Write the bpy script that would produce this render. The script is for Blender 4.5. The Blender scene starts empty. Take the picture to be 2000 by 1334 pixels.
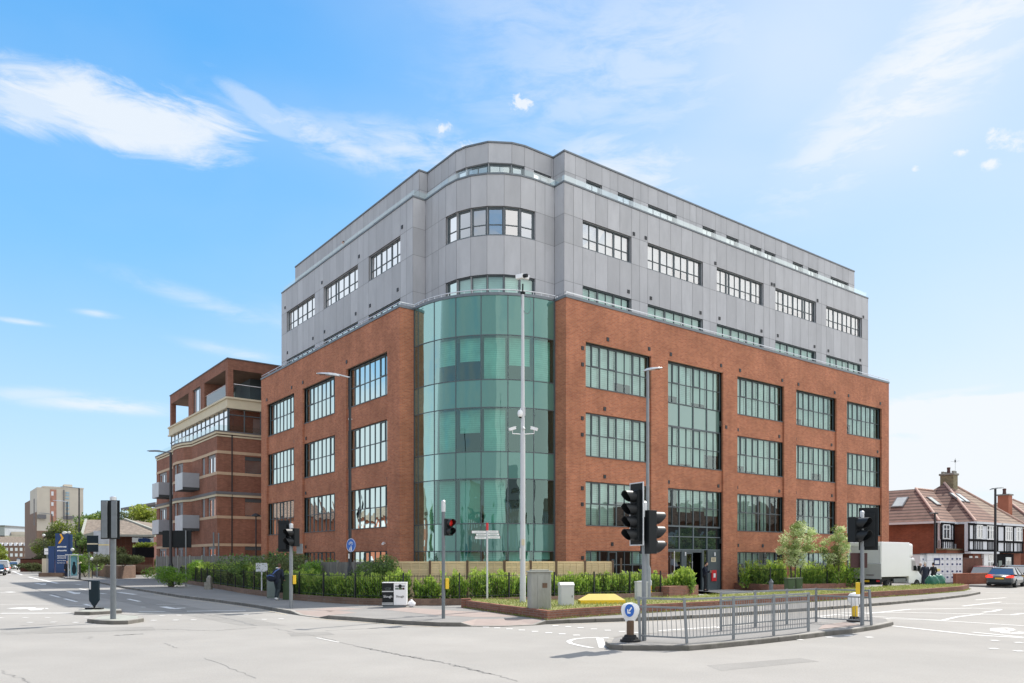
import bpy, bmesh, math, random
import numpy as np
from math import sin, cos, radians, pi, atan2, sqrt, hypot
from mathutils import Vector, Matrix
random.seed(7)
rng = np.random.default_rng(7)
S = bpy.context.scene
# ---------------------------------------------------------------- camera, sky, sun, exposure
F = 1526.0; HY = 1092.7; CZ = 2.0
cam = bpy.data.cameras.new('camera'); cam_o = bpy.data.objects.new('camera', cam)
S.collection.objects.link(cam_o); S.camera = cam_o
cam.sensor_width = 36; cam.lens = F / 2000 * 36; cam.shift_y = (HY - 667) / 2000
cam.clip_start = .1; cam.clip_end = 6000
cam_o.location = (0, 0, CZ); cam_o.rotation_euler = (pi / 2, 0, 0)
S.view_settings.view_transform = 'Standard'; S.view_settings.look = 'None'
S.view_settings.gamma = 1; S.view_settings.exposure = 1.13
SUN_EL = radians(52.5); SUN_AZ = atan2(.65, .76)
sd = Vector((sin(SUN_AZ) * cos(SUN_EL), cos(SUN_AZ) * cos(SUN_EL), sin(SUN_EL)))
sl = bpy.data.lights.new('sun', 'SUN'); sl.energy = 2.75; sl.angle = radians(.53); sl.color = (1, .95, .87)
so = bpy.data.objects.new('sun', sl); S.collection.objects.link(so)
so.rotation_euler = sd.to_track_quat('Z', 'Y').to_euler(); so.location = (60, 60, 90)

def build_world():
    w = bpy.data.worlds.new('World'); S.world = w; w.use_nodes = True
    nt = w.node_tree; N = nt.nodes; Lk = nt.links
    bg = N['Background']
    def nd(t, **k):
        n = N.new(t)
        for a, b in k.items(): setattr(n, a, b)
        return n
    def mth(op, a, b=None, c=None, clamp=False):
        n = N.new('ShaderNodeMath'); n.operation = op; n.use_clamp = clamp
        for i, v in enumerate((a, b, c)):
            if v is None: continue
            if isinstance(v, (int, float)): n.inputs[i].default_value = v
            else: Lk.new(v, n.inputs[i])
        return n.outputs[0]
    sky = nd('ShaderNodeTexSky', sky_type='NISHITA', sun_disc=False)
    sky.sun_elevation = SUN_EL; sky.sun_rotation = SUN_AZ
    sky.altitude = 0; sky.air_density = 1.0; sky.dust_density = .6; sky.ozone_density = 2.2
    tint = nd('ShaderNodeMix', data_type='RGBA', blend_type='MULTIPLY'); tint.inputs[0].default_value = 1
    Lk.new(sky.outputs[0], tint.inputs[6]); tint.inputs[7].default_value = SKY_TINT
    tc = nd('ShaderNodeTexCoord'); sep = nd('ShaderNodeSeparateXYZ'); Lk.new(tc.outputs['Generated'], sep.inputs[0])
    x, y, z = sep.outputs
    az = mth('ARCTAN2', x, y)                       # 0 = straight down the street corner, grows to the right
    hyp = mth('SQRT', mth('ADD', mth('MULTIPLY', x, x), mth('MULTIPLY', y, y)))
    el = mth('ARCTAN2', z, hyp)
    cmb = nd('ShaderNodeCombineXYZ'); Lk.new(az, cmb.inputs[0]); Lk.new(el, cmb.inputs[1])
    def noise(sx, sy, scale, detail, rough, off=(0, 0, 0), rot=0, dist=0):
        mp = nd('ShaderNodeMapping'); mp.inputs['Scale'].default_value = (sx, sy, 1)
        mp.inputs['Location'].default_value = off; mp.inputs['Rotation'].default_value = (0, 0, rot)
        Lk.new(cmb.outputs[0], mp.inputs[0])
        n = nd('ShaderNodeTexNoise'); n.inputs['Scale'].default_value = scale
        n.inputs['Detail'].default_value = detail; n.inputs['Roughness'].default_value = rough
        n.inputs['Distortion'].default_value = dist
        Lk.new(mp.outputs[0], n.inputs['Vector']); return n.outputs['Fac']
    def ramp(v, a, b):
        n = nd('ShaderNodeMapRange'); n.inputs[1].default_value = a; n.inputs[2].default_value = b
        n.interpolation_type = 'SMOOTHSTEP'; Lk.new(v, n.inputs[0]); return n.outputs[0]
    def blob(a0, e0, ra, re, rot=0.0):
        dx = mth('SUBTRACT', az, a0); dy = mth('SUBTRACT', el, e0)
        c, s_ = cos(rot), sin(rot)
        u = mth('ADD', mth('MULTIPLY', dx, c), mth('MULTIPLY', dy, s_))
        v = mth('SUBTRACT', mth('MULTIPLY', dy, c), mth('MULTIPLY', dx, s_))
        u = mth('DIVIDE', u, ra); v = mth('DIVIDE', v, re)
        r = mth('SQRT', mth('ADD', mth('MULTIPLY', u, u), mth('MULTIPLY', v, v)))
        return mth('SUBTRACT', 1.0, r)
    wisp = noise(1, 3.6, 7.5, 11, .66, rot=-.10, dist=.9)
    fine = noise(1, 3.5, 11.0, 8, .65, off=(3, 1, 0), rot=-.2, dist=.4)
    puffn = noise(1, 1.4, 48.0, 9, .66, off=(7, 2, 0), dist=.4)
    big = noise(1, 2.0, 1.7, 5, .5, off=(1.3, .4, 0), dist=.3)
    def AE(px, py):
        X = (px - 1000) / F; Z = (HY - py) / F
        return atan2(X, 1), atan2(Z, hypot(X, 1))
    total = None
    # (pixel centre in the photograph turned to a bearing, radii in rad, tilt, strength, kind)
    for (px, py, ra, re, rot, st, kind) in [
            (225, 222, .165, .040, -.02, 1.0, 'w'), (80, 208, .10, .030, .02, .8, 'w'), (510, 215, .07, .016, -.4, .45, 'w'), (640, 275, .20, .03, -.22, .8, 's'),
            (1830, 120, .32, .09, .50, 1.05, 's'), (1800, 150, .34, .11, .5, .6, 'f'), (1640, 260, .14, .05, .6, .8, 's'), (1250, 120, .36, .14, .1, .5, 's'), (1500, 80, .45, .16, .1, .45, 'f'), (1300, 330, .3, .1, -.1, .35, 'f'), (800, 300, .3, .07, -.1, .3, 'f'), (1100, 60, .3, .08, -.2, .35, 's'),
            (1560, 380, .10, .012, -.35, .4, 's'), (840, 300, .24, .045, -.1, .75, 's'), (1230, 330, .16, .06, -.2, .85, 's'),
            (1016, 203, .022, .013, 0, 1.5, 'p'), (864, 250, .021, .009, 0, 1.1, 'p'), (916, 288, .022, .011, 0, 1.3, 'p'),
            (1975, 272, .034, .012, -.3, 1.1, 'p'), (1880, 296, .015, .006, 0, 1.3, 'p'), (1926, 321, .016, .007, -.2, 1.2, 'p'),
            (1786, 331, .007, .005, 0, 1.1, 'p'),
            (210, 792, .13, .014, .02, .9, 's'), (60, 770, .1, .012, .1, .5, 's'), (190, 613, .035, .006, 0, .7, 's'),
            (40, 628, .04, .005, 0, .7, 's'), (400, 590, .16, .018, -.2, .4, 's'), (470, 690, .10, .012, -.1, .5, 's'),
            (1870, 812, .18, .030, .0, 1.8, 'w'), (1900, 890, .22, .06, .05, 1.5, 'w'), (1800, 850, .2, .1, 0, .5, 'f'), (1840, 770, .1, .01, .05, .7, 's'),
            (640, 640, .2, .03, -.1, .3, 's')]:
        a0, e0 = AE(px, py)
        b = blob(a0, e0, ra, re, rot)
        if kind == 'w': m = ramp(mth('ADD', b, mth('MULTIPLY', mth('SUBTRACT', wisp, .5), 1.7)), -.02, .62)
        elif kind == 's': m = mth('MULTIPLY', ramp(b, 0.0, .9), ramp(mth('ADD', fine, mth('MULTIPLY', b, .2)), .40, .78))
        elif kind == 'f': m = mth('MULTIPLY', ramp(b, 0.0, 1.0), ramp(big, .2, .7))
        else: m = ramp(mth('ADD', b, mth('MULTIPLY', mth('SUBTRACT', puffn, .5), 3.4)), .12, 1.2)
        if kind in 'wp': m = mth('MULTIPLY', m, ramp(b, -.45, .25))
        m = mth('MULTIPLY', m, st, None, True)
        total = m if total is None else mth('MAXIMUM', total, m)
    # a milky veil over the whole sky, thicker to the right and towards the horizon
    veil = mth('MULTIPLY', ramp(big, .38, .75), .10)
    side = ramp(az, -.45, .65); low = ramp(el, .38, .02)
    veil = mth('ADD', veil, mth('MULTIPLY', side, .48)); veil = mth('ADD', veil, mth('MULTIPLY', low, .30)); veil = mth('ADD', veil, .01)
    # broken cloud out of view behind the camera, brightened to light the shaded facades
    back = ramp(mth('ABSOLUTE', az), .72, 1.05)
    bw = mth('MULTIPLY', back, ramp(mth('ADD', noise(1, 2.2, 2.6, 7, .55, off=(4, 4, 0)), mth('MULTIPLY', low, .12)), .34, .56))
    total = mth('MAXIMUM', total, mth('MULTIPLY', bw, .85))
    fac = mth('SUBTRACT', 1.0, mth('MULTIPLY', mth('SUBTRACT', 1.0, mth('MULTIPLY', total, .85)), mth('SUBTRACT', 1.0, veil)), None, True)
    cr = nd('ShaderNodeValToRGB'); Lk.new(mth('DIVIDE', el, 1.5708), cr.inputs[0])
    els = cr.color_ramp.elements; K = 3.55
    els[0].position = 0; els[0].color = (.52, .735, .93, 1); els[1].position = 1; els[1].color = (.035, .22, .62, 1)
    for ps, c in ((.10, (.36, .66, .95)), (.22, (.20, .545, .95)), (.36, (.07, .41, .90)), (.5, (.04, .30, .80))):
        e = els.new(ps); e.color = (*c, 1)
    gs = nd('ShaderNodeVectorMath', operation='SCALE'); Lk.new(cr.outputs[0], gs.inputs[0]); gs.inputs['Scale'].default_value = K
    # measured gradient over most of the view, the physical sky mixed in
    sm = nd('ShaderNodeMix', data_type='RGBA'); sm.inputs[0].default_value = .86; Lk.new(tint.outputs[2], sm.inputs[6]); Lk.new(gs.outputs[0], sm.inputs[7])
    lf = nd('ShaderNodeMix', data_type='RGBA'); Lk.new(ramp(az, -.2, -.9), lf.inputs[0]); lf.inputs[6].default_value = CLOUD_FILL; lf.inputs[7].default_value = CLOUD_FILL_LEFT
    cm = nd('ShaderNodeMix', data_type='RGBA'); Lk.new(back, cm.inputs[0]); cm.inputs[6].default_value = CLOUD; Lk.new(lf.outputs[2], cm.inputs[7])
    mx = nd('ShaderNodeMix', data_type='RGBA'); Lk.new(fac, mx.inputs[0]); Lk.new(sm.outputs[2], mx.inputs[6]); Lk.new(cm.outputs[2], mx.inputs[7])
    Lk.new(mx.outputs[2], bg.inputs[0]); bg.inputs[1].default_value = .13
SKY_TINT = (.80, 1.0, 1.12, 1); CLOUD = (3.25, 3.38, 3.5, 1); CLOUD_FILL = (5.9, 5.8, 5.6, 1); CLOUD_FILL_LEFT = (3.3, 3.3, 3.25, 1)
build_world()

# ---------------------------------------------------------------- helpers
def G(px, py, z=0.0):
    """ground point (x, y) that the photograph shows at pixel (px, py)"""
    Y = (CZ - z) * F / (py - HY); return ((px - 1000) / F * Y, Y)
def XD(px, Y): return (px - 1000) / F * Y
def ZD(py, Y): return CZ + (HY - py) / F * Y
TH = 0.647425; OX, OY = -2.0676, 36.977
def W(u, v): return (OX + cos(TH) * u - sin(TH) * v, OY + sin(TH) * u + cos(TH) * v)
def RU(px, v=0.0):
    k = (px - 1000) / F; return (k * (OY + cos(TH) * v) - OX + sin(TH) * v) / (cos(TH) - k * sin(TH))
def LV(px, u=0.0):
    k = (px - 1000) / F; return (OX + cos(TH) * u - k * (OY + sin(TH) * u)) / (sin(TH) + k * cos(TH))

M = {}
def mat(name, col, rough=.6, metal=0, var=.12, scale=2.5, bump=0, bscale=60, tone=False, spec=.5, coat=0, stains=None, emit=None, stretch=(1, 1, 1), speck=None):
    m = bpy.data.materials.new(name); m.use_nodes = True; nt = m.node_tree; N = nt.nodes; L = nt.links
    b = N['Principled BSDF']; b.inputs['Roughness'].default_value = rough; b.inputs['Metallic'].default_value = metal
    b.inputs['Specular IOR Level'].default_value = spec; b.inputs['Coat Weight'].default_value = coat
    b.inputs['Coat Roughness'].default_value = .05
    tc = N.new('ShaderNodeTexCoord'); mp = N.new('ShaderNodeMapping'); mp.inputs['Scale'].default_value = stretch
    L.new(tc.outputs['Object'], mp.inputs[0])
    n = N.new('ShaderNodeTexNoise'); n.inputs['Scale'].default_value = scale; n.inputs['Detail'].default_value = 6; n.inputs['Roughness'].default_value = .6
    L.new(mp.outputs[0], n.inputs['Vector'])
    mr = N.new('ShaderNodeMapRange'); mr.inputs[1].default_value = .25; mr.inputs[2].default_value = .75
    mr.inputs[3].default_value = 1 - var; mr.inputs[4].default_value = 1 + var; L.new(n.outputs['Fac'], mr.inputs[0])
    fac = mr.outputs[0]
    if tone:
        at = N.new('ShaderNodeAttribute'); at.attribute_name = 'tone'
        mu = N.new('ShaderNodeMath'); mu.operation = 'MULTIPLY'; L.new(fac, mu.inputs[0]); L.new(at.outputs['Fac'], mu.inputs[1]); fac = mu.outputs[0]
    vm = N.new('ShaderNodeVectorMath'); vm.operation = 'SCALE'; vm.inputs[0].default_value = col[:3]; L.new(fac, vm.inputs['Scale'])
    out = vm.outputs[0]
    if stains:
        scol, sscale, a, bb, amt = stains
        n2 = N.new('ShaderNodeTexNoise'); n2.inputs['Scale'].default_value = sscale; n2.inputs['Detail'].default_value = 8; n2.inputs['Roughness'].default_value = .65
        L.new(mp.outputs[0], n2.inputs['Vector'])
        r2 = N.new('ShaderNodeMapRange'); r2.inputs[1].default_value = a; r2.inputs[2].default_value = bb; r2.inputs[4].default_value = amt; L.new(n2.outputs['Fac'], r2.inputs[0])
        mx = N.new('ShaderNodeMix'); mx.data_type = 'RGBA'; L.new(r2.outputs[0], mx.inputs[0]); L.new(out, mx.inputs[6]); mx.inputs[7].default_value = (*scol[:3], 1); out = mx.outputs[2]
    L.new(out, b.inputs['Base Color'])
    if bump:
        n3 = N.new('ShaderNodeTexNoise'); n3.inputs['Scale'].default_value = bscale; n3.inputs['Detail'].default_value = 4
        L.new(tc.outputs['Object'], n3.inputs['Vector'])
        bp = N.new('ShaderNodeBump'); bp.inputs['Strength'].default_value = bump; bp.inputs['Distance'].default_value = .01
        L.new(n3.outputs['Fac'], bp.inputs['Height']); L.new(bp.outputs[0], b.inputs['Normal'])
    if speck:
        n4 = N.new('ShaderNodeTexNoise'); n4.inputs['Scale'].default_value = speck[0]; n4.inputs['Detail'].default_value = 3; n4.inputs['Roughness'].default_value = .8
        L.new(tc.outputs['Object'], n4.inputs['Vector']); r4 = N.new('ShaderNodeMapRange'); r4.inputs[1].default_value = .3; r4.inputs[2].default_value = .7
        r4.inputs[3].default_value = 1 - speck[1]; r4.inputs[4].default_value = 1 + speck[1]; L.new(n4.outputs['Fac'], r4.inputs[0])
        v4 = N.new('ShaderNodeVectorMath'); v4.operation = 'SCALE'; L.new(out, v4.inputs[0]); L.new(r4.outputs[0], v4.inputs['Scale']); L.new(v4.outputs[0], b.inputs['Base Color'])
    if emit: b.inputs['Emission Color'].default_value = (*emit[:3], 1); b.inputs['Emission Strength'].default_value = emit[3]
    M[name] = m; return m

def brick_mat(name, c1, c2, mortar, patch, bw=.225, rh=.075, ms=.008, rot=0, stain=.25, hor=False):
    m = bpy.data.materials.new(name); m.use_nodes = True; nt = m.node_tree; N = nt.nodes; L = nt.links
    b = N['Principled BSDF']; b.inputs['Roughness'].default_value = .85; b.inputs['Specular IOR Level'].default_value = .25
    tc = N.new('ShaderNodeTexCoord'); sp = N.new('ShaderNodeSeparateXYZ'); L.new(tc.outputs['Object'], sp.inputs[0])
    ad = N.new('ShaderNodeMath'); ad.operation = 'ADD'; L.new(sp.outputs[0], ad.inputs[0]); L.new(sp.outputs[1], ad.inputs[1])
    cb = N.new('ShaderNodeCombineXYZ'); L.new(ad.outputs[0], cb.inputs[0]); L.new(sp.outputs[1 if hor else 2], cb.inputs[1])
    if hor: L.new(sp.outputs[0], cb.inputs[0])
    bt = N.new('ShaderNodeTexBrick'); bt.inputs['Scale'].default_value = 1; bt.inputs['Brick Width'].default_value = bw
    bt.inputs['Row Height'].default_value = rh; bt.inputs['Mortar Size'].default_value = ms; bt.inputs['Mortar Smooth'].default_value = .2
    bt.inputs['Color1'].default_value = (*c1, 1); bt.inputs['Color2'].default_value = (*c2, 1); bt.inputs['Mortar'].default_value = (*mortar, 1)
    bt.inputs['Bias'].default_value = -.1
    L.new(cb.outputs[0], bt.inputs['Vector'])
    n = N.new('ShaderNodeTexNoise'); n.inputs['Scale'].default_value = .55; n.inputs['Detail'].default_value = 7; n.inputs['Roughness'].default_value = .62
    L.new(tc.outputs['Object'], n.inputs['Vector'])
    mr = N.new('ShaderNodeMapRange'); mr.inputs[1].default_value = .3; mr.inputs[2].default_value = .7; mr.inputs[3].default_value = .78; mr.inputs[4].default_value = 1.18
    L.new(n.outputs['Fac'], mr.inputs[0])
    vm = N.new('ShaderNodeVectorMath'); vm.operation = 'SCALE'; L.new(bt.outputs['Color'], vm.inputs[0]); L.new(mr.outputs[0], vm.inputs['Scale'])
    mp = N.new('ShaderNodeMapping'); mp.inputs['Scale'].default_value = (3, 3, 11); L.new(tc.outputs['Object'], mp.inputs[0])
    nf = N.new('ShaderNodeTexNoise'); nf.inputs['Scale'].default_value = 1.6; nf.inputs['Detail'].default_value = 5; L.new(mp.outputs[0], nf.inputs['Vector'])
    rf = N.new('ShaderNodeMapRange'); rf.inputs[1].default_value = .55; rf.inputs[2].default_value = .8; rf.inputs[4].default_value = stain * 1.6; L.new(nf.outputs['Fac'], rf.inputs[0])
    mx = N.new('ShaderNodeMix'); mx.data_type = 'RGBA'; L.new(rf.outputs[0], mx.inputs[0]); L.new(vm.outputs[0], mx.inputs[6]); mx.inputs[7].default_value = (*patch, 1)
    n2 = N.new('ShaderNodeTexNoise'); n2.inputs['Scale'].default_value = .9; n2.inputs['Detail'].default_value = 8; n2.inputs['Roughness'].default_value = .75
    mp2 = N.new('ShaderNodeMapping'); mp2.inputs['Location'].default_value = (5, 9, 3); mp2.inputs['Scale'].default_value = (.7, .7, 2.2); L.new(tc.outputs['Object'], mp2.inputs[0]); L.new(mp2.outputs[0], n2.inputs['Vector'])
    r2 = N.new('ShaderNodeMapRange'); r2.inputs[1].default_value = .62; r2.inputs[2].default_value = .85; r2.inputs[4].default_value = stain; L.new(n2.outputs['Fac'], r2.inputs[0])
    m2 = N.new('ShaderNodeMix'); m2.data_type = 'RGBA'; L.new(r2.outputs[0], m2.inputs[0]); L.new(mx.outputs[2], m2.inputs[6]); m2.inputs[7].default_value = (.42, .36, .33, 1)
    mp3 = N.new('ShaderNodeMapping'); mp3.inputs['Scale'].default_value = (2.6, 2.6, .16); L.new(tc.outputs['Object'], mp3.inputs[0])
    n5 = N.new('ShaderNodeTexNoise'); n5.inputs['Scale'].default_value = 1.4; n5.inputs['Detail'].default_value = 5; n5.inputs['Roughness'].default_value = .6; L.new(mp3.outputs[0], n5.inputs['Vector'])
    r5 = N.new('ShaderNodeMapRange'); r5.inputs[1].default_value = .42; r5.inputs[2].default_value = .72; r5.inputs[3].default_value = 1.03; r5.inputs[4].default_value = .90; L.new(n5.outputs['Fac'], r5.inputs[0])
    v5 = N.new('ShaderNodeVectorMath'); v5.operation = 'SCALE'; L.new(m2.outputs[2], v5.inputs[0]); L.new(r5.outputs[0], v5.inputs['Scale'])
    L.new(v5.outputs[0], b.inputs['Base Color'])
    bp = N.new('ShaderNodeBump'); bp.inputs['Strength'].default_value = .2; bp.inputs['Distance'].default_value = .005; bp.invert = True
    L.new(bt.outputs['Fac'], bp.inputs['Height']); L.new(bp.outputs[0], b.inputs['Normal'])
    M[name] = m; return m

def glass_mat(name, tint, refl, gl=(1, 1, 1), wob=.02, wscale=.8, body=None, rough=.01, top=1):
    """window glass: mirror reflection over a tinted see-through (or, with body, a back-painted panel)"""
    m = bpy.data.materials.new(name); m.use_nodes = True; nt = m.node_tree; N = nt.nodes; L = nt.links
    N.remove(N['Principled BSDF']); out = N['Material Output']
    g = N.new('ShaderNodeBsdfGlossy'); g.inputs['Color'].default_value = (*gl, 1); g.inputs['Roughness'].default_value = rough
    if body: t = N.new('ShaderNodeBsdfDiffuse'); t.inputs['Color'].default_value = (*body, 1)
    else: t = N.new('ShaderNodeBsdfTransparent'); t.inputs['Color'].default_value = (*tint, 1)
    lw = N.new('ShaderNodeFresnel'); lw.inputs['IOR'].default_value = 1.5
    mr = N.new('ShaderNodeMapRange'); mr.inputs[1].default_value = .04; mr.inputs[3].default_value = refl; mr.inputs[4].default_value = top; L.new(lw.outputs[0], mr.inputs[0])
    mx = N.new('ShaderNodeMixShader'); L.new(mr.outputs[0], mx.inputs[0]); L.new(t.outputs[0], mx.inputs[1]); L.new(g.outputs[0], mx.inputs[2]); L.new(mx.outputs[0], out.inputs[0])
    tc = N.new('ShaderNodeTexCoord'); n = N.new('ShaderNodeTexNoise'); n.inputs['Scale'].default_value = wscale; n.inputs['Detail'].default_value = 2
    L.new(tc.outputs['Object'], n.inputs['Vector']); bp = N.new('ShaderNodeBump'); bp.inputs['Strength'].default_value = 1; bp.inputs['Distance'].default_value = wob
    L.new(n.outputs['Fac'], bp.inputs['Height']); L.new(bp.outputs[0], g.inputs['Normal'])
    M[name] = m; return m

def stripe_mat(name, a, b_, freq, axis=2, duty=.5, rough=.7, soft=.15):
    """horizontal or vertical stripes that belong to the thing itself: blind slats, roof tile courses, boards"""
    m = bpy.data.materials.new(name); m.use_nodes = True; nt = m.node_tree; N = nt.nodes; L = nt.links
    p = N['Principled BSDF']; p.inputs['Roughness'].default_value = rough; p.inputs['Specular IOR Level'].default_value = .3
    tc = N.new('ShaderNodeTexCoord'); sp = N.new('ShaderNodeSeparateXYZ'); L.new(tc.outputs['Object'], sp.inputs[0])
    if axis == 'xy':
        ad = N.new('ShaderNodeMath'); ad.operation = 'ADD'; L.new(sp.outputs[0], ad.inputs[0]); L.new(sp.outputs[1], ad.inputs[1]); src = ad.outputs[0]
    else: src = sp.outputs[axis]
    mu = N.new('ShaderNodeMath'); mu.operation = 'MULTIPLY'; mu.inputs[1].default_value = freq; L.new(src, mu.inputs[0])
    fr = N.new('ShaderNodeMath'); fr.operation = 'FRACT'; L.new(mu.outputs[0], fr.inputs[0])
    mr = N.new('ShaderNodeMapRange'); mr.inputs[1].default_value = duty - soft; mr.inputs[2].default_value = duty + soft; L.new(fr.outputs[0], mr.inputs[0])
    n = N.new('ShaderNodeTexNoise'); n.inputs['Scale'].default_value = 1.5; n.inputs['Detail'].default_value = 6; L.new(tc.outputs['Object'], n.inputs['Vector'])
    r2 = N.new('ShaderNodeMapRange'); r2.inputs[1].default_value = .3; r2.inputs[2].default_value = .7; r2.inputs[3].default_value = .8; r2.inputs[4].default_value = 1.15; L.new(n.outputs['Fac'], r2.inputs[0])
    mx = N.new('ShaderNodeMix'); mx.data_type = 'RGBA'; L.new(mr.outputs[0], mx.inputs[0]); mx.inputs[6].default_value = (*a, 1); mx.inputs[7].default_value = (*b_, 1)
    vm = N.new('ShaderNodeVectorMath'); vm.operation = 'SCALE'; L.new(mx.outputs[2], vm.inputs[0]); L.new(r2.outputs[0], vm.inputs['Scale'])
    L.new(vm.outputs[0], p.inputs['Base Color']); M[name] = m; return m

def leaf_mat(name, col, col2, trans=.35, rough=.45):
    m = bpy.data.materials.new(name); m.use_nodes = True; nt = m.node_tree; N = nt.nodes; L = nt.links
    p = N['Principled BSDF']; p.inputs['Roughness'].default_value = rough; p.inputs['Specular IOR Level'].default_value = .5
    at = N.new('ShaderNodeAttribute'); at.attribute_name = 'tone'
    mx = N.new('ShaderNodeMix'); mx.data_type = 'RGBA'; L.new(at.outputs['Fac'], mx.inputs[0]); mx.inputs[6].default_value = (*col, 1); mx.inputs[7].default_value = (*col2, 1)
    L.new(mx.outputs[2], p.inputs['Base Color'])
    tr = N.new('ShaderNodeBsdfTranslucent'); L.new(mx.outputs[2], tr.inputs['Color'])
    ms = N.new('ShaderNodeMixShader'); ms.inputs[0].default_value = trans; L.new(p.outputs[0], ms.inputs[1]); L.new(tr.outputs[0], ms.inputs[2])
    L.new(ms.outputs[0], N['Material Output'].inputs[0]); M[name] = m; return m

class MB:
    def __init__(s): s.v = []; s.f = []; s.t = []; s.m = []; s.cm = 0; s.ct = 1.0
    def add(s, vs, fs):
        o = len(s.v); s.v += [tuple(p) for p in vs]
        for f in fs: s.f.append(tuple(o + i for i in f)); s.t.append(s.ct); s.m.append(s.cm)
        return s
    def quad(s, a, b, c, d): return s.add([a, b, c, d], [(0, 1, 2, 3)])
    def box(s, x0, x1, y0, y1, z0, z1):
        return s.add([(x0, y0, z0), (x1, y0, z0), (x1, y1, z0), (x0, y1, z0), (x0, y0, z1), (x1, y0, z1), (x1, y1, z1), (x0, y1, z1)],
                     [(0, 3, 2, 1), (4, 5, 6, 7), (0, 1, 5, 4), (1, 2, 6, 5), (2, 3, 7, 6), (3, 0, 4, 7)])
    def bar(s, p, q, w, h, up=(0, 0, 1)):
        """box beam from p to q, w wide, h high"""
        p = Vector(p); q = Vector(q); d = (q - p).normalized(); up = Vector(up)
        if abs(d.dot(up)) > .99: up = Vector((1, 0, 0))
        r = d.cross(up).normalized(); u = r.cross(d).normalized(); r = r * w / 2; u = u * h / 2
        return s.add([p - r - u, p + r - u, p + r + u, p - r + u, q - r - u, q + r - u, q + r + u, q - r + u],
                     [(0, 1, 2, 3), (7, 6, 5, 4), (0, 4, 5, 1), (1, 5, 6, 2), (2, 6, 7, 3), (3, 7, 4, 0)])
    def tube(s, pts, r, n=8, cap=True):
        pts = [Vector(p) for p in pts]; rs = r if isinstance(r, (list, tuple)) else [r] * len(pts)
        rings = []; prev = None; vs = []
        for i, p in enumerate(pts):
            d = (pts[min(i + 1, len(pts) - 1)] - pts[max(i - 1, 0)]).normalized()
            if prev is None:
                a = Vector((0, 0, 1)) if abs(d.z) < .9 else Vector((1, 0, 0)); r1 = d.cross(a).normalized()
            else: r1 = (prev - d * prev.dot(d)).normalized()
            prev = r1; r2 = d.cross(r1)
            for k in range(n):
                a = 2 * pi * k / n; vs.append(p + (r1 * cos(a) + r2 * sin(a)) * rs[i])
        fs = []
        for i in range(len(pts) - 1):
            for k in range(n):
                a = i * n + k; b = i * n + (k + 1) % n; fs.append((a, b, b + n, a + n))
        if cap: fs.append(tuple(range(n - 1, -1, -1))); fs.append(tuple(range((len(pts) - 1) * n, len(pts) * n)))
        return s.add(vs, fs)
    def lathe(s, prof, c=(0, 0, 0), n=16, sx=1, sy=1):
        vs = []; fs = []
        for r, z in prof:
            for k in range(n):
                a = 2 * pi * k / n; vs.append((c[0] + r * cos(a) * sx, c[1] + r * sin(a) * sy, c[2] + z))
        for i in range(len(prof) - 1):
            for k in range(n):
                a = i * n + k; b = i * n + (k + 1) % n; fs.append((a, b, b + n, a + n))
        fs.append(tuple(range(n - 1, -1, -1))); fs.append(tuple(range((len(prof) - 1) * n, len(prof) * n)))
        return s.add(vs, fs)
    def prism(s, poly, z0, z1):
        n = len(poly)
        area = sum(poly[i][0] * poly[(i + 1) % n][1] - poly[(i + 1) % n][0] * poly[i][1] for i in range(n))
        if area < 0: poly = poly[::-1]
        vs = [(x, y, z0) for x, y in poly] + [(x, y, z1) for x, y in poly]
        return s.add(vs, [tuple(range(n - 1, -1, -1)), tuple(range(n, 2 * n))] + [(i, (i + 1) % n, n + (i + 1) % n, n + i) for i in range(n)])
    def ell(s, c, r, n=10, m=7, rot=None):
        vs = []; fs = []; c = Vector(c)
        for i in range(m + 1):
            ph = pi * i / m
            for k in range(n):
                a = 2 * pi * k / n; p = Vector((r[0] * sin(ph) * cos(a), r[1] * sin(ph) * sin(a), r[2] * cos(ph)))
                if rot is not None: p = rot @ p
                vs.append(c + p)
        for i in range(m):
            for k in range(n):
                a = i * n + k; b = i * n + (k + 1) % n; fs.append((a, a + n, b + n, b))
        return s.add(vs, fs)
    def xz(s, poly, y0, y1):
        """polygon in the x-z plane given depth y0..y1"""
        n = len(poly); vs = [(x, y0, z) for x, z in poly] + [(x, y1, z) for x, z in poly]
        return s.add(vs, [tuple(range(n)), tuple(range(2 * n - 1, n - 1, -1))] + [(i, n + i, n + (i + 1) % n, (i + 1) % n) for i in range(n)])
    def xf(s, mtx, start=0):
        for i in range(start, len(s.v)): s.v[i] = tuple(mtx @ Vector(s.v[i]))
        return s
    def build(s, name, mats, parent=None, smooth=False, loc=None, rotz=None, bevel=0, tone=False):
        me = bpy.data.meshes.new(name); me.from_pydata(s.v, [], s.f)
        if not isinstance(mats, (list, tuple)): mats = [mats]
        for m in mats: me.materials.append(M[m] if isinstance(m, str) else m)
        if len(mats) > 1: me.polygons.foreach_set('material_index', s.m)
        if tone or any(t != 1.0 for t in s.t):
            a = me.attributes.new('tone', 'FLOAT', 'FACE'); a.data.foreach_set('value', s.t)
        else:
            a = me.attributes.new('tone', 'FLOAT', 'FACE'); a.data.foreach_set('value', [1.0] * len(s.f))
        if smooth: me.polygons.foreach_set('use_smooth', [True] * len(s.f))
        me.update(); o = bpy.data.objects.new(name, me); S.collection.objects.link(o)
        if smooth == 'auto': 
            for p in me.polygons: p.use_smooth = True
            me.set_sharp_from_angle(angle=radians(40))
        if bevel:
            bm_ = o.modifiers.new('bevel', 'BEVEL'); bm_.width = bevel; bm_.segments = 2; bm_.limit_method = 'ANGLE'
        if parent: o.parent = parent
        if loc: o.location = loc
        if rotz is not None: o.rotation_euler = (0, 0, rotz)
        return o
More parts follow.
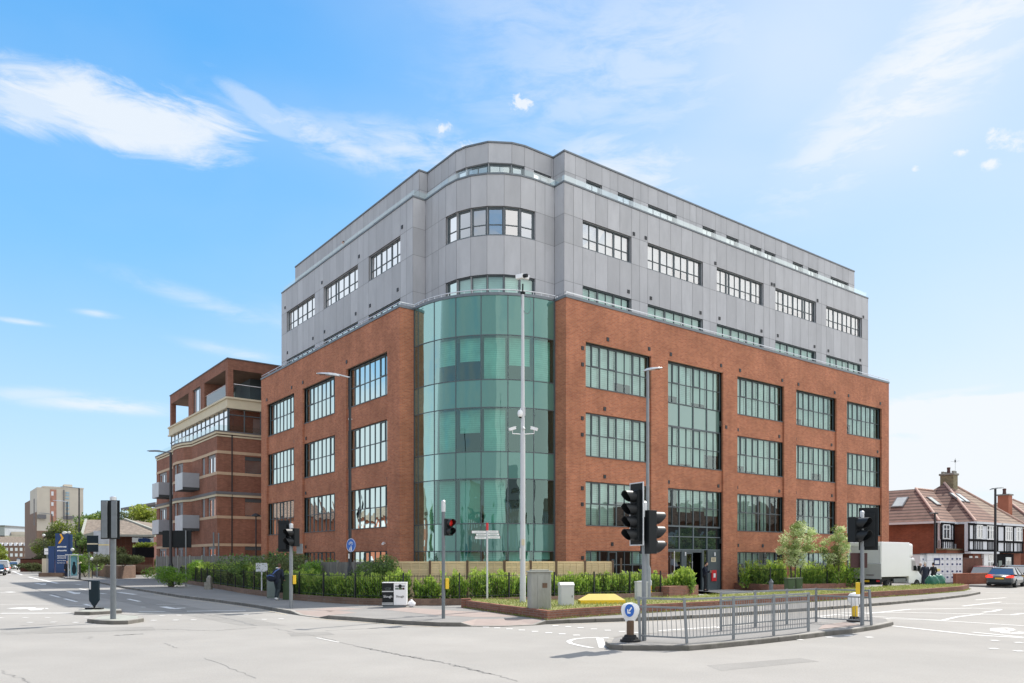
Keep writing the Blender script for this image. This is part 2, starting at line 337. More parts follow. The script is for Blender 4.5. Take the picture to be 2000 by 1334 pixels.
def tag(o, label, cat, group=None):
    o['label'] = label; o['category'] = cat
    if group: o['group'] = group
    return o
def thing(name, label, cat, loc=(0, 0, 0), rotz=0, group=None):
    o = bpy.data.objects.new(name, None); S.collection.objects.link(o); o.location = loc; o.rotation_euler = (0, 0, rotz)
    o.empty_display_size = .2
    return tag(o, label, cat, group)
def struct(o, kind='structure'): o['kind'] = kind; return o
def kids(o): return [c for c in bpy.data.objects if c.parent == o]
def dup(root, loc, rotz, label, group=None, extra_scale=None):
    r = root.copy(); S.collection.objects.link(r); r.location = loc; r.rotation_euler = (0, 0, rotz); r['label'] = label
    if group: r['group'] = group
    for ch in kids(root):
        c = ch.copy(); S.collection.objects.link(c); c.parent = r
        for g in kids(ch): d = g.copy(); S.collection.objects.link(d); d.parent = c
    return r
def text_obj(name, body, size, material, parent, loc, rot, depth=.004, align='CENTER', xs=1.0):
    """lettering as a mesh"""
    c = bpy.data.curves.new(name, 'FONT'); c.body = body; c.size = size; c.extrude = depth; c.align_x = align; c.align_y = 'CENTER'; c.resolution_u = 3
    o = bpy.data.objects.new(name, c); S.collection.objects.link(o)
    dg = bpy.context.evaluated_depsgraph_get(); me = bpy.data.meshes.new_from_object(o.evaluated_get(dg))
    bpy.data.objects.remove(o); bpy.data.curves.remove(c); me.materials.clear(); me.materials.append(M[material])
    o = bpy.data.objects.new(name, me); S.collection.objects.link(o); o.parent = parent; o.location = loc; o.rotation_euler = rot; o.scale = (xs, 1, 1); return o

def leaves(name, pts, size, material, parent=None, up=.3, aspect=.45, tones=None, jitter=.4):
    """many small folded leaf faces at pts (n x 3)"""
    pts = np.asarray(pts, float); n = len(pts)
    d = rng.normal(size=(n, 3)); d[:, 2] = np.abs(d[:, 2]) * .6 + up * 3; d /= np.linalg.norm(d, axis=1)[:, None]
    if up < 0: d = rng.normal(size=(n, 3)); d[:, 2] += up; d /= np.linalg.norm(d, axis=1)[:, None]
    r = rng.normal(size=(n, 3)); s = np.cross(d, r); s /= np.linalg.norm(s, axis=1)[:, None]
    sz = size * (1 + jitter * rng.normal(size=n).clip(-1.5, 1.5))[:, None]
    a = pts; tip = pts + d * sz; mid = pts + d * sz * .5; nrm = np.cross(s, d)
    b = mid + s * sz * aspect * .5 + nrm * sz * .12; c = mid - s * sz * aspect * .5 + nrm * sz * .12
    V = np.stack([a, b, tip, c], 1).reshape(-1, 3)
    me = bpy.data.meshes.new(name); me.vertices.add(4 * n); me.vertices.foreach_set('co', V.ravel())
    me.loops.add(4 * n); me.loops.foreach_set('vertex_index', np.arange(4 * n, dtype=np.int32))
    me.polygons.add(n); me.polygons.foreach_set('loop_start', np.arange(0, 4 * n, 4, dtype=np.int32)); me.polygons.foreach_set('loop_total', np.full(n, 4, dtype=np.int32))
    t = rng.random(n) if tones is None else np.asarray(tones, float)
    at = me.attributes.new('tone', 'FLOAT', 'FACE'); at.data.foreach_set('value', t.astype(np.float32))
    me.materials.append(M[material]); me.update(); me.validate()
    o = bpy.data.objects.new(name, me); S.collection.objects.link(o)
    if parent: o.parent = parent
    return o

# ---------------------------------------------------------------- materials
brick_mat('brick_red', (.49, .185, .095), (.36, .120, .064), (.36, .24, .18), (.27, .11, .07), stain=.24)
brick_mat('brick_flats', (.31, .135, .088), (.23, .095, .064), (.20, .13, .10), (.12, .055, .04), stain=.12)
brick_mat('brick_house', (.30, .095, .052), (.235, .072, .042), (.21, .13, .10), (.15, .055, .035), stain=.1)
brick_mat('brick_wall', (.27, .115, .075), (.18, .075, .052), (.22, .18, .15), (.10, .075, .05), stain=.35)
brick_mat('brick_brown', (.22, .14, .10), (.16, .10, .075), (.2, .16, .13), (.10, .08, .06), stain=.3)
brick_mat('brick_dark', (.16, .055, .035), (.11, .04, .028), (.14, .10, .08), (.06, .035, .025), stain=.15)
mat('cladding', (.445, .45, .47), .55, var=.10, scale=1.1, tone=True, stains=((.36, .365, .385), 1.6, .48, .8, .6), stretch=(1, 1, .35))
mat('clad_joint', (.19, .195, .205), .8)
mat('frame', (.080, .102, .115), .45, spec=.5, var=.06)
mat('frame_light', (.13, .16, .18), .4, var=.05)
mat('coping', (.16, .18, .20), .4, metal=.4, var=.08)
mat('rail_metal', (.72, .74, .77), .28, metal=.85, var=.04)
mat('galv', (.24, .26, .275), .5, metal=.3, var=.12, scale=6)
mat('galv_dark', (.17, .19, .205), .5, metal=.3, var=.12, scale=6)
mat('lamp_silver', (.60, .62, .64), .35, metal=.5, var=.06)
mat('black_metal', (.012, .015, .020), .42, var=.15)
mat('black_plastic', (.012, .015, .017), .55, var=.12, spec=.25)
mat('hood_black', (.012, .014, .016), .45, var=.1, spec=.35)
mat('white_paint', (.80, .81, .82), .45, var=.05)
mat('white_plastic', (.82, .83, .84), .35, var=.04)
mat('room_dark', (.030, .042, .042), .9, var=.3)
mat('floor_slab', (.35, .38, .37), .8)
mat('curtain', (.72, .76, .74), .85, var=.10, scale=9, stretch=(4, 4, .1))
stripe_mat('blind', (.80, .83, .81), (.55, .60, .59), 9.0, 2, .82, .7, .1)
mat('roller_blind', (.74, .78, .76), .8, var=.03)
mat('curtain_orange', (.52, .26, .12), .8, var=.1, scale=3)
glass_mat('pane', (.70, .90, .85), .20, (.70, .83, .81), .005, .9)
glass_mat('pane_clear', (.70, .80, .86), .50, (1, .98, .97), .002, .6)
glass_mat('curtain_glass', (.33, .64, .56), .16, (.60, .87, .82), .030, .5, top=.6)
glass_mat('spandrel_glass', None, .13, (.62, .90, .85), .022, .5, body=(.072, .185, .158), top=.6)
glass_mat('spandrel_pale', None, .20, (.72, .86, .83), .006, .5, body=(.13, .225, .205))
glass_mat('spandrel_dark', None, .10, (.8, 1, 1), .01, .8, body=(.012, .02, .024))
glass_mat('balustrade', (.78, .89, .88), .07, (.85, .9, .9), .0005, .5, top=.38)
glass_mat('small_glass', (.25, .32, .34), .30, (1, 1, 1), .006, 1.2)
glass_mat('car_glass', None, .32, (1, 1, 1), .0, 1, body=(.014, .018, .020))
mat('asphalt', (.325, .310, .290), .93, var=.10, scale=.35, bump=.8, bscale=60, spec=.2, stains=((.28, .27, .255), .16, .42, .72, .7), speck=(28, .10))
mat('asphalt_dark', (.20, .198, .195), .95, var=.12, scale=.8, bump=.4, bscale=90, spec=.2)
mat('asphalt_worn', (.265, .255, .24), .94, var=.12, scale=.9, bump=.5, bscale=60, spec=.2, speck=(28, .12))
mat('asphalt_pale', (.36, .345, .325), .94, var=.12, scale=.9, bump=.5, bscale=60, spec=.2, speck=(28, .12))
mat('tar', (.19, .183, .175), .8, var=.3, scale=8)
mat('pavement_mat', (.255, .245, .235), .93, var=.12, scale=.6, bump=.3, bscale=70, spec=.2, stains=((.19, .185, .18), .5, .45, .75, .5), speck=(22, .09))
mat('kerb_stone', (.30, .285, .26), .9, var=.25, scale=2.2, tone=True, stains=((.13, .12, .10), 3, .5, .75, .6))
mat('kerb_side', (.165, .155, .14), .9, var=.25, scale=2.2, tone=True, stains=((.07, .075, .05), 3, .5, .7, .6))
mat('tactile', (.31, .25, .225), .9, var=.12, scale=2)
mat('pale_paving', (.42, .41, .39), .9, var=.10, scale=1.5)
mat('marking', (.72, .71, .69), .75, var=.13, scale=5, stains=((.33, .32, .31), 6, .55, .75, .8))
mat('yellow_line', (.62, .52, .34), .8, var=.15, scale=5, stains=((.33, .32, .31), 5, .45, .7, .8))
mat('stone_old', (.26, .25, .22), .92, var=.25, scale=6, bump=.6, bscale=30)
mat('soil', (.09, .07, .05), .95, var=.3, scale=5)
mat('grass_base', (.20, .22, .07), .95, var=.35, scale=4, stains=((.33, .27, .13), 1.2, .45, .65, .7))
leaf_mat('grass_blade', (.16, .22, .04), (.36, .36, .12), .4, .6)
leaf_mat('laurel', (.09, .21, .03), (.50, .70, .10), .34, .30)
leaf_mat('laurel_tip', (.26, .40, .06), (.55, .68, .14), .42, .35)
leaf_mat('bush_leaf', (.055, .115, .03), (.23, .35, .09), .35, .5)
leaf_mat('bright_leaf', (.10, .16, .02), (.36, .42, .06), .4, .5)
leaf_mat('olive_leaf', (.060, .085, .030), (.20, .23, .09), .35, .6)
leaf_mat('willow_leaf', (.26, .42, .07), (.86, .90, .58), .45, .5)
leaf_mat('willow_dark', (.08, .15, .035), (.34, .44, .12), .4, .5)
leaf_mat('box_leaf', (.07, .18, .025), (.30, .50, .06), .35, .5)
mat('bark', (.10, .078, .06), .9, var=.3, scale=6)
mat('wood_new', (.66, .52, .31), .8, var=.16, scale=3, tone=True, stretch=(1, 1, 8))
mat('wood_grey', (.20, .19, .172), .85, var=.2, scale=3, tone=True, stretch=(1, 1, 1))
mat('wood_brown', (.135, .085, .055), .85, var=.2, scale=4)
mat('concrete', (.33, .335, .30), .9, var=.18, scale=5, stains=((.20, .21, .17), 2, .45, .7, .6), stretch=(1, 1, .3))
mat('cabinet_grey', (.55, .56, .58), .5, var=.06, scale=2)
mat('cabinet_green', (.045, .085, .035), .5, var=.15, scale=3)
mat('cabinet_greygreen', (.16, .20, .185), .55, var=.12, scale=3)
mat('yellow_gloss', (.80, .52, .02), .4, var=.08, scale=3, coat=.2)
mat('yellow_top', (.86, .68, .20), .5, var=.08, scale=3)
mat('sign_blue', (.02, .13, .50), .4, var=.03)
mat('navy_sign', (.010, .045, .15), .4, var=.05)
mat('red_paint', (.58, .03, .04), .4, var=.06)
mat('red_brown', (.06, .02, .018), .6)
mat('skylight_glass', (.50, .54, .53), .35)
mat('orange_paint', (.85, .42, .02), .45, var=.03)
mat('cream', (.62, .55, .40), .75, var=.06, scale=1.5)
mat('cream_band', (.52, .38, .26), .8, var=.1, scale=3)
mat('lead', (.14, .14, .15), .7, var=.1)
mat('balcony_grey', (.30, .315, .35), .55, var=.05)
mat('balcony_side', (.50, .53, .56), .4, var=.12, scale=2)
mat('balcony_dark', (.045, .05, .055), .7)
mat('panel_grey', (.24, .255, .275), .6, var=.05)
mat('render_cream', (.53, .49, .42), .9, var=.06, scale=.4, stains=((.42, .38, .33), .25, .5, .75, .5))
mat('render_brown', (.20, .13, .095), .9, var=.15, scale=.6)
mat('white_render', (.66, .68, .72), .8, var=.05)
mat('black_timber', (.006, .006, .008), .9, spec=.1)
stripe_mat('roof_tile', (.235, .145, .115), (.085, .052, .045), 3.4, 2, .66, .85, .12)
stripe_mat('roof_tile_pale', (.27, .20, .155), (.12, .085, .07), 3.4, 2, .72, .85, .12)
mat('roof_brown', (.20, .16, .125), .9, var=.35, scale=3, stains=((.30, .25, .20), 1.5, .5, .7, .7))
mat('hip_tile', (.50, .34, .28), .8, var=.15, scale=5)
mat('terracotta', (.40, .14, .08), .8)
mat('terracotta_dark', (.09, .04, .035), .7)
mat('moss_stone', (.22, .19, .12), .95, var=.4, scale=4)
mat('far_grey', (.33, .36, .40), .8)
mat('car_dark', (.075, .085, .095), .32, metal=.35, coat=.6, var=.03)
mat('car_black', (.012, .014, .018), .25, metal=.1, coat=.8, var=.03)
mat('car_red', (.16, .012, .018), .3, metal=.1, coat=.7, var=.03)
mat('car_white', (.68, .70, .71), .3, coat=.5, var=.03)
mat('tyre', (.018, .018, .019), .85, var=.1)
mat('rim', (.42, .43, .45), .35, metal=.7)
mat('tail_red', (.70, .03, .02), .25, emit=(1, .06, .03, .5))
mat('signal_red', (.34, .015, .015), .3, emit=(1, .03, .02, .10))
mat('lens_dark', (.03, .012, .010), .15)
mat('lens_dark_green', (.010, .03, .025), .15)
mat('headlamp', (.85, .85, .80), .15)
mat('plate_yellow', (.75, .45, .02), .5)
mat('truck_white', (.80, .81, .83), .42, var=.03, scale=.8)
mat('truck_grey', (.40, .40, .40), .5, var=.10, scale=1.2)
mat('skin', (.50, .30, .22), .6, var=.04)
mat('hair_brown', (.09, .055, .03), .8)
mat('hair_dark', (.02, .016, .014), .8)
mat('hair_grey', (.55, .50, .45), .8)
mat('cloth_navy', (.012, .018, .035), .85, var=.15, scale=9)
mat('cloth_black', (.010, .011, .014), .9, var=.15, scale=9)
mat('cloth_teal', (.02, .032, .038), .85, var=.15, scale=9)
mat('cloth_white', (.75, .76, .76), .8)
mat('cloth_blue', (.10, .17, .42), .8)
mat('cloth_grey', (.20, .20, .20), .85)
mat('hivis', (.55, .95, .02), .6)
mat('sack_green', (.02, .14, .095), .35, var=.3, scale=4)
mat('plastic_white', (.85, .85, .88), .35, var=.03)
mat('ad_blue', (.10, .28, .34), .3, var=.4, scale=2)
mat('locker_blue', (.03, .05, .16), .5)
mat('globe', (.6, .6, .58), .3)
mat('mural', (.38, .20, .15), .85, var=.3, scale=.8)
mat('mural_blue', (.30, .42, .50), .85, var=.15, scale=.6)
mat('banner', (.45, .48, .52), .8, var=.25, scale=1.2)
mat('board_blue', (.008, .020, .028), .6, var=.2, spec=.25)
# ---------------------------------------------------------------- ground
PV = .12
def sheet(name, pts, z, material, kind='structure'):
    mb = MB(); mb.add([(x, y, z) for x, y in pts], [tuple(range(len(pts)))])
    return struct(mb.build(name, material), kind)
mb = MB()
mb.box(-1500, 1500, -400, 2600, -.5, 0)
struct(mb.build('road', 'asphalt'))
# line of the kerb face, left to right, as ground points
kerb_px = [(66, 1113), (95, 1122), (125, 1129.5), (180, 1136.5), (240, 1149), (300, 1158.5), (350, 1167), (420, 1175.5), (500, 1187), (567, 1199), (586, 1202.5), (622, 1207),
           (641, 1209), (700, 1213), (770, 1219), (860, 1223.5), (900, 1223.8), (922, 1224), (985, 1224.2), (1045, 1221.5), (1066, 1219.5), (1110, 1217.5), (1215, 1214), (1300, 1211), (1400, 1205.5),
           (1500, 1198.5), (1600, 1192), (1740, 1181), (1830, 1172.5), (1890, 1165), (1915, 1160)]
kerb = [G(*p) for p in kerb_px]
kerb = [(-150, 245), (-98, 160)] + kerb
back = [(27.1, 46.6), (24.5, 46.4), (20.6, 46.0), (19.9, 47.4), (20.9, 49.5), (31.0, 58.6), (36, 66), (60, 120), (-20, 260), (-150, 262)]
# vertices are close to one another only where the kerb curves
def inset(path, d):
    out = []
    for i, p in enumerate(path):
        a = Vector(path[max(i - 1, 0)]); b = Vector(path[min(i + 1, len(path) - 1)]); t = (b - a).normalized()
        n = Vector((-t.y, t.x)); out.append((p[0] + n.x * d, p[1] + n.y * d))
    return out
kin = inset(kerb, .15)
DROP = {586, 622, 922, 985, 1045}
kin_k = kin
kin = [q if (i < 2 or kerb_px[i - 2][0] not in DROP) else p for i, (q, p) in enumerate(zip(kin, inset(kerb, 1.5)))]
pv = MB(); poly = kin + back
pv.add([(x, y, PV) for x, y in poly], [tuple(range(len(poly)))])
struct(pv.build('pavement', 'pavement_mat'))
# kerb stones, dropped at the two crossings
def kz(i):
    px = kerb_px[i - 2][0] if i >= 2 else 0
    if px in DROP: return .025
    return PV + .004
def run_kerb(path, zf, name, w=.15, seg=.9, closed=False):
    mb = MB(); rnd = random.Random(3)
    P = list(path); n = len(P) - (0 if closed else 1)
    q = inset(P, w) if not closed else None
    if closed:
        q = []
        for i in range(len(P)):
            a = Vector(P[i - 1]); b = Vector(P[(i + 1) % len(P)]); t = (b - a).normalized(); q.append((P[i][0] - t.y * w, P[i][1] + t.x * w))
    for i in range(n):
        j = (i + 1) % len(P)
        L_ = hypot(P[j][0] - P[i][0], P[j][1] - P[i][1]); k = max(1, min(60, int(L_ / seg)))
        for s in range(k):
            a = s / k + .004; b = (s + 1) / k - .004 if k > 1 else 1
            lp = lambda A, B, t: (A[0] + (B[0] - A[0]) * t, A[1] + (B[1] - A[1]) * t)
            p0, p1, q1, q0 = lp(P[i], P[j], a), lp(P[i], P[j], b), lp(q[i], q[j], b), lp(q[i], q[j], a)
            z0 = zf(i) + (zf(j) - zf(i)) * a; z1 = zf(i) + (zf(j) - zf(i)) * b
            mb.ct = rnd.uniform(.82, 1.15); mb.cm = 0
            c = .018
            def ins(A, B): return (A[0] + (B[0] - A[0]) * c / w, A[1] + (B[1] - A[1]) * c / w)
            t0, t1 = ins(p0, q0), ins(p1, q1)
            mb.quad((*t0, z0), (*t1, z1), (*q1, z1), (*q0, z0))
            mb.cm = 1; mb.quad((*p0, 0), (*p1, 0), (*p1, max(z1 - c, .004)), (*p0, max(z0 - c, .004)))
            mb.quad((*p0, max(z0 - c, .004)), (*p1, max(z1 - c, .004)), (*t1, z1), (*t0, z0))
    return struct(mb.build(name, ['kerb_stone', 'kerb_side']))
run_kerb(kerb, kz, 'kerb')
# skirt of the pavement behind
mb = MB()
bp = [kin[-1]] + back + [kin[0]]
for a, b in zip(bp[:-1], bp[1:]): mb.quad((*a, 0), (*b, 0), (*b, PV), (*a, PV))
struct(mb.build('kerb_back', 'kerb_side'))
# ramps of the dropped crossings: red tactile paving
def patch(name, pxs, z, material): return sheet(name, [G(px, py, z) for px, py in pxs], z, material)
# the pavement slopes down to the dropped kerbs
mb = MB()
for i in range(2, len(kerb) - 1):
    za, zb_ = kz(i), kz(i + 1)
    if min(za, zb_) < .1:
        mb.add([(*kin_k[i], za), (*kin_k[i + 1], zb_), (*kin[i + 1], PV), (*kin[i], PV)], [(0, 1, 2, 3)])
struct(mb.build('crossing_ramp', 'tactile'))
patch('tactile_paving', [(600, 1190), (660, 1186), (712, 1189), (645, 1193)], PV + .004, 'tactile')
patch('tactile_paving', [(745, 1190), (790, 1186), (900, 1193.5), (1000, 1198), (1044, 1202), (985, 1205), (925, 1205), (850, 1201)], PV + .004, 'tactile')
# houses' side of the far road and the forecourt behind it
plot = [(31.5, 60.5), (34.8, 55.6), (70, 82), (120, 120), (90, 190), (30, 150), (30, 75)]
mb = MB(); mb.add([(x, y, PV) for x, y in plot], [tuple(range(len(plot)))])
for a, b in zip(plot, plot[1:] + plot[:1]): mb.quad((*a, 0), (*b, 0), (*b, PV), (*a, PV))
struct(mb.build('forecourt', 'pavement_mat'))
# far verge and ground beyond the left road
sheet('grass_ground', [(-1200, 420), (-150, 262), (-20, 262), (62, 125), (300, 330), (1200, 500), (1200, 2500), (-1200, 2500)], .01, 'grass_base')
# pale paving in front of the entrance
sheet('entrance_paving', [G(1330, 1172, PV), G(1500, 1168, PV), W(24.5, .35), W(13.4, .35), G(1345, 1152, PV)], PV + .004, 'pale_paving')
# light path between verge and hedge
sheet('path', [G(950, 1182, PV), G(1030, 1187, PV), G(1400, 1170.5, PV), G(1700, 1155.5, PV), G(1640, 1153, PV), G(1380, 1166, PV), G(1120, 1175, PV)], PV + .002 + .004, 'pale_paving')

# road markings ------------------------------------------------------------
mk = MB()
def strip(pts, w, mb=mk, z=.004):
    for a, b in zip(pts[:-1], pts[1:]):
        z = .004 + (len(mb.f) % 9) * .0004
        a = Vector(a); b = Vector(b); t = (b - a).normalized(); n = Vector((-t.y, t.x)) * w / 2
        mb.quad((*(a - n), z), (*(b - n), z), (*(b + n), z), (*(a + n), z))
def gp(*pxs): return [G(x, y) for x, y in pxs]
strip(gp((0, 1180.5), (112, 1180)), .12); strip(gp((122, 1182), (190, 1183.5)), .12)
strip(gp((0, 1198), (137, 1197.5)), .28)
strip(gp((270, 1194.7), (322, 1194.7)), .2); strip(gp((365, 1194), (480, 1192.3)), .22)
strip(gp((305, 1181), (420, 1179.5)), .08)
strip(gp((56, 1127), (113, 1139.5)), .28); strip(gp((25, 1115.5), (43, 1123)), .3)
strip(gp((98, 1162), (117, 1167)), .16); strip(gp((126, 1169.5), (150, 1175.5)), .16); strip(gp((165, 1180), (182, 1184.5)), .16)
strip(gp((232, 1157), (264, 1161.2)), .3); strip(gp((250, 1170), (273, 1175)), .18)
strip(gp((133, 1155), (150, 1160), (152, 1157.5)), .3); strip(gp((70, 1139), (85, 1142), (87, 1140)), .3)
strip(gp((0, 1158), (12, 1158)), .35); strip(gp((15, 1156), (25, 1157)), .45); strip(gp((15, 1122), (22, 1122.4)), .35)
strip(gp((195, 1159), (206, 1160)), .25); strip(gp((148, 1141), (158, 1142)), .2); strip(gp((155, 1150), (170, 1152.5)), .16)
strip(gp((20, 1188), (48, 1189.5), (40, 1187)), .35); strip(gp((58, 1187), (70, 1192), (77, 1188)), .35); strip(gp((88, 1188.5), (94, 1188.3)), .4)
strip(gp((318, 1185), (340, 1189), (352, 1189)), .3); strip(gp((345, 1188), (362, 1187.5)), .3)
for px, py in [(1, 1207), (50, 1206.5), (93, 1206.5), (170, 1206), (207, 1206), (243, 1205), (59, 1216), (104, 1215.5), (148, 1216), (207, 1216), (280, 1186), (316, 1203), (350, 1202), (300, 1212), (343, 1211.5), (378, 1211), (480, 1201),
               (516, 1210), (549, 1209), (925, 1223.6), (949, 1225.3), (971, 1227), (995, 1229), (1019, 1231), (1045, 1233.6), (1072, 1236.4), (1098, 1238.6), (1126, 1241),
               (1085, 1222.4), (1110, 1224.5), (1134, 1226.5), (1160, 1229), (1187, 1231.4), (1215, 1233.6), (1245, 1236), (1185, 1246.5),
               (1562, 1250), (1620, 1245), (1657, 1242), (1698, 1245), (1943, 1251.5), (1990, 1255.5), (1941, 1267.5), (1990, 1272)]:
    x, y = G(px, py); mk.add([(x - .09, y - .09, .0085), (x + .09, y - .09, .0085), (x + .09, y + .09, .0085), (x - .09, y + .09, .0085)], [(0, 1, 2, 3)])
# hatch and arrow ahead of the right-hand island
strip(gp((1170, 1245.3), (1145, 1246), (1122, 1248.5), (1110, 1252.5), (1115, 1257), (1135, 1262), (1158, 1266)), .11)
strip(gp((1171, 1246), (1177, 1265)), .17)
strip(gp((1286, 1232), (1400, 1224.5), (1418, 1232)), .12)
strip(gp((1600, 1204), (1635, 1200.5), (1720, 1208), (1830, 1212), (2000, 1222.5)), .14)
strip(gp((1605, 1206), (1700, 1218), (1900, 1240), (2000, 1246)), .14)
strip(gp((1640, 1197), (1760, 1196), (1930, 1200), (1976, 1201)), .14); strip(gp((1976, 1201), (2000, 1198)), .14)
strip(gp((1700, 1204), (1840, 1212), (1870, 1205), (1920, 1199)), .12)
strip(gp((1690, 1199), (1780, 1190), (1900, 1188), (1955, 1190.5), (1940, 1194), (1920, 1196)), .14)
strip(gp((1955, 1178.5), (2000, 1180)), .14); strip(gp((1905, 1171.8), (1965, 1167.5)), .14); strip(gp((1925, 1157.5), (1990, 1158)), .14); strip(gp((1880, 1184), (1955, 1176)), .14)
strip(gp((1940, 1228), (1970, 1227), (1978, 1230), (1960, 1234), (1940, 1232.5), (1940, 1228)), .15); strip(gp((1955, 1230), (1965, 1237)), .22)
strip(gp((1980, 1238), (2000, 1235)), .25); strip(gp((1900, 1235), (2000, 1245)), .12)
strip(gp((700, 1236.5), (0, 1236.5))[:1] * 2, .01) if False else None
strip(gp((618, 1246), (662, 1255)), .05)
struct(mk.build('road_markings', 'marking'))
yl = MB()
strip(gp((300, 1160.5), (350, 1169), (420, 1177.5), (498, 1189), (560, 1200.5)), .06, yl, .005)
strip(gp((605, 1207.5), (640, 1210.5), (700, 1214.8), (770, 1220.8), (860, 1225)), .06, yl, .005)
strip(gp((1075, 1220.5), (1215, 1215.6), (1400, 1207.3), (1600, 1193.8), (1740, 1183)), .05, yl, .005)
struct(yl.build('yellow_line', 'yellow_line'))
# tar seams and worn joints in the asphalt
ts = MB(); rr = random.Random(5)
def seam(pts, w, steps=14, wob=.05):
    P = [G(x, y) for x, y in pts]; out = []
    for a, b in zip(P[:-1], P[1:]):
        for i in range(steps):
            t = i / steps; out.append((a[0] + (b[0] - a[0]) * t + rr.uniform(-wob, wob), a[1] + (b[1] - a[1]) * t + rr.uniform(-wob, wob)))
    out.append(P[-1]); n = len(out)
    ws = [w * rr.uniform(.25, 1.3) for _ in out]
    L1 = []; L2 = []
    for i, p in enumerate(out):
        a = Vector(out[max(i - 1, 0)]); b = Vector(out[min(i + 1, n - 1)]); t = (b - a).normalized(); nn = Vector((-t.y, t.x)) * ws[i] / 2
        L1.append((p[0] - nn.x, p[1] - nn.y, .003)); L2.append((p[0] + nn.x, p[1] + nn.y, .003))
    ts.add(L1 + L2, [(i, i + 1, n + i + 1, n + i) for i in range(n - 1)])
seam([(530, 1227), (620, 1243), (700, 1263), (790, 1281), (860, 1293), (890, 1301), (960, 1317), (1010, 1331)], .035)
seam([(700, 1263), (790, 1281), (860, 1293)], .06, 20, .07)
seam([(885, 1298), (960, 1317)], .06, 20, .05)
seam([(228, 1167), (330, 1186), (380, 1196), (440, 1207), (500, 1222)], .12)
seam([(45, 1143), (100, 1160), (150, 1172)], .14)
seam([(635, 1232), (760, 1226), (860, 1223.5)], .05); seam([(140, 1148), (200, 1160), (228, 1167)], .07)
seam([(0, 1240), (120, 1236), (230, 1232), (310, 1229), (420, 1232), (500, 1226)], .05)
seam([(320, 1256), (345, 1266)], .03); seam([(400, 1285), (500, 1325)], .02); seam([(38, 1222), (110, 1219)], .1)
seam([(0, 1310), (30, 1322), (60, 1334)], .02); seam([(225, 1241), (280, 1238)], .12, 20, .1)
seam([(120, 1245), (178, 1244), (175, 1247), (140, 1248)], .015)
struct(ts.build('tar_seams', 'tar'))
# repairs, worn lanes and iron covers in the road
def rpatch(name, pxs, material, z=.0015):
    P = [G(*p) for p in pxs]; out = []
    for i in range(len(P)):
        a = P[i]; b = P[(i + 1) % len(P)]; n = max(2, int(hypot(b[0] - a[0], b[1] - a[1]) / .5))
        for k in range(n): out.append((a[0] + (b[0] - a[0]) * k / n + rr.uniform(-.03, .03), a[1] + (b[1] - a[1]) * k / n + rr.uniform(-.03, .03)))
    return sheet(name, out, z, material)
rpatch('road_patch', [(60, 1136), (112, 1148), (300, 1190), (470, 1222), (560, 1222), (330, 1176), (150, 1142)], 'asphalt_worn')
rpatch('road_patch', [(0, 1228), (300, 1224), (305, 1231), (0, 1238)], 'asphalt_worn', .0012)
rpatch('road_patch', [(560, 1236), (640, 1234), (655, 1240), (570, 1243)], 'asphalt_worn', .0018)
rpatch('road_patch', [(1380, 1300), (1560, 1285), (1600, 1292), (1410, 1310)], 'asphalt_worn', .0020)
# ---------------------------------------------------------------- grass verge with its low brick border
vf = [(907, 1187), (985, 1199), (1069, 1211), (1130, 1206), (1215, 1200), (1300, 1195), (1400, 1189), (1500, 1181.5), (1600, 1174.5), (1700, 1168), (1800, 1161.5), (1880, 1154.5), (1893, 1150.5)]
vfw = [G(x, y, PV) for x, y in vf]
vback = [G(x, y, PV) for x, y in [(1875, 1148.5), (1790, 1150), (1700, 1155.5), (1600, 1161), (1400, 1171.5), (1300, 1177), (1200, 1182), (1130, 1184.5), (1040, 1184), (960, 1181.5), (915, 1182)]]
tq = MB(); zt = PV + .24
ring = vfw + vback; ins_ = inset(vfw, .2)
tq.add([(x, y, zt) for x, y in ins_[:] + vback], [tuple(range(len(ins_) + len(vback)))])
struct(tq.build('grass_verge', 'grass_base'))
wl = MB()
for i in range(len(vfw) - 1):
    a, b, c, d = vfw[i], vfw[i + 1], ins_[i + 1], ins_[i]
    zz = zt + .05
    wl.quad((*a, PV), (*b, PV), (*b, zz), (*a, zz)); wl.quad((*a, zz), (*b, zz), (*c, zz), (*d, zz)); wl.quad((*c, zz), (*c, PV), (*d, PV), (*d, zz))
p = vfw[0]; wl.box(p[0] - .12, p[0] + .25, p[1] - .1, p[1] + .27, PV, zt + .12)
for a, b in zip(vback[:-1], vback[1:]): wl.quad((*a, PV), (*b, PV), (*b, zt), (*a, zt))
tag(wl.build('border_wall', 'brick_wall'), 'low red brick border wall with soldier course round the grass verge', 'wall')
# grass blades on the verge and weeds at kerb feet
def inpoly(P, poly):
    x, y = P; c = False
    for i in range(len(poly)):
        x0, y0 = poly[i - 1]; x1, y1 = poly[i]
        if (y0 > y) != (y1 > y) and x < (x1 - x0) * (y - y0) / (y1 - y0) + x0: c = not c
    return c
vp = ins_ + vback; pts = []
xs = [p[0] for p in vp]; ys = [p[1] for p in vp]
while len(pts) < 26000:
    q = (random.uniform(min(xs), max(xs)), random.uniform(min(ys), max(ys)))
    if inpoly(q, vp): pts.append((q[0], q[1], zt))
o = leaves('verge_grass', pts, .075, 'grass_blade', up=.35, aspect=.16, jitter=.6); struct(o, 'stuff')
pts = []
for i in range(len(vfw) - 1):
    a, b = vfw[i], vfw[i + 1]; L_ = hypot(b[0] - a[0], b[1] - a[1])
    for _ in range(int(L_ * 110)):
        t = random.random(); off = abs(random.gauss(0, .12)); pts.append((a[0] + (b[0] - a[0]) * t, a[1] + (b[1] - a[1]) * t - off, PV))
o = leaves('kerb_weeds', pts, .06, 'grass_blade', up=.3, aspect=.2, jitter=.6); struct(o, 'stuff')

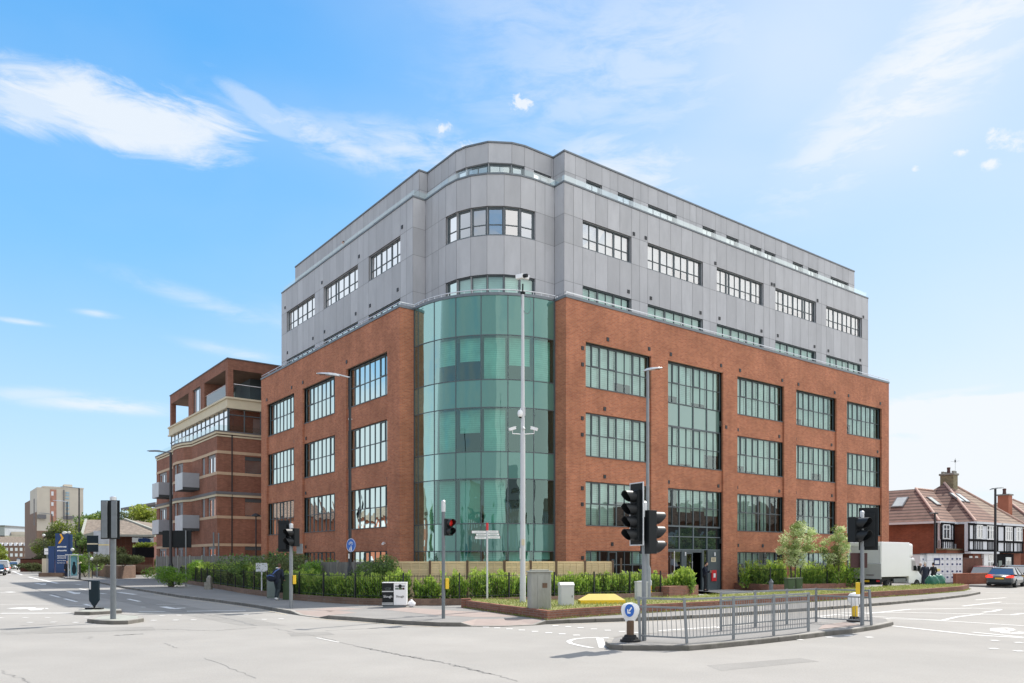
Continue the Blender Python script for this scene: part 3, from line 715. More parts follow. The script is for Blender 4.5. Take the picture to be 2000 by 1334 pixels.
# ---------------------------------------------------------------- traffic islands
def island(name, label, pxs, h, mat_top='concrete', grp=None):
    P = [G(x, y) for x, y in pxs]
    area = sum(P[i][0] * P[(i + 1) % len(P)][1] - P[(i + 1) % len(P)][0] * P[i][1] for i in range(len(P)))
    if area < 0: P = P[::-1]
    t = thing(name, label, 'traffic island', (0, 0, 0))
    m_ = MB(); cx = sum(p[0] for p in P) / len(P); cy = sum(p[1] for p in P) / len(P)
    q = []
    for i in range(len(P)):
        a = Vector(P[i - 1]); b = Vector(P[(i + 1) % len(P)]); tt = (b - a).normalized(); q.append((P[i][0] - tt.y * .13, P[i][1] + tt.x * .13))
    m_.add([(x, y, h - .004) for x, y in q], [tuple(range(len(q)))])
    m_.build('surface', mat_top, t)
    k = run_kerb(P, lambda i: h, 'island_kerb', w=.15, seg=.85, closed=True); del k['kind']; k.parent = t
    return t
island('traffic_island', 'long railed traffic island with grey stone kerb in the right foreground',
       [(1182, 1263), (1190, 1268.5), (1215, 1270.5), (1345, 1271), (1395, 1267), (1480, 1258.5), (1560, 1249.5), (1612, 1242.5), (1625, 1241), (1665, 1237), (1715, 1229), (1745, 1222), (1740, 1216.5), (1700, 1212), (1640, 1212), (1590, 1215), (1500, 1223), (1390, 1236), (1290, 1243), (1215, 1250), (1188, 1255)], .12, 'pavement_mat')
island('traffic_island', 'small mossy stone island under the signal post at left', [(170, 1216), (195, 1219), (222, 1220), (250, 1219.5), (281, 1214.5), (278, 1209), (235, 1206), (190, 1210)], .12)
island('traffic_island', 'small stone island under the black bollard at left', [(145, 1201), (175, 1201.5), (205, 1200), (238, 1198), (236, 1192.5), (190, 1190.5), (160, 1194)], .12)
patch('tactile_paving', [(1598, 1229), (1680, 1220), (1650, 1214.5), (1606, 1221)], .128, 'tactile')
# ---------------------------------------------------------------- main building
class Face:
    """vertical plane in a building's own frame: a runs along it, d goes inwards, z up"""
    def __init__(s, o, t, n): s.o = Vector(o); s.t = Vector(t).normalized(); s.n = Vector(n).normalized()
    def P(s, a, d, z): p = s.o + s.t * a + s.n * d; return (p.x, p.y, z)
    def box(s, mb, a0, a1, d0, d1, z0, z1):
        c = [s.P(a, d, z) for z in (z0, z1) for a, d in ((a0, d0), (a1, d0), (a1, d1), (a0, d1))]
        mb.add(c, [(0, 3, 2, 1), (4, 5, 6, 7), (0, 1, 5, 4), (1, 2, 6, 5), (2, 3, 7, 6), (3, 0, 4, 7)])
    def quad(s, mb, a0, a1, z0, z1, d): mb.quad(s.P(a0, d, z0), s.P(a1, d, z0), s.P(a1, d, z1), s.P(a0, d, z1))
def seg_face(p0, p1, inside):
    p0 = Vector(p0); p1 = Vector(p1); t = (p1 - p0).normalized(); n = Vector((-t.y, t.x))
    if (Vector(inside) - p0).dot(n) < 0: n = -n
    f = Face(p0, t, n); f.L = (p1 - p0).length; return f
def wall(mb, fc, a0, a1, z0, z1, holes, d=0.0, rev=.12, fill=None, tonef=None, gap=0.0, cuts_a=(), cuts_z=()):
    """wall sheet with openings and their reveals"""
    A = sorted({a0, a1, *[x for h in holes for x in h[:2]], *cuts_a}); Z = sorted({z0, z1, *[x for h in holes for x in h[2:4]], *cuts_z})
    A = [x for x in A if a0 - 1e-6 <= x <= a1 + 1e-6]; Z = [x for x in Z if z0 - 1e-6 <= x <= z1 + 1e-6]
    for i in range(len(A) - 1):
        for j in range(len(Z) - 1):
            ca = (A[i] + A[i + 1]) / 2; cz = (Z[j] + Z[j + 1]) / 2
            if any(h[0] < ca < h[1] and h[2] < cz < h[3] for h in holes): continue
            if tonef: mb.ct = tonef()
            fc.quad(mb, A[i] + gap, A[i + 1] - gap, Z[j] + gap, Z[j + 1] - gap, d)
    mb.ct = 1.0
    for h in holes:
        x0, x1, y0, y1 = h[:4]
        y0 = max(y0, z0)
        P = fc.P
        mb.quad(P(x0, d, y0), P(x0, d, y1), P(x0, d + rev, y1), P(x0, d + rev, y0)); mb.quad(P(x1, d, y0), P(x1, d, y1), P(x1, d + rev, y1), P(x1, d + rev, y0))
        mb.quad(P(x0, d, y1), P(x1, d, y1), P(x1, d + rev, y1), P(x0, d + rev, y1)); mb.quad(P(x0, d, y0), P(x1, d, y0), P(x1, d + rev, y0), P(x0, d + rev, y0))

B = thing('apartment_block', 'large red brick corner block with curved green glass bay and grey clad upper storeys', 'building', (OX, OY, 0), TH)
RF = Face((0, 0), (1, 0), (0, 1)); LF = Face((0, 0), (0, 1), (1, 0))
T = [2.48, 6.18, 9.86, 13.58]; BT = [.45, 3.80, 7.51, 11.20]
RB = [(7.50, 12.55), (13.96, 19.02), (20.42, 25.46), (26.85, 31.86), (33.24, 38.21)]; RE = 39.29; RS = 6.12
LB = [(8.08, 13.32), (14.95, 20.15), (21.65, 27.05)]; LE = 28.23; LS = 6.64
ZB = 15.65; REC = .13
mb = MB()
wall(mb, RF, RS, RE, 0, ZB, [(a, b, .12, T[3]) for a, b in RB], rev=REC)
wall(mb, LF, LS, LE, 0, ZB, [(a, b, .12, T[3]) for a, b in LB], rev=REC)
for fc, bays in ((RF, RB), (LF, LB)):
    for k, (a, b) in enumerate(bays):
        tall = fc is RF and k == 1
        for i in ((2,) if tall else (1, 2, 3)):
            z0, z1 = T[i - 1], BT[i]
            if tall: z0, z1 = T[1], BT[2]
            fc.box(mb, a, b, REC, REC + .3, z0, z1)
        if not tall: fc.box(mb, a, b, REC, REC + .3, 0, BT[0])
# returns beside the glass bay, end walls, back
mb.quad((RS, 0, 0), (RS, .95, 0), (RS, .95, ZB), (RS, 0, ZB)); mb.quad((0, LS, 0), (.95, LS, 0), (.95, LS, ZB), (0, LS, ZB))
mb.quad((RE, 0, 0), (RE, 17, 0), (RE, 17, ZB), (RE, 0, ZB)); mb.quad((0, LE, 0), (17, LE, 0), (17, LE, ZB), (0, LE, ZB))
mb.quad((RE, 17, 0), (17, 17, 0), (17, 17, ZB), (RE, 17, ZB)); mb.quad((17, LE, 0), (17, 17, 0), (17, 17, ZB), (17, LE, ZB))
mb.build('brick_wall', 'brick_red', B)
mb = MB(); mb.prism([(RS - .3, 1), (RE - .1, .1), (RE - .1, 16.9), (16.9, 16.9), (16.9, LE - .1), (.1, LE - .1), (1, LS - .3), (3, 3)], ZB - .35, ZB - .2)
mb.build('terrace_slab', 'floor_slab', B)
# dark rooms behind the glass with floor slabs
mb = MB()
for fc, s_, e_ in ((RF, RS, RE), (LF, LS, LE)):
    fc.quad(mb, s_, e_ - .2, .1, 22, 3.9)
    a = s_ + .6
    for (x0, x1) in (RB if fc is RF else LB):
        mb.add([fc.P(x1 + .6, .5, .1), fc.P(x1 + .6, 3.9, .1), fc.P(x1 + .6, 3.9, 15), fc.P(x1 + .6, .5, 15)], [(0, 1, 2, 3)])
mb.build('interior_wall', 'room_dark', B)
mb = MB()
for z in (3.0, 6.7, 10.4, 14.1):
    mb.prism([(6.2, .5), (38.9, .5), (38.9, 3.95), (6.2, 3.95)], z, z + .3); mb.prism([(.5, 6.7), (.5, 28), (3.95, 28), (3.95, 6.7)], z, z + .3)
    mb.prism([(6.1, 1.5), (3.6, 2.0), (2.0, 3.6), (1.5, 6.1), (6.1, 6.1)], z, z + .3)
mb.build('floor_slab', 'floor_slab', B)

wr = random.Random(11)
def window(fc, a0, a1, z0, z1, d, cols, tr=.5, frame='frame', glass='pane', fw=.05, thick=(), thin=.030, thk=.066, case=(), sill=True, style=None, dark=0.0, dz=0.0, parent=None):
    """frame with mullions and a transom; panes, sill and the blinds behind are its sub-parts"""
    mb = MB(); W_ = a1 - a0
    fc.box(mb, a0, a1, d, d + .08, z1 - fw, z1); fc.box(mb, a0, a1, d, d + .08, z0, z0 + fw)
    fc.box(mb, a0, a0 + fw, d, d + .08, z0 + fw, z1 - fw); fc.box(mb, a1 - fw, a1, d, d + .08, z0 + fw, z1 - fw)
    xs = [a0 + W_ * i / cols for i in range(1, cols)] if isinstance(cols, int) else [a0 + W_ * c for c in cols]
    for i, x in enumerate(xs):
        w = thk if (i + 1) in thick else thin
        fc.box(mb, x - w / 2, x + w / 2, d + .003, d + .077, z0 + fw, z1 - fw)
    zt = None
    edges = [a0] + xs + [a1]
    if tr:
        zt = z0 + (z1 - z0) * tr
        for i in range(len(edges) - 1):
            fc.box(mb, edges[i] + (fw if i == 0 else thin), edges[i + 1] - (fw if i == len(edges) - 2 else thin), d + .006, d + .074, zt - .022, zt + .022)
    for c in case:   # opening lights with their own thicker sash
        x0, x1 = edges[c] + .03, edges[c + 1] - .03; zz = zt if tr else z0
        fc.box(mb, x0, x1, d - .012, d + .05, z1 - fw - .05, z1 - fw + .005); fc.box(mb, x0, x1, d - .012, d + .05, zz + .0, zz + .055)
        fc.box(mb, x0, x0 + .03, d - .012, d + .05, zz + .055, z1 - fw - .05); fc.box(mb, x1 - .03, x1, d - .012, d + .05, zz + .055, z1 - fw - .05)
    w = mb.build('window', frame, parent or B)
    gm = MB()
    for i in range(len(edges) - 1):
        dz_ = wr.uniform(-.004, .004)
        for (p, q) in (((z0, zt), (zt, z1)) if tr else ((z0, z1),)):
            gm.add([fc.P(edges[i] + .01, d + .04 + wr.uniform(-.004, .004), p + .01), fc.P(edges[i + 1] - .01, d + .04 + wr.uniform(-.004, .004), p + .01),
                    fc.P(edges[i + 1] - .01, d + .04 + wr.uniform(-.004, .004), q - .01), fc.P(edges[i] + .01, d + .04 + wr.uniform(-.004, .004), q - .01)], [(0, 1, 2, 3)])
    gm.build('pane', glass, w)
    if sill:
        sm = MB(); fc.box(sm, a0 - .0, a1 + .0, d - .15, d - .002, z0 - .0, z0 + .045); sm.build('sill', frame if glass == 'pane' else 'frame_light', w)
    bl = MB(); n = len(edges) - 1; i = 0
    if style is None: style = ['b']
    while i < n:
        k = min(n - i, 2); s_ = wr.choice(style); x0, x1 = edges[i], edges[i + k]
        if s_ == 'b': bl.cm = 0; fc.quad(bl, x0 + .02, x1 - .02, z0 + .05, z1, d + .22)
        elif s_ == 'h': bl.cm = 0; fc.quad(bl, x0 + .02, x1 - .02, z0 + (z1 - z0) * wr.uniform(.3, .65), z1, d + .22)
        elif s_ == 'r': bl.cm = 2; fc.quad(bl, x0 + .02, x1 - .02, z0 + (z1 - z0) * wr.uniform(.0, .4), z1, d + .20)
        elif s_ == 'o': bl.cm = 3; fc.quad(bl, x0 + .02, x1 - .02, z0, z1, d + .25)
        elif s_ == 'c':
            bl.cm = 1; f_ = wr.uniform(.35, .9); m_ = 7; xx0, xx1 = (x0, x0 + (x1 - x0) * f_) if wr.random() < .5 else (x1 - (x1 - x0) * f_, x1)
            for q in range(m_): 
                u0 = xx0 + (xx1 - xx0) * q / m_; u1 = xx0 + (xx1 - xx0) * (q + 1) / m_; dd = .24 + .07 * (q % 2); de = .24 + .07 * ((q + 1) % 2)
                pin = 0
                bl.quad(fc.P(u0, d + dd, z0), fc.P(u1, d + de, z0), fc.P(u1, d + de, z1), fc.P(u0, d + dd, z1))
        i += k
    if bl.f: bl.build('blind', ['blind', 'curtain', 'roller_blind', 'curtain_orange'], w)
    return w
WD = REC + .11
styles = {3: ['b', 'b', 'b', 'r'], 2: ['b', 'b', 'b', 'r'], 1: ['c', 'h', 'c', 'n', 'b'], 0: ['c', 'n', 'h']}
for k, (a, b) in enumerate(RB):
    for r in (3, 2, 1, 0):
        if k == 1: continue
        st = styles[r]
        if k in (0, 4) and r == 1: st = ['b', 'b', 'h', 'r']
        window(RF, a, b, BT[r], T[r], WD, 8, .5 if r else .62, thick=(2, 4, 6), case=(1, 3, 6) if r else (0, 3), style=st)
window(RF, *RB[1], BT[3], T[3], WD, 8, .5, thick=(2, 4, 6), case=(1, 4), style=['b', 'b', 'r'], sill=False)
window(RF, *RB[1], BT[2], T[2], WD, 8, .5, thick=(2, 4, 6), case=(1, 4), style=['b', 'b', 'r'])
window(RF, *RB[1], 3.98, T[1], WD, 8, .5, thick=(2, 4, 6), case=(0, 1, 6), style=['c', 'h', 'n', 'h'], sill=False)
gm = MB(); fm = MB()
a, b = RB[1]
for i in range(4):
    x0 = a + (b - a) * i / 4; x1 = a + (b - a) * (i + 1) / 4
    RF.quad(gm, x0 + .03, x1 - .03, T[2] + .01, BT[3] - .01, WD + .05)
    if i: RF.box(fm, x0 - .035, x0 + .035, WD, WD + .08, T[2], BT[3])
RF.box(fm, a, b, WD + .004, WD + .076, T[2] - .02, T[2] + .03)
p = fm.build('spandrel_frame', 'frame', B); gm.build('spandrel_panel', 'spandrel_pale', p)
for k, (a, b) in enumerate(LB):
    for r in (3, 2, 1, 0):
        st = styles[r] if r != 1 else ['c', 'c', 'n', 'h']
        if k == 2 and r == 1: st = ['o', 'n', 'o', 'c']
        window(LF, a, b, BT[r], T[r], WD, 8, .5 if r else .62, thick=(2, 4, 6), case=(1, 6) if r > 1 else (0, 4), style=st)
# entrance under the tall bay
a, b = RB[1]; fm = MB(); D0 = WD
for z in (3.98, 3.38, 2.62): RF.box(fm, a, b, D0 - .01, D0 + .1, z - .05, z)
qs = [a + (b - a) * i / 4 for i in range(5)]
for x in qs[1:4]: RF.box(fm, x - .035, x + .035, D0 - .004, D0 + .09, 2.62, 3.93)
ent = fm.build('entrance_frame', 'frame_light', B)
gm = MB(); RF.quad(gm, a, b, 2.62, 3.93, D0 + .05); gm.build('dark_panel', 'spandrel_dark', ent)
e1, e2, e3, e4 = RU(1331, D0), RU(1340, D0), RU(1371, D0), RU(1382, D0); e15 = RU(1353.5, D0)
fm = MB()
RF.box(fm, a, a + .1, D0, D0 + .1, .12, 2.57); RF.box(fm, e1, e2, D0 - .02, D0 + .1, .12, 2.57); RF.box(fm, e3, RU(1374.5, D0), D0 - .02, D0 + .1, .12, 2.57)
RF.box(fm, e4, b, D0 - .02, D0 + .1, .12, 2.57); RF.box(fm, a + .1, e1, D0, D0 + .09, 2.45, 2.57); RF.box(fm, e2, e3, D0, D0 + .09, 2.42, 2.57)
RF.box(fm, a + .1, e1, D0, D0 + .09, .12, .3)
for x in (RU(1387, D0), RU(1401, D0)): RF.box(fm, x - .01, x + .01, D0 - .028, D0 - .018, .12, 2.57)
pnl = fm.build('entrance_panel', 'frame', B)
gm = MB(); RF.quad(gm, a + .1, e1, .3, 2.45, D0 + .05); RF.quad(gm, RU(1374.5, D0), e4, .12, 2.57, D0 + .05); gm.build('pane', 'small_glass', pnl)
fm = MB(); RF.box(fm, e2, e2 + .07, D0 + .02, D0 + .08, .14, 2.42); RF.box(fm, e15 - .07, e15, D0 + .02, D0 + .08, .14, 2.42); RF.box(fm, e2 + .07, e15 - .07, D0 + .02, D0 + .08, .14, .36); RF.box(fm, e2 + .07, e15 - .07, D0 + .02, D0 + .08, 2.33, 2.42)
door = fm.build('door', 'frame', B)
gm = MB(); RF.quad(gm, e2 + .07, e15 - .07, .36, 2.33, D0 + .05); gm.build('pane', 'small_glass', door)
hm = MB(); hm.tube([RF.P(e15 - .12, D0 - .06, .9), RF.P(e15 - .12, D0 - .06, 1.9)], .018); hm.tube([RF.P(e15 - .12, D0 - .06, 1.0), RF.P(e15 - .12, D0 + .03, 1.0)], .012); hm.tube([RF.P(e15 - .12, D0 - .06, 1.8), RF.P(e15 - .12, D0 + .03, 1.8)], .012)
hm.build('handle', 'rail_metal', door)
hm = MB(); x = RU(1315, D0); hm.tube([RF.P(x, D0 - .08, .5), RF.P(x, D0 - .08, 2.5)], .025); hm.build('grab_rail', 'rail_metal', B)
dm = MB(); RF.box(dm, e15, e3, 1.8, 1.85, .12, 2.5); RF.box(dm, e2 - .2, e3 + .2, D0 + .1, 1.85, .122, .13); dm.build('lobby', 'room_dark', B)
for px in (1336.6, 1394):
    lm = MB(); x = RU(px, D0); lm.tube([RF.P(x, D0 - .08, 2.22), RF.P(x, D0 - .08, 2.44)], .045, 10); lm.build('wall_lamp', 'white_plastic', B)
lm = MB(); RF.box(lm, RU(1388, D0), RU(1397, D0), D0 - .045, D0 - .025, ZD(1097.5, 47), ZD(1088.7, 47)); pl = lm.build('notice_plate', 'cream', B)
pl['label'] = 'cream notice plate beside the door'
tm = MB()
for i, z in enumerate((2.07, 2.0, 1.93)):
    RF.box(tm, RU(1389.4, D0) + .02 * i, RU(1395.7, D0) - .02 * i, D0 - .049, D0 - .046, z - .012, z + .012)
tm.build('lettering', 'black_metal', pl)
lm = MB(); zb, zt_ = ZD(1136, 47), ZD(1114, 47); RF.box(lm, RU(1388, D0), RU(1397, D0), D0 - .1, D0 - .03, zb, zt_); rb = lm.build('inlet_box', 'red_paint', B); rb['label'] = 'red dry riser inlet box with a small window'
lm = MB(); RF.box(lm, RU(1391, D0), RU(1395, D0), D0 - .108, D0 - .102, zb + .22, zt_ - .2); lm.build('window', 'white_plastic', rb)

# curved glass bay -------------------------------------------------------------
CC = 6.18; CR = 5.30
def arc(th, r=CR): return (CC - r * sin(th), CC - r * cos(th))
angs = [radians(15 * i) for i in range(7)]
bands = [(.3, 2.43, 'v'), (2.43, 3.86, 's'), (3.86, 6.18, 'v'), (6.18, 7.57, 's'), (7.57, 9.86, 'v'), (9.86, 11.30, 's'), (11.30, 13.60, 'v'), (13.60, 15.70, 's')]
path_all = [(RS, .88)] + [arc(a) for a in np.linspace(0, pi / 2, 25)] + [(.88, LS)]
def ribbon(mb, pts, z0, z1):
    n = len(pts); mb.add([(x, y, z0) for x, y in pts] + [(x, y, z1) for x, y in pts], [(i, i + 1, n + i + 1, n + i) for i in range(n - 1)])
fm = MB()
for i, th in enumerate(angs):
    p = arc(th, CR + .02); q = arc(th, CR - .12); w = .022
    tx, ty = cos(th) * w, -sin(th) * w
    fm.add([(p[0] - tx, p[1] - ty, .2), (p[0] + tx, p[1] + ty, .2), (q[0] + tx, q[1] + ty, .2), (q[0] - tx, q[1] - ty, .2),
            (p[0] - tx, p[1] - ty, 15.7), (p[0] + tx, p[1] + ty, 15.7), (q[0] + tx, q[1] + ty, 15.7), (q[0] - tx, q[1] - ty, 15.7)],
           [(0, 1, 5, 4), (1, 2, 6, 5), (2, 3, 7, 6), (3, 0, 4, 7)])
fm.box(.86, .98, LS - .10, LS, .2, 15.7); fm.box(RS - .10, RS, .86, .98, .2, 15.7)
for z0, z1, k in bands:
    for z in (z0,):
        o_ = [(RS, .86)] + [arc(a, CR + .02) for a in np.linspace(0, pi / 2, 25)] + [(.86, LS)]; i_ = [(RS, .98)] + [arc(a, CR - .1) for a in np.linspace(0, pi / 2, 25)] + [(.98, LS)]
        n = len(o_); h = .045
        fm.add([(x, y, z - h / 2) for x, y in o_] + [(x, y, z + h / 2) for x, y in o_] + [(x, y, z - h / 2) for x, y in i_] + [(x, y, z + h / 2) for x, y in i_],
               [f for i in range(n - 1) for f in ((i, i + 1, n + i + 1, n + i), (2 * n + i, 2 * n + i + 1, i + 1, i), (n + i, n + i + 1, 3 * n + i + 1, 3 * n + i))])
cw = fm.build('curtain_wall', 'frame', B)
for z0, z1, k in bands:
    vg = sg = MB(); bl = MB()
    for i in range(-1, 7):
        if i == -1: pts = [(RS, .88), arc(0)]
        elif i == 6: pts = [arc(pi / 2), (.88, LS)]
        else:
            j = wr.uniform(-.012, .012); pts = [arc(a, CR + j * sin(pi * (a - angs[i]) / radians(15))) for a in np.linspace(angs[i], angs[i + 1], 7)]
        ribbon(vg if k == 'v' else sg, pts, z0 + .01, z1 - .01)
        if k == 'v' and 0 <= i <= 5:
            full = {(11.30, 0): .0, (11.30, 1): .35, (11.30, 2): 0, (11.30, 3): .45, (11.30, 4): .4, (11.30, 5): 1}.get((z0, i), (1 if i < 2 and z0 < 9 else wr.choice([0, 0, 0, 0, .0, .45])) if z0 > 3 else wr.choice([.1, .6, .8, 0]))
            q = [arc(a, CR - .3) for a in np.linspace(angs[i] + .02, angs[i + 1] - .02, 4)]
            bl.cm = wr.choice([0, 0, 1]) if z0 < 7 else 0
            if full < 1: ribbon(bl, q, z0 + (z1 - z0) * full, z1 - .05)
    if k == 'v': vg.build('vision_glass', 'curtain_glass', cw, smooth='auto'); bl.build('blind', ['blind', 'curtain'], cw)
    else: sg.build('spandrel_glass', 'spandrel_glass', cw, smooth='auto')
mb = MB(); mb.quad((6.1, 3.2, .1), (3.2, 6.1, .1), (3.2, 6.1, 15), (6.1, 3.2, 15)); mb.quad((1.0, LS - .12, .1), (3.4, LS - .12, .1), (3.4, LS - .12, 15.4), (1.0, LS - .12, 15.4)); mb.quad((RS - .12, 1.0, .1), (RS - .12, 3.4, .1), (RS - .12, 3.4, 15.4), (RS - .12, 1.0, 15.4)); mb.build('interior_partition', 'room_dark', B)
mb = MB(); mb.prism([(RS, .9)] + [arc(a, CR - .02) for a in np.linspace(0, pi / 2, 13)] + [(.9, LS), (8, 8)], 15.45, 15.69); mb.build('bay_roof', 'coping', B)
# coping and the tubular guard rail round the terrace
outl = [(RE, 0), (RS, 0), (RS, .88)] + [arc(a) for a in np.linspace(0, pi / 2, 19)] + [(.88, LS), (0, LS), (0, LE)]
def offs(path, d):
    out = []
    for i, p in enumerate(path):
        P0 = Vector(path[max(i - 1, 0)]); P1 = Vector(p); P2 = Vector(path[min(i + 1, len(path) - 1)])
        t1 = (P1 - P0).normalized() if i else (P2 - P1).normalized(); t2 = (P2 - P1).normalized() if i < len(path) - 1 else t1
        n1 = Vector((t1.y, -t1.x)); n2 = Vector((t2.y, -t2.x)); n = (n1 + n2)
        n = n.normalized() / max(.3, sqrt(max(.01, (1 + n1.dot(n2)) / 2))); out.append((p[0] + n.x * d, p[1] + n.y * d))
    return out
def band(mb, path, d0, d1, z0, z1):
    """solid band that follows a path in plan between two offsets"""
    o_ = offs(path, d0); i_ = offs(path, d1); n = len(path)
    vs = [(x, y, z0) for x, y in o_] + [(x, y, z1) for x, y in o_] + [(x, y, z0) for x, y in i_] + [(x, y, z1) for x, y in i_]
    fs = []
    for i in range(n - 1): fs += [(i, i + 1, n + i + 1, n + i), (2 * n + i, 3 * n + i, 3 * n + i + 1, 2 * n + i + 1), (n + i, n + i + 1, 3 * n + i + 1, 3 * n + i), (i, 2 * n + i, 2 * n + i + 1, i + 1)]
    fs += [(0, n, 3 * n, 2 * n), (n - 1, 2 * n - 1, 4 * n - 1, 3 * n - 1)]; mb.add(vs, fs)
sgn = -1 if offs([(0, 0), (0, 1)], 1)[0][0] > 0 else 1
mb = MB(); band(mb, outl, sgn * .05, -sgn * .35, ZB, ZB + .14); mb.build('coping', 'coping', B)
gr = MB(); gpth = offs(outl, -sgn * .03); gr.tube([(x, y, ZB + .30) for x, y in gpth], .028, 8)
for i in range(len(gpth) - 1):
    a_, b_ = Vector(gpth[i]), Vector(gpth[i + 1]); L_ = (b_ - a_).length; k = max(1, int(L_ / 1.5))
    for s_ in range(k): p = a_ + (b_ - a_) * (s_ / k); gr.tube([(p.x, p.y, ZB + .13), (p.x, p.y, ZB + .30)], .012, 6)
gr.build('guard_rail', 'rail_metal', B, smooth='auto')

# grey clad storeys --------------------------------------------------------------
GV = 1.83; IN = 2.65
oct_ = [(6.2 - 3.55 * sin(radians(15 * i)), 6.2 - 3.55 * cos(radians(15 * i))) for i in range(7)]
gplan = [(39.59, GV), (7.57, GV), (7.57, IN)] + oct_ + [(IN, 8.41), (GV, 8.41), (GV, 28.88)]
ctr = (14, 14)
def cuts(wins, s_, e_, wpan=1.02, gpan=.72):
    out = [s_]; cur = s_
    for a, b in wins + [(e_, e_)]:
        n = max(1, round((a - cur) / gpan)); out += [cur + (a - cur) * i / n for i in range(1, n + 1)]
        if b > a: n = max(1, round((b - a) / wpan)); out += [a + (b - a) * i / n for i in range(1, n + 1)]
        cur = b
    return out
tn = lambda: wr.uniform(.90, 1.08)
cl = MB(); bk = MB()
GRW = [(8.95, 12.83), (14.21, 19.32), (20.71, 25.77), (27.14, 32.22), (33.57, 38.65)]; GLW = [(9.88, 13.97), (15.49, 20.88), (22.42, 27.80)]
z4, z5a, z5b, zr = 17.38, 19.49, 21.07, 22.78
def clad(fc, s_, e_, wins, zlist, zh, d=0.0, rev=.22):
    holes = [(a, b, p, q) for a, b in wins for p, q in zh]
    wall(cl, fc, s_, e_, zlist[0], zlist[-1], holes, d=d, rev=rev, gap=.009, cuts_a=cuts(wins, s_, e_), cuts_z=zlist, tonef=tn)
    wall(bk, fc, s_, e_, zlist[0], zlist[-1], holes, d=d + .02, rev=.05)
RG = Face((0, GV), (1, 0), (0, 1)); LG = Face((GV, 0), (0, 1), (1, 0))
zl = [15.3, z4, z5a, z5b, zr]; zh = [(15.55, z4), (z5a, z5b)]
clad(RG, 7.57, 39.59, GRW, zl, zh); clad(LG, 8.41, 28.88, GLW, zl, zh)
groups = [[2, 2, 2], [2, 2, 2, 2], [2, 'x', 2, 2, 2], [2, 2, 2, 'x', 2], [2, 2, 2, 2]]
def gwin(fc, a, b, z0, z1, grp, d, tr, glass, style, frame='frame'):
    tot = sum(.5 if g == 'x' else 2 for g in grp); xs = []; th_ = []; cur = 0
    for gi, g in enumerate(grp):
        if g == 'x': cur += .5; xs.append(cur / tot); th_.append(len(xs)); continue
        xs.append((cur + 1) / tot); cur += 2
        if gi < len(grp) - 1: xs.append(cur / tot); th_.append(len(xs))
    window(fc, a, b, z0, z1, d, xs, tr, glass=glass, thick=th_, thk=.12, thin=.032, style=style, frame=frame)
for fc, ws, gs in ((RG, GRW, groups), (LG, GLW, [[2, 2, 2], [2, 2, 'x', 2], [2, 2, 2]])):
    for (a, b), g in zip(ws, gs):
        gwin(fc, a, b, z5a, z5b, g, .16, .40, 'pane_clear', ['b', 'r', 'b'])
        gwin(fc, a, b, 15.55, z4, [2, 2, 2], .16, None, 'pane', ['b', 'r'])
# the faceted bay
def side(p, q, wins=(), zs=zl, zhs=zh, glass=True, one=True):
    fc = seg_face(p, q, ctr); clad(fc, 0, fc.L, list(wins), zs, zhs, rev=.18); return fc
side((7.57, GV), (7.57, IN)); side((7.57, IN), oct_[0]); side(oct_[6], (IN, 8.41)); side((IN, 8.41), (GV, 8.41))
for i in range(6):
    p, q = oct_[i], oct_[i + 1]; fc = seg_face(p, q, ctr); L_ = fc.L
    wall(cl, fc, 0, L_, zl[0], zr, [(0, L_, 15.55, z4), (0, L_, z5a, z5b)], gap=.007, cuts_z=zl, rev=.16, tonef=tn)
    wall(bk, fc, 0, L_, zl[0], zr, [(0, L_, 15.55, z4), (0, L_, z5a, z5b)], d=.02, rev=.05)
    window(fc, 0.01, L_ - .01, z5a, z5b, .14, 1, .40, glass='pane_clear', fw=.11, style=['n'])
    window(fc, 0.01, L_ - .01, 15.55, z4, .14, 1, None, glass='pane', fw=.07, style=['b', 'r'])
# remaining outer walls and roof of the grey block
cl.quad((39.59, GV, 15.3), (39.59, 16, 15.3), (39.59, 16, zr), (39.59, GV, zr)); cl.quad((GV, 28.88, 15.3), (16, 28.88, 15.3), (16, 28.88, zr), (GV, 28.88, zr))
cl.quad((39.59, 16, 15.3), (16, 16, 15.3), (16, 16, zr), (39.59, 16, zr)); cl.quad((16, 28.88, 15.3), (16, 16, 15.3), (16, 16, zr), (16, 28.88, zr))
mb = MB(); mb.prism(offs(gplan, -sgn * .05) + [(15.9, 28.8), (15.9, 15.9), (39.5, 15.9)], 21.75, 21.95); mb.build('terrace_slab', 'floor_slab', B)
mb = MB(); RG.quad(mb, 7.8, 39.4, 15.7, 21.7, 3.2); LG.quad(mb, 8.6, 28.7, 15.7, 21.7, 3.2); mb.quad((7.8, 4.6, 15.7), (4.6, 7.8, 15.7), (4.6, 7.8, 21.7), (7.8, 4.6, 21.7))
mb.prism([(7.7, 2.4), (39.4, 2.4), (39.4, 5), (7.7, 5)], 18.4, 18.7); mb.prism([(2.4, 8.6), (5, 8.6), (5, 28.7), (2.4, 28.7)], 18.4, 18.7)
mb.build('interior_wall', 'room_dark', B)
mb = MB(); band(mb, gplan, sgn * .04, -sgn * .30, zr, zr + .09); mb.build('coping', 'coping', B)
bm_ = MB(); bpth = offs(gplan, -sgn * .16); n = len(bpth)
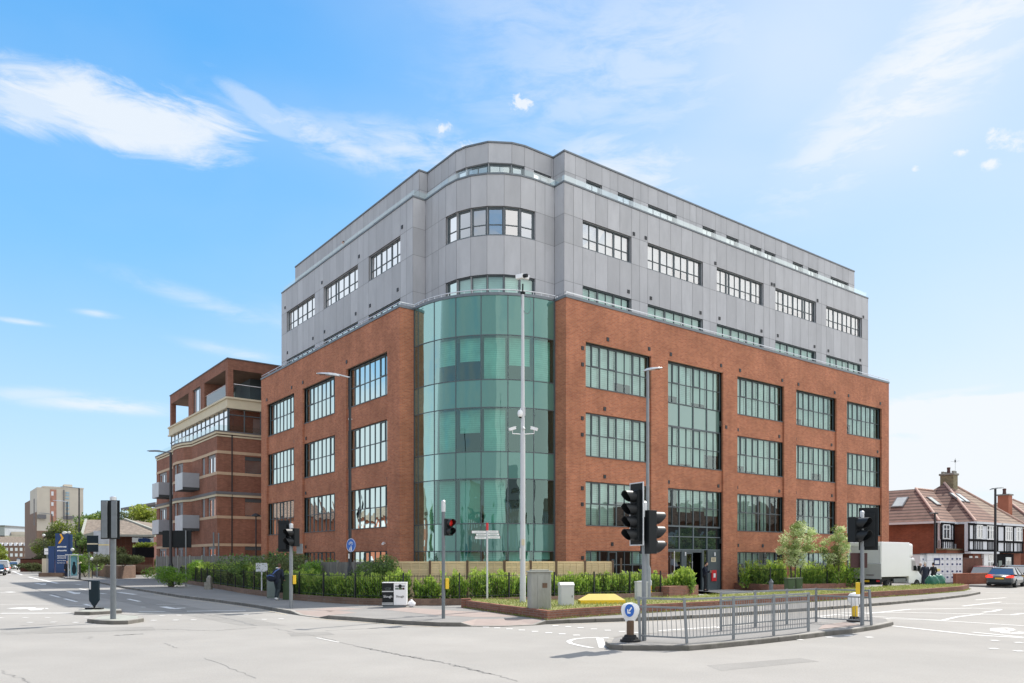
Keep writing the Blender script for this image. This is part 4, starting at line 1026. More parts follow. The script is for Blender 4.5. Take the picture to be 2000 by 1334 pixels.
for i in range(n - 1):
    a_, b_ = Vector(bpth[i]), Vector(bpth[i + 1]); L_ = (b_ - a_).length; k = max(1, round(L_ / 1.9))
    for s_ in range(k):
        p = a_ + (b_ - a_) * ((s_ + .006) / k); q = a_ + (b_ - a_) * ((s_ + .994) / k)
        t = (b_ - a_).normalized(); nn = Vector((-t.y, t.x)) * .008
        bm_.add([(p.x - nn.x, p.y - nn.y, 22.84), (q.x - nn.x, q.y - nn.y, 22.84), (q.x - nn.x, q.y - nn.y, 23.30), (p.x - nn.x, p.y - nn.y, 23.30)], [(0, 1, 2, 3)])
bm_.build('balustrade', 'balustrade', B)
# penthouse storey
PVv = 3.5; zp0, zpw, zp = 21.9, 24.50, 25.62
pbay = [(6.9, 4.5), (6.12, 4.68), (4.98, 5.39), (4.27, 6.61), (4.08, 7.38)]
pplan = [(40.52, PVv), (9.04, PVv), (9.04, 4.5)] + pbay + [(4.08, 10.55), (PVv, 10.55), (PVv, 30.31)]
RP = Face((0, PVv), (1, 0), (0, 1)); LP = Face((PVv, 0), (0, 1), (1, 0))
PRW = [(10.74, 12.03), (13.36, 14.71), (16.04, 18.73), (21.34, 22.71), (23.87, 25.22), (26.54, 27.88), (28.26, 29.60), (31.80, 33.14), (33.84, 35.20), (36.97, 39.62)]
PLW = [(13.71, 16.63), (18.09, 20.98), (23.78, 25.22), (27.94, 29.45)]
zpl = [zp0, zpw, zp]; zph = [(22.0, zpw)]
clad(RP, 9.04, 40.52, PRW, zpl, zph); clad(LP, 10.55, 30.31, PLW, zpl, zph)
for a, b in PRW:
    window(RP, a, b, 22.0, zpw, .16, 4 if b - a > 2 else 2, None, glass='pane_clear', fw=.07, style=['b', 'r', 'c'], sill=False)
for a, b in PLW: window(LP, a, b, 22.0, zpw, .16, 4 if b - a > 2 else 2, None, glass='pane_clear', fw=.07, style=['b', 'r'], sill=False)
fc = seg_face((9.04, 4.5), pbay[0], ctr); w0 = 9.04 - RU(1076.6, 4.5); w1 = 9.04 - RU(1043, 4.5)
clad(fc, 0, fc.L, [(max(.1, w0), w1)], zpl, zph); window(fc, max(.1, w0), w1, 22.0, zpw, .16, 2, None, glass='pane_clear', fw=.07, style=['r'], sill=False)
fc = seg_face((9.04, PVv), (9.04, 4.5), ctr); clad(fc, 0, fc.L, [], zpl, [])
fc = seg_face(pbay[-1], (4.08, 10.55), ctr); clad(fc, 0, fc.L, [], zpl, []); fc = seg_face((4.08, 10.55), (PVv, 10.55), ctr); clad(fc, 0, fc.L, [], zpl, [])
for i in range(4):
    fc = seg_face(pbay[i], pbay[i + 1], ctr); L_ = fc.L
    wall(cl, fc, 0, L_, zp0, zp, [(0, L_, 22.0, zpw)], gap=.007, cuts_z=zpl, rev=.16, tonef=tn)
    window(fc, .01, L_ - .01, 22.0, zpw, .14, 2 if i in (1, 2) else 1, None, glass='pane_clear', fw=.12, style=['n'], sill=False)
cl.quad((40.52, PVv, 22), (40.52, 15, 22), (40.52, 15, zp), (40.52, PVv, zp)); cl.quad((PVv, 30.31, 22), (15, 30.31, 22), (15, 30.31, zp), (PVv, 30.31, zp))
cl.quad((40.52, 15, 22), (15, 15, 22), (15, 15, zp), (40.52, 15, zp)); cl.quad((15, 30.31, 22), (15, 15, 22), (15, 15, zp), (15, 30.31, zp))
cl.build('cladding', 'cladding', B, tone=True); bk.build('cladding_backing', 'clad_joint', B)
mb = MB(); mb.prism(offs(pplan, -sgn * .05) + [(14.9, 30.2), (14.9, 14.9), (40.4, 14.9)], zp - .2, zp - .02); mb.build('roof', 'lead', B)
mb = MB(); band(mb, pplan, sgn * .05, -sgn * .3, zp, zp + .09); mb.build('coping', 'coping', B)
mb = MB(); RP.quad(mb, 9.3, 40.2, 22, 25.4, 2.6); LP.quad(mb, 10.8, 30, 22, 25.4, 2.6); mb.quad((9, 6.2, 22), (6.2, 9, 22), (6.2, 9, 25.4), (9, 6.2, 25.4)); mb.build('interior_wall', 'room_dark', B)
# small black vents
vt = MB(); vt.box(-.085, .085, -.04, .0, -.10, .10)
vproto = None
def vent(fc, px, py, base_d, bays=None):
    global vproto
    getu = (lambda q, d_: RU(q, d_)) if fc in (RF, RG) else (lambda q, d_: LV(q, d_))
    off = fc.o.y if fc in (RF, RG) else fc.o.x
    d_ = base_d; a = getu(px, off + d_)
    Y = W(a, off + d_)[1] if fc in (RF, RG) else W(off + d_, a)[1]; z = ZD(py, Y)
    if bays and z < T[3] and any(x0 < a < x1 for x0, x1 in bays): d_ = REC
    if vproto is None: o = vt.build('vent', 'black_metal', B); vproto = o
    else: o = vproto.copy(); S.collection.objects.link(o)
    o.location = fc.P(a, d_, z); o.rotation_euler = (0, 0, 0 if fc in (RF, RG) else -pi / 2)
for p in [(1186.9, 663), (1267.6, 681.6), (1310, 692), (1408, 714), (1137.5, 680), (1137.5, 712), (1184, 798), (1137, 817), (1137, 849), (1184, 930.5), (1137, 953.6), (1137, 985), (1309, 941), (1406, 949), (1418, 834), (1445, 723.5), (1527.5, 743), (1444, 839), (1525, 852), (1442.5, 952), (1525, 959), (1559, 750.6), (1630, 767), (1557, 857), (1627, 868.6), (1557, 962), (1627.6, 968), (1657, 773), (1719, 788), (1655, 873), (1717, 882), (1655.6, 971), (1444.6, 1065), (1492.7, 1066), (1299.5, 1062.7), (1198.7, 1062.6), (1137.5, 1089.6)]: vent(RF, *p, 0, RB)
for p in [(1237.7, 457), (1261, 465), (1396.8, 514.5), (1507, 555), (1512, 556.6), (1596.5, 587), (1686, 619), (1227.3, 569.6), (1271, 582.6), (1368, 611), (1405, 622), (1487, 646.7), (1519, 655.7), (1590.6, 677), (1617.7, 685.3), (1680, 703.5)]: vent(RG, *p, 0)
for p in [(785.6, 443.6), (701.5, 501), (629, 552), (557, 601), (777, 566), (723, 597), (695, 613), (634, 648), (611.5, 661), (561.6, 689)]: vent(LG, *p, 0)
for p in [(677.5, 707), (754.6, 803), (592, 747), (570, 757), (652.8, 837), (594.5, 856), (572, 862), (652.5, 951), (594, 963), (753.6, 935), (594, 1068), (652.6, 1067), (521.6, 781)]: vent(LF, *p, 0, LB)
# small white camera on the brick and a joint line
def wall_cam(px, py):
    a = LV(px); Y = W(0, a)[1]; z = ZD(py, Y); m_ = MB(); m_.box(-.12, 0, -.03, .03, .0, .06); m_.bar((-.10, 0, .05), (-.30, -.22, -.02), .1, .1); m_.build('security_camera', 'white_plastic', B, loc=(0, a, z))
wall_cam(753, 1062); wall_cam(687.5, 820)
# ---------------------------------------------------------------- street furniture
def pole_xy(px, py, z=PV): return G(px, py, z)
def hz(py, Y): return ZD(py, Y)
# local frames: signals are built facing -y (local), then turned
def signal_head(parent, n, loc, rotz, board=False, lit=None, size=1.0, hood=.20, name='signal_head', border=False):
    """n lamps one above another; opening of the hoods towards local -y"""
    h = .30 * size; w = .30 * size; d = .20 * size
    mb = MB(); H_ = n * h
    mb.box(-w / 2, w / 2, 0, d, -H_, 0)
    for i in range(n): mb.box(-w / 2 + .02, w / 2 - .02, -.012, .004, -h * (i + 1) + .012, -h * i - .012)
    hd = mb.build(name, 'black_plastic', parent, bevel=.02); hd.location = loc; hd.rotation_euler = (0, 0, rotz)
    if board:
        bd = MB(); bw = w / 2 + .095
        bd.box(-bw, bw, d * .35, d * .35 + .015, -H_ - .10, .17); bd.cm = 1
        for a, b, c, e in () if not border else ((-bw - .006, -bw + .022, -H_ - .106, .176), (bw - .022, bw + .006, -H_ - .106, .176)): bd.box(a, b, d * .35 - .008, d * .35 + .022, c, e)
        if border: bd.box(-bw, bw, d * .35 - .008, d * .35 + .022, -H_ - .106, -H_ - .078); bd.box(-bw, bw, d * .35 - .008, d * .35 + .022, .148, .176)
        bd.build('backing_board', ['black_plastic', 'lamp_silver'], hd, bevel=.01)
    r = .120 * size
    for i in range(n):
        zc = -h * (i + .5); hm = MB(); N_ = 20; vs = []
        L_ = hood * size
        for ring, (rr_, y) in enumerate(((r + .012, -.012), (r + .012, -1), (r + .004, -1), (r + .002, -.012))):
            for k in range(N_):
                a = 2 * pi * k / N_; top = (sin(a) + 1) / 2; yy = y if y > -.5 else -(.05 + (L_ - .05) * min(1, top * .95 + .38))
                vs.append((rr_ * cos(a), yy, zc + rr_ * sin(a)))
        hm.add(vs, [(q * N_ + k, q * N_ + (k + 1) % N_, (q + 1) * N_ + (k + 1) % N_, (q + 1) * N_ + k) for q in range(3) for k in range(N_)])
        hm.build('hood', 'hood_black', hd, smooth='auto')
        lm = MB(); lm.lathe([(r, 0), (r * .8, .02), (r * .4, .032), (.004, .036)], n=16)
        lens = lm.build('lens', ('signal_red' if lit == i else ('lens_dark' if i == 0 else 'lens_dark_green')), hd, smooth=True)
        lens.location = (0, -.012, zc); lens.rotation_euler = (pi / 2, 0, 0)
    return hd
def push_box(parent, z, side, rotz, col='yellow_gloss', face=True):
    mb = MB(); mb.box(-.055, .055, -.06, .06, -.17, .17); o = mb.build('push_button_box', col, parent, bevel=.012); o.location = (side, 0, z); o.rotation_euler = (0, 0, rotz)
    if face:
        f = MB(); f.box(-.045, .045, -.068, -.058, -.15, .15); f.build('button_face', 'black_plastic', o)
    return o
def shaft(parent, r, z1, material='galv', cap=True, name='pole'):
    mb = MB(); mb.lathe([(r, 0), (r, z1)], n=16); mb.build(name, material, parent, smooth='auto')
    if cap:
        c = MB(); c.lathe([(r + .012, z1 - .32), (r + .012, z1 + .02), (r * .6, z1 + .05)], n=16); c.build('pole_cap', 'lamp_silver', parent, smooth='auto')

# the big signal on the railed island (pixels 1208-1296, 948-1250)
x, y = G(1258, 1250, .128); Y = y
t = thing('traffic_signal', 'tall silver signal post on railed island, four lamp head facing left and another turned away', 'traffic light', (x, y, .124))
shaft(t, .055, hz(983, Y) - .124)
signal_head(t, 4, (-.235, -.02, hz(957, Y) - .124), radians(-60), True, size=.99, hood=.29, border=True)
signal_head(t, 3, (.20, .05, hz(997, Y) - .124), radians(118), False, size=1.12, hood=.27)
m = MB(); 
for zz in (2.35, 3.0): m.bar((-.2, 0, zz), (.2, .03, zz), .05, .04)
m.build('bracket', 'black_plastic', t)
# far end of the island (1683)
x, y = G(1684, 1220.5, .128); Y = y
t = thing('traffic_signal', 'silver crossing signal post beside right keep left bollard, with dark signal heads', 'traffic light', (x, y, .124))
shaft(t, .055, hz(1001, Y) - .124)
signal_head(t, 2, (-.14, -.10, hz(1010, Y) - .124), radians(34), False, size=1.2, hood=.28)
signal_head(t, 3, (.22, .09, hz(1003, Y) - .124), radians(155), True, size=1.05, hood=.22)
m = MB(); m.box(-.30, -.04, .05, .10, hz(1109, Y) - .124, hz(1080, Y) - .124); m.box(.04, .17, .05, .10, hz(1109, Y) - .124, hz(1080, Y) - .124); m.build('secondary_head', 'red_brown', t)
push_box(t, hz(1149, Y) - .124, -.12, radians(60))
# crossing signal at 867
x, y = G(866, 1208, PV); Y = y
t = thing('traffic_signal', 'grey crossing signal post showing a red figure, yellow push button box halfway up', 'traffic light', (x, y, PV))
shaft(t, .055, hz(980, Y) - PV, 'galv_dark')
signal_head(t, 2, (.20, -.04, hz(1013, Y) - PV), radians(38), False, lit=0, size=.90, hood=.22)
push_box(t, hz(1140, Y) - PV, .12, radians(8), face=False)
# signal at 568
x, y = G(568.5, 1188, PV); Y = y
t = thing('traffic_signal', 'silver signal post beside the schoolboy, yellow box and two dark heads turned different ways', 'traffic light', (x, y, PV))
shaft(t, .07, hz(1025, Y) - PV, 'galv')
signal_head(t, 2, (.06, -.10, hz(1032, Y) - PV), radians(-38), False, size=1.15, hood=.28)
signal_head(t, 3, (-.26, .10, hz(1025, Y) - PV), radians(165), True, size=1.05, hood=.2)
m = MB(); m.box(.20, .42, .02, .12, hz(1081, Y) - PV, hz(1062, Y) - PV); m.build('secondary_head', 'galv_dark', t)
push_box(t, hz(1132, Y) - PV, .13, radians(8), face=False)
# signal seen from behind at 220
x, y = G(221, 1208.5, .124); Y = y
t = thing('traffic_signal', 'dark grey signal post on the small left island, its backing board seen from behind', 'traffic light', (x, y, .12))
shaft(t, .085, hz(972, Y) - .12, 'galv_dark')
hd = MB(); z1 = hz(978, Y) - .12; z0 = hz(1053, Y) - .12
hd.box(-.30, .30, -.18, -.165, z0, z1); o = hd.build('backing_board', 'black_plastic', t, bevel=.02)
hd = MB(); hd.box(-.25, -.06, -.26, -.20, z0 + .03, z1 - .03); hd.box(.06, .24, -.26, -.20, z0 + .03, z1 - .03); o2 = hd.build('head_casing', 'galv_dark', t, bevel=.02)
# distant signal posts up the left road
for px, base, top, bot, lab in ((148.5, 1122, 1058, 1083, 'black signal head on lamp post beside the bus shelter, seen from behind'), (99, 1116, 1068, 1083, 'small black signal head near the white stop flag, furthest up left road')):
    x, y = G(px + 4, base, PV); t = thing('traffic_signal', lab, 'traffic light', (x, y, PV), group='signals up the left road'); Y = y
    shaft(t, .07, hz(top, Y) - PV, 'black_metal', cap=False)
    signal_head(t, 3, (0, -.15, hz(top, Y) - PV), radians(170), True, size=.9 * (bot - top) / 25 * Y / 75, hood=.2)

# street lamps -------------------------------------------------------------------
def lamp(label, px, base, top, head_px, head_py, mat_='black_metal', z=PV, r=.07, arm_py=None, head='lamp_silver', extra=None, headlen=.75, base_z=None):
    x, y = G(px, base, z); Y = y
    t = thing('street_lamp', label, 'street lamp', (x, y, z)); zt = hz(top, Y) - z
    mb = MB(); mb.lathe([(r * 1.75, 0), (r * 1.75, 1.45), (r * 1.1, 1.6), (r, 1.65), (r * .8, zt)], n=14); mb.build('pole', mat_, t, smooth='auto')
    hx = (head_px - px) / F * Y; zh_ = hz(head_py, Y) - z
    s_ = 1 if hx > 0 else -1
    if abs(hx) > headlen:
        am = MB(); am.tube([(0, 0, zt), (hx - s_ * headlen * .9, 0, zh_ - .03)], r * .45, 8); am.build('arm', head if mat_ != 'galv' else mat_, t, smooth='auto')
    hm = MB(); x0 = hx - s_ * headlen
    slope = (zh_ - zt) / max(abs(hx), .3) if abs(hx) > .3 else 0
    pr = [(0, .05, .05), (.15, .09, .11), (.45, .15, .10), (.8, .15, .06), (1, .08, .025)]
    vs = []
    for tt, hw, hh in pr:
        cx = x0 + s_ * headlen * tt; cz = zh_ - (1 - tt) * slope * headlen
        vs += [(cx, -hw, cz), (cx, hw, cz), (cx, hw * .7, cz + hh), (cx, -hw * .7, cz + hh)]
    n_ = len(pr); fs = [(0, 1, 2, 3), (4 * n_ - 1, 4 * n_ - 2, 4 * n_ - 3, 4 * n_ - 4)]
    for i in range(n_ - 1): fs += [(4 * i + k, 4 * i + (k + 1) % 4, 4 * i + 4 + (k + 1) % 4, 4 * i + 4 + k) for k in range(4)]
    hm.add(vs, fs); h = hm.build('lantern', head, t, bevel=.01)
    lm = MB(); lm.box(min(x0 + s_ * .25, x0 + s_ * headlen * .9), max(x0 + s_ * .25, x0 + s_ * headlen * .9), -.11, .11, zh_ - .02 - slope * .2, zh_ - .006 - slope * .2); lm.build('lens', 'small_glass', h)
    if extra: extra(t, Y)
    return t
def blue_sign(t, Y):
    # round blue sign for pedestrians and cycles
    z = hz(1065, Y) - PV; r = .30
    d = MB(); d.lathe([(r, 0), (r, .02)], n=28); s_ = d.build('round_sign', 'sign_blue', t); s_.location = (.085, -.14, z); s_.rotation_euler = (pi / 2, 0, radians(-38))
    rg = MB(); N_ = 28
    rg.add([(rr_ * cos(2 * pi * k / N_), rr_ * sin(2 * pi * k / N_), .024) for rr_ in (r - .022, r - .004) for k in range(N_)], [(k, (k + 1) % N_, N_ + (k + 1) % N_, N_ + k) for k in range(N_)])
    rg.build('sign_border', 'white_paint', s_)
    c = MB()   # bicycle over a dividing line, adult and child below
    def ringc(cx, cy, ro, ri):
        c.add([(cx + q * cos(2 * pi * k / 14), cy + q * sin(2 * pi * k / 14), .025) for q in (ri, ro) for k in range(14)], [(k, (k + 1) % 14, 14 + (k + 1) % 14, 14 + k) for k in range(14)])
    ringc(-.085, .075, .055, .04); ringc(.085, .075, .055, .04)
    for a, b in (((-.085, .075), (-.02, .15)), ((-.02, .15), (.06, .14)), ((.085, .075), (.05, .17)), ((-.02, .075), (.06, .14)), ((-.085, .075), (-.02, .075)), ((-.03, .17), (-.02, .075))):
        c.bar((a[0], a[1], .025), (b[0], b[1], .025), .012, .004)
    c.lathe([(.028, .023), (.028, .027)], c=(.02, -.045, 0), n=10)
    c.add([(-.02, -.08, .026), (.06, -.08, .026), (.075, -.24, .026), (-.02, -.25, .026)], [(0, 1, 2, 3)])
    c.lathe([(.02, .023), (.02, .027)], c=(-.09, -.12, 0), n=10)
    c.add([(-.115, -.145, .026), (-.065, -.145, .026), (-.06, -.235, .026), (-.12, -.235, .026)], [(0, 1, 2, 3)])
    c.build('sign_symbol', 'white_paint', s_)
    m_ = MB(); m_.box(-.105, .105, -.13, -.10, hz(1091, Y) - PV, hz(1081.5, Y) - PV); o = m_.build('number_plate', 'white_paint', t); o.scale = (.22, 1, 1); o.location = (-.02, 0, 0)
lamp('tall black street lamp by the hedge with round blue sign and silver lantern', 683.5, 1176, 737.5, 619, 730, extra=blue_sign, headlen=1.0, r=.072)
lamp('tall silver street lamp rising behind the railed island signal, lantern pointing right', 1265, 1172, 724, 1293, 719, 'galv', headlen=.85, r=.085)
lamp('black street lamp behind the two sign posts, flat lantern to the left', 333.5, 1146, 884, 288, 881, headlen=1.0, head='galv_dark', r=.10)
lamp('tallest far black street lamp up left road beside the bus shelter', 154.5, 1122, 953.5, 118, 951, headlen=1.1, head='galv_dark', r=.10)
lamp('far black street lamp between blue totem and bus shelter, lantern catching the sun', 131, 1117, 980, 104, 977.5, headlen=1.2, r=.11)
lamp('furthest black street lamp up left road near the white stop flag', 101.5, 1112, 1004.5, 75, 1002, headlen=1.2, head='galv_dark', r=.13)
lamp('black street lamp before the half timbered houses, lantern pointing right', 1944, 1136, 955, 1959, 952.5, headlen=1.1, head='galv_dark', r=.11)
lamp('short black street lamp before the left house, lantern pointing left', 1826, 1137, 1003.5, 1815, 1002, headlen=.75, head='black_metal', r=.09)
# lamp with a disc head beside the flats
x, y = XD(500, 56), 56
t = thing('street_lamp', 'slim black lamp post with a dark dome head before the brown brick flats', 'street lamp', (x, y, PV))
m = MB(); m.lathe([(.06, 0), (.045, hz(1008, y) - PV)], n=10); m.build('pole', 'black_metal', t)
m = MB(); zz = hz(1008, y) - PV; m.lathe([(.10, zz - .05), (.30, zz), (.28, zz + .08), (.06, zz + .2)], n=16); m.build('lantern', 'black_metal', t, smooth='auto')

# tall camera column (1021) --------------------------------------------------------
x, y = G(1021, 1189, PV); Y = y
t = thing('camera_column', 'very tall silver camera column carrying four white cameras, before the glass bay', 'camera pole', (x, y, PV))
zt = hz(575, Y) - PV; m = MB()
z1 = hz(1125, Y) - PV; z2 = hz(850, Y) - PV
m.lathe([(.115, 0), (.112, z1), (.098, z1 + .06), (.092, z2), (.075, z2 + .1), (.05, zt)], n=18); m.build('pole', 'cabinet_grey', t, smooth='auto')
m = MB(); m.lathe([(.02, zt), (.10, zt + .03), (.10, zt + .08), (.03, zt + .12), (.03, zt + .40)], n=14); o = m.build('camera_mount', 'black_plastic', t, smooth='auto')
m = MB(); zc = hz(541, Y) - PV; m.bar((-.24, .05, zc), (.02, -.10, zc), .17, .17); m.bar((.05, .0, zc), (.24, .05, zc - .02), .12, .16); c_ = m.build('camera', 'white_plastic', t, bevel=.02)
m = MB(); m.tube([(.04, -.12, zc), (.16, -.22, zc - .02)], .07, 12); m.build('lens_hood', 'black_plastic', c_, smooth='auto')
m = MB(); zc = hz(808, Y) - PV; m.lathe([(.015, -.16), (.075, -.12), (.10, -.05), (.10, .05), (.06, .12)], c=(-.10, -.08, zc), n=14); m.tube([(-.10, -.08, zc + .12), (-.06, -.02, zc + .22), (0, 0, zc + .15)], .02, 6); c_ = m.build('dome_camera', 'white_plastic', t, smooth='auto')
m = MB(); m.ell((-.10, -.08, zc - .14), (.055, .055, .05)); m.build('lens', 'black_plastic', c_, smooth=True)
for sx, pxc, pyc in ((-1, 1001, 838), (1, 1043, 838)):
    zc = hz(pyc, Y) - PV; xc = (pxc - 1021) / F * Y
    m = MB(); m.bar((xc - sx * .12, -.05, zc + .04), (xc + sx * .13, -.10, zc - .04), .12, .11); m.bar((xc - sx * .14, -.05, zc + .085), (xc + sx * .15, -.10, zc + .0), .14, .012)
    m.tube([(xc, -.06, zc - .02), (xc, -.05, zc - .18), (0, 0, zc - .20)], .02, 8); c_ = m.build('camera', 'white_plastic', t, bevel=.008)
m = MB(); m.bar((.0, -.09, hz(838, Y) - PV), (.05, -.12, hz(836, Y) - PV), .1, .1); m.box(.05, .10, -.03, .03, hz(812, Y) - PV, hz(795, Y) - PV); m.box(-.12, -.05, -.14, -.06, hz(1092, Y) - PV, hz(1070, Y) - PV); m.build('junction_box', 'cabinet_grey', t)
m = MB(); m.box(-.05, .07, -.125, -.11, hz(1065, Y) - PV, hz(1053, Y) - PV); o = m.build('notice_plate', 'cream', t); o.rotation_euler = (0, 0, .0)
cb = []; zc = hz(598, Y) - PV
for k in range(15):
    a = radians(110 - k * 21); cb.append((.16 + .16 * cos(a), -.03, zc + .02 + .32 * sin(a)))
m = MB(); m.tube(cb, .010, 6); m.tube([(-.12, -.05, hz(546, Y) - PV), (-.18, -.05, hz(560, Y) - PV), (-.08, -.03, hz(574, Y) - PV), (-.05, 0, hz(600, Y) - PV)], .01, 6); m.build('cable', 'galv_dark', t)

# direction sign (951)
x, y = G(951.5, 1182, PV); Y = y
t = thing('direction_sign', 'finger post with three tiers of white blades under a red tip', 'signpost', (x, y, PV))
m = MB(); m.lathe([(.04, 0), (.04, hz(1036, Y) - PV)], n=12); m.build('pole', 'lamp_silver', t, smooth='auto')
m = MB(); m.lathe([(.05, hz(1036, Y) - PV), (.05, hz(1021, Y) - PV)], n=12); m.build('pole_cap', 'red_paint', t, smooth='auto')
for px0, px1, y0, y1 in ((921.5, 951, 1036.5, 1042), (951, 973.5, 1036, 1041), (930, 951, 1042.5, 1046.5), (951, 975, 1041.5, 1046), (928, 951, 1047.5, 1053), (951, 976.5, 1046.8, 1052)):
    m = MB(); a0 = (px0 - 951.5) / F * Y; a1 = (px1 - 951.5) / F * Y; z0 = hz(y1, Y) - PV; z1 = hz(y0, Y) - PV
    s_ = -1 if px0 < 950 else 1
    e = a0 if s_ < 0 else a1; b0 = s_ * .035
    m.bar((b0, -.0, (z0 + z1) / 2), (e, .10 * s_, (z0 + z1) / 2), .02, z1 - z0 - .012); bl_ = m.build('sign_blade', 'white_paint', t)
    k = MB(); k.bar((e, .10 * s_, (z0 + z1) / 2), (e + s_ * .02, .106 * s_, (z0 + z1) / 2), .03, z1 - z0); k.build('blade_edge', 'red_brown', bl_)
    k = MB(); zc = (z0 + z1) / 2
    for q in range(7):
        u0 = .2 + q * .09; p0 = Vector((b0, 0, zc)).lerp(Vector((e, .10 * s_, zc)), u0); p1 = Vector((b0, 0, zc)).lerp(Vector((e, .10 * s_, zc)), u0 + .055)
        k.bar((p0.x, p0.y - .012, zc), (p1.x, p1.y - .012, zc), .004, .022)
    k.build('lettering', 'galv', bl_)

# cabinets, boxes, bins -------------------------------------------------------------
def at_verge(px, py): return G(px, py, zt_v)
zt_v = PV + .24
x, y = G(1053, 1190, zt_v); Y = y
t = thing('utility_cabinet', 'tall weathered concrete utility cabinet with a domed top and rusty plate', 'cabinet', (x, y, zt_v - .1), radians(8))
h = hz(1118, Y) - zt_v + .1
m = MB(); m.prism([(-.36, -.20), (-.30, -.26), (.34, -.26), (.36, -.22), (.36, .22), (-.36, .22)], 0, h); m.build('body', 'concrete', t, bevel=.02)
m = MB(); m.prism([(-.40, -.24), (-.33, -.31), (.37, -.31), (.41, -.26), (.40, .26), (-.40, .26)], h, h + .05); m.prism([(-.30, -.2), (.30, -.22), (.32, .18), (-.30, .18)], h + .05, h + .09); m.build('top', 'concrete', t, bevel=.03)
m = MB(); m.box(-.10, .31, -.275, -.262, .06, h - .06); d_ = m.build('door', 'concrete', t, bevel=.005)
m = MB(); m.box(.06, .22, -.285, -.277, h * .62, h * .74); m.build('plate', 'wood_brown', d_); m = MB(); m.box(.05, .20, -.281, -.276, h * .15, h * .58); m.build('door_panel', 'concrete', d_)
x, y = G(1105, 1182.5, zt_v); Y = y
t = thing('utility_cabinet', 'small light grey metal cabinet with sloping lid on the verge', 'cabinet', (x, y, zt_v - .05), radians(14))
h = hz(1141, Y) - zt_v
m = MB(); m.box(-.24, .26, -.16, .16, 0, h); m.build('body', 'cabinet_grey', t, bevel=.008)
m = MB(); m.add([(-.255, -.175, h), (.275, -.175, h), (.275, .175, h), (-.255, .175, h), (-.255, -.06, h + .12), (.275, -.06, h + .12), (.275, .10, h + .12), (-.255, .10, h + .12), (-.255, -.175, h + .03), (.275, -.175, h + .03), (.275, .175, h + .03), (-.255, .175, h + .03)],
      [(3, 2, 1, 0), (0, 1, 9, 8), (1, 2, 10, 9), (2, 3, 11, 10), (3, 0, 8, 11), (8, 9, 5, 4), (9, 10, 6, 5), (10, 11, 7, 6), (11, 8, 4, 7), (4, 5, 6, 7)]); m.build('lid', 'cabinet_grey', t)
m = MB(); m.box(-.20, .22, -.168, -.162, .05, h - .03); d_ = m.build('door', 'cabinet_grey', t); m = MB(); m.box(.17, .20, -.18, -.168, h * .45, h * .55); m.build('handle', 'galv_dark', d_)
x, y = G(1252, 1172, zt_v); Y = y
t = thing('utility_cabinet', 'pale grey cabinet half hidden behind the big signal post', 'cabinet', (x, y, zt_v - .05), radians(10))
h = hz(1135.5, Y) - zt_v
m = MB(); m.box(-.22, .22, -.16, .16, 0, h); m.build('body', 'cabinet_grey', t, bevel=.01); m = MB(); m.box(-.24, .24, -.18, .18, h, h + .04); m.prism([(-.12, -.12), (.12, -.12), (.12, .12), (-.12, .12)], h + .04, h + .07); m.build('lid', 'cabinet_grey', t, bevel=.01)
m = MB(); m.box(-.18, .18, -.168, -.162, .05, h - .05); m.build('door', 'cabinet_grey', t)
x, y = G(1265.5, 1167, PV)
t = thing('marker_post', 'yellow and white marker post behind the big signal post', 'post', (x, y - .35, PV))
m = MB(); m.lathe([(.13, 0), (.13, hz(1143, y) - PV)], n=14); m.build('post', 'yellow_gloss', t, smooth='auto')
m = MB(); z0 = hz(1143, y) - PV; m.lathe([(.135, z0), (.135, z0 + .18), (.06, z0 + .34)], n=14); m.build('pole_cap', 'white_paint', t, smooth='auto')
# yellow plough shaped cover lying on the verge
x, y = G(1175, 1179, zt_v); 
t = thing('toppled_bollard', 'yellow hollow bollard shell lying on its side on the grass', 'bollard', (x, y, zt_v), radians(6))
m = MB(); Lh = .84
m.cm = 0; m.box(-Lh, Lh, -.24, -.225, .0, .14); m.box(-Lh, Lh, .225, .24, .0, .14); m.box(Lh - .015, Lh, -.225, .225, 0, .14)
m.box(-Lh, -Lh + .015, -.225, .225, .09, .14)
m.cm = 1
m.add([(-Lh, -.24, .14), (Lh, -.24, .14), (Lh, .24, .14), (-Lh, .24, .14), (-Lh + .36, -.07, .36), (Lh - .34, -.07, .36), (Lh - .34, .07, .36), (-Lh + .36, .07, .36)], [(0, 1, 5, 4), (1, 2, 6, 5), (2, 3, 7, 6), (3, 0, 4, 7), (4, 5, 6, 7)])
m.build('shell', ['yellow_gloss', 'yellow_top'], t); m = MB(); m.box(-Lh + .03, Lh - .05, -.20, .20, -.02, .05); m.build('base_tray', 'black_plastic', t)
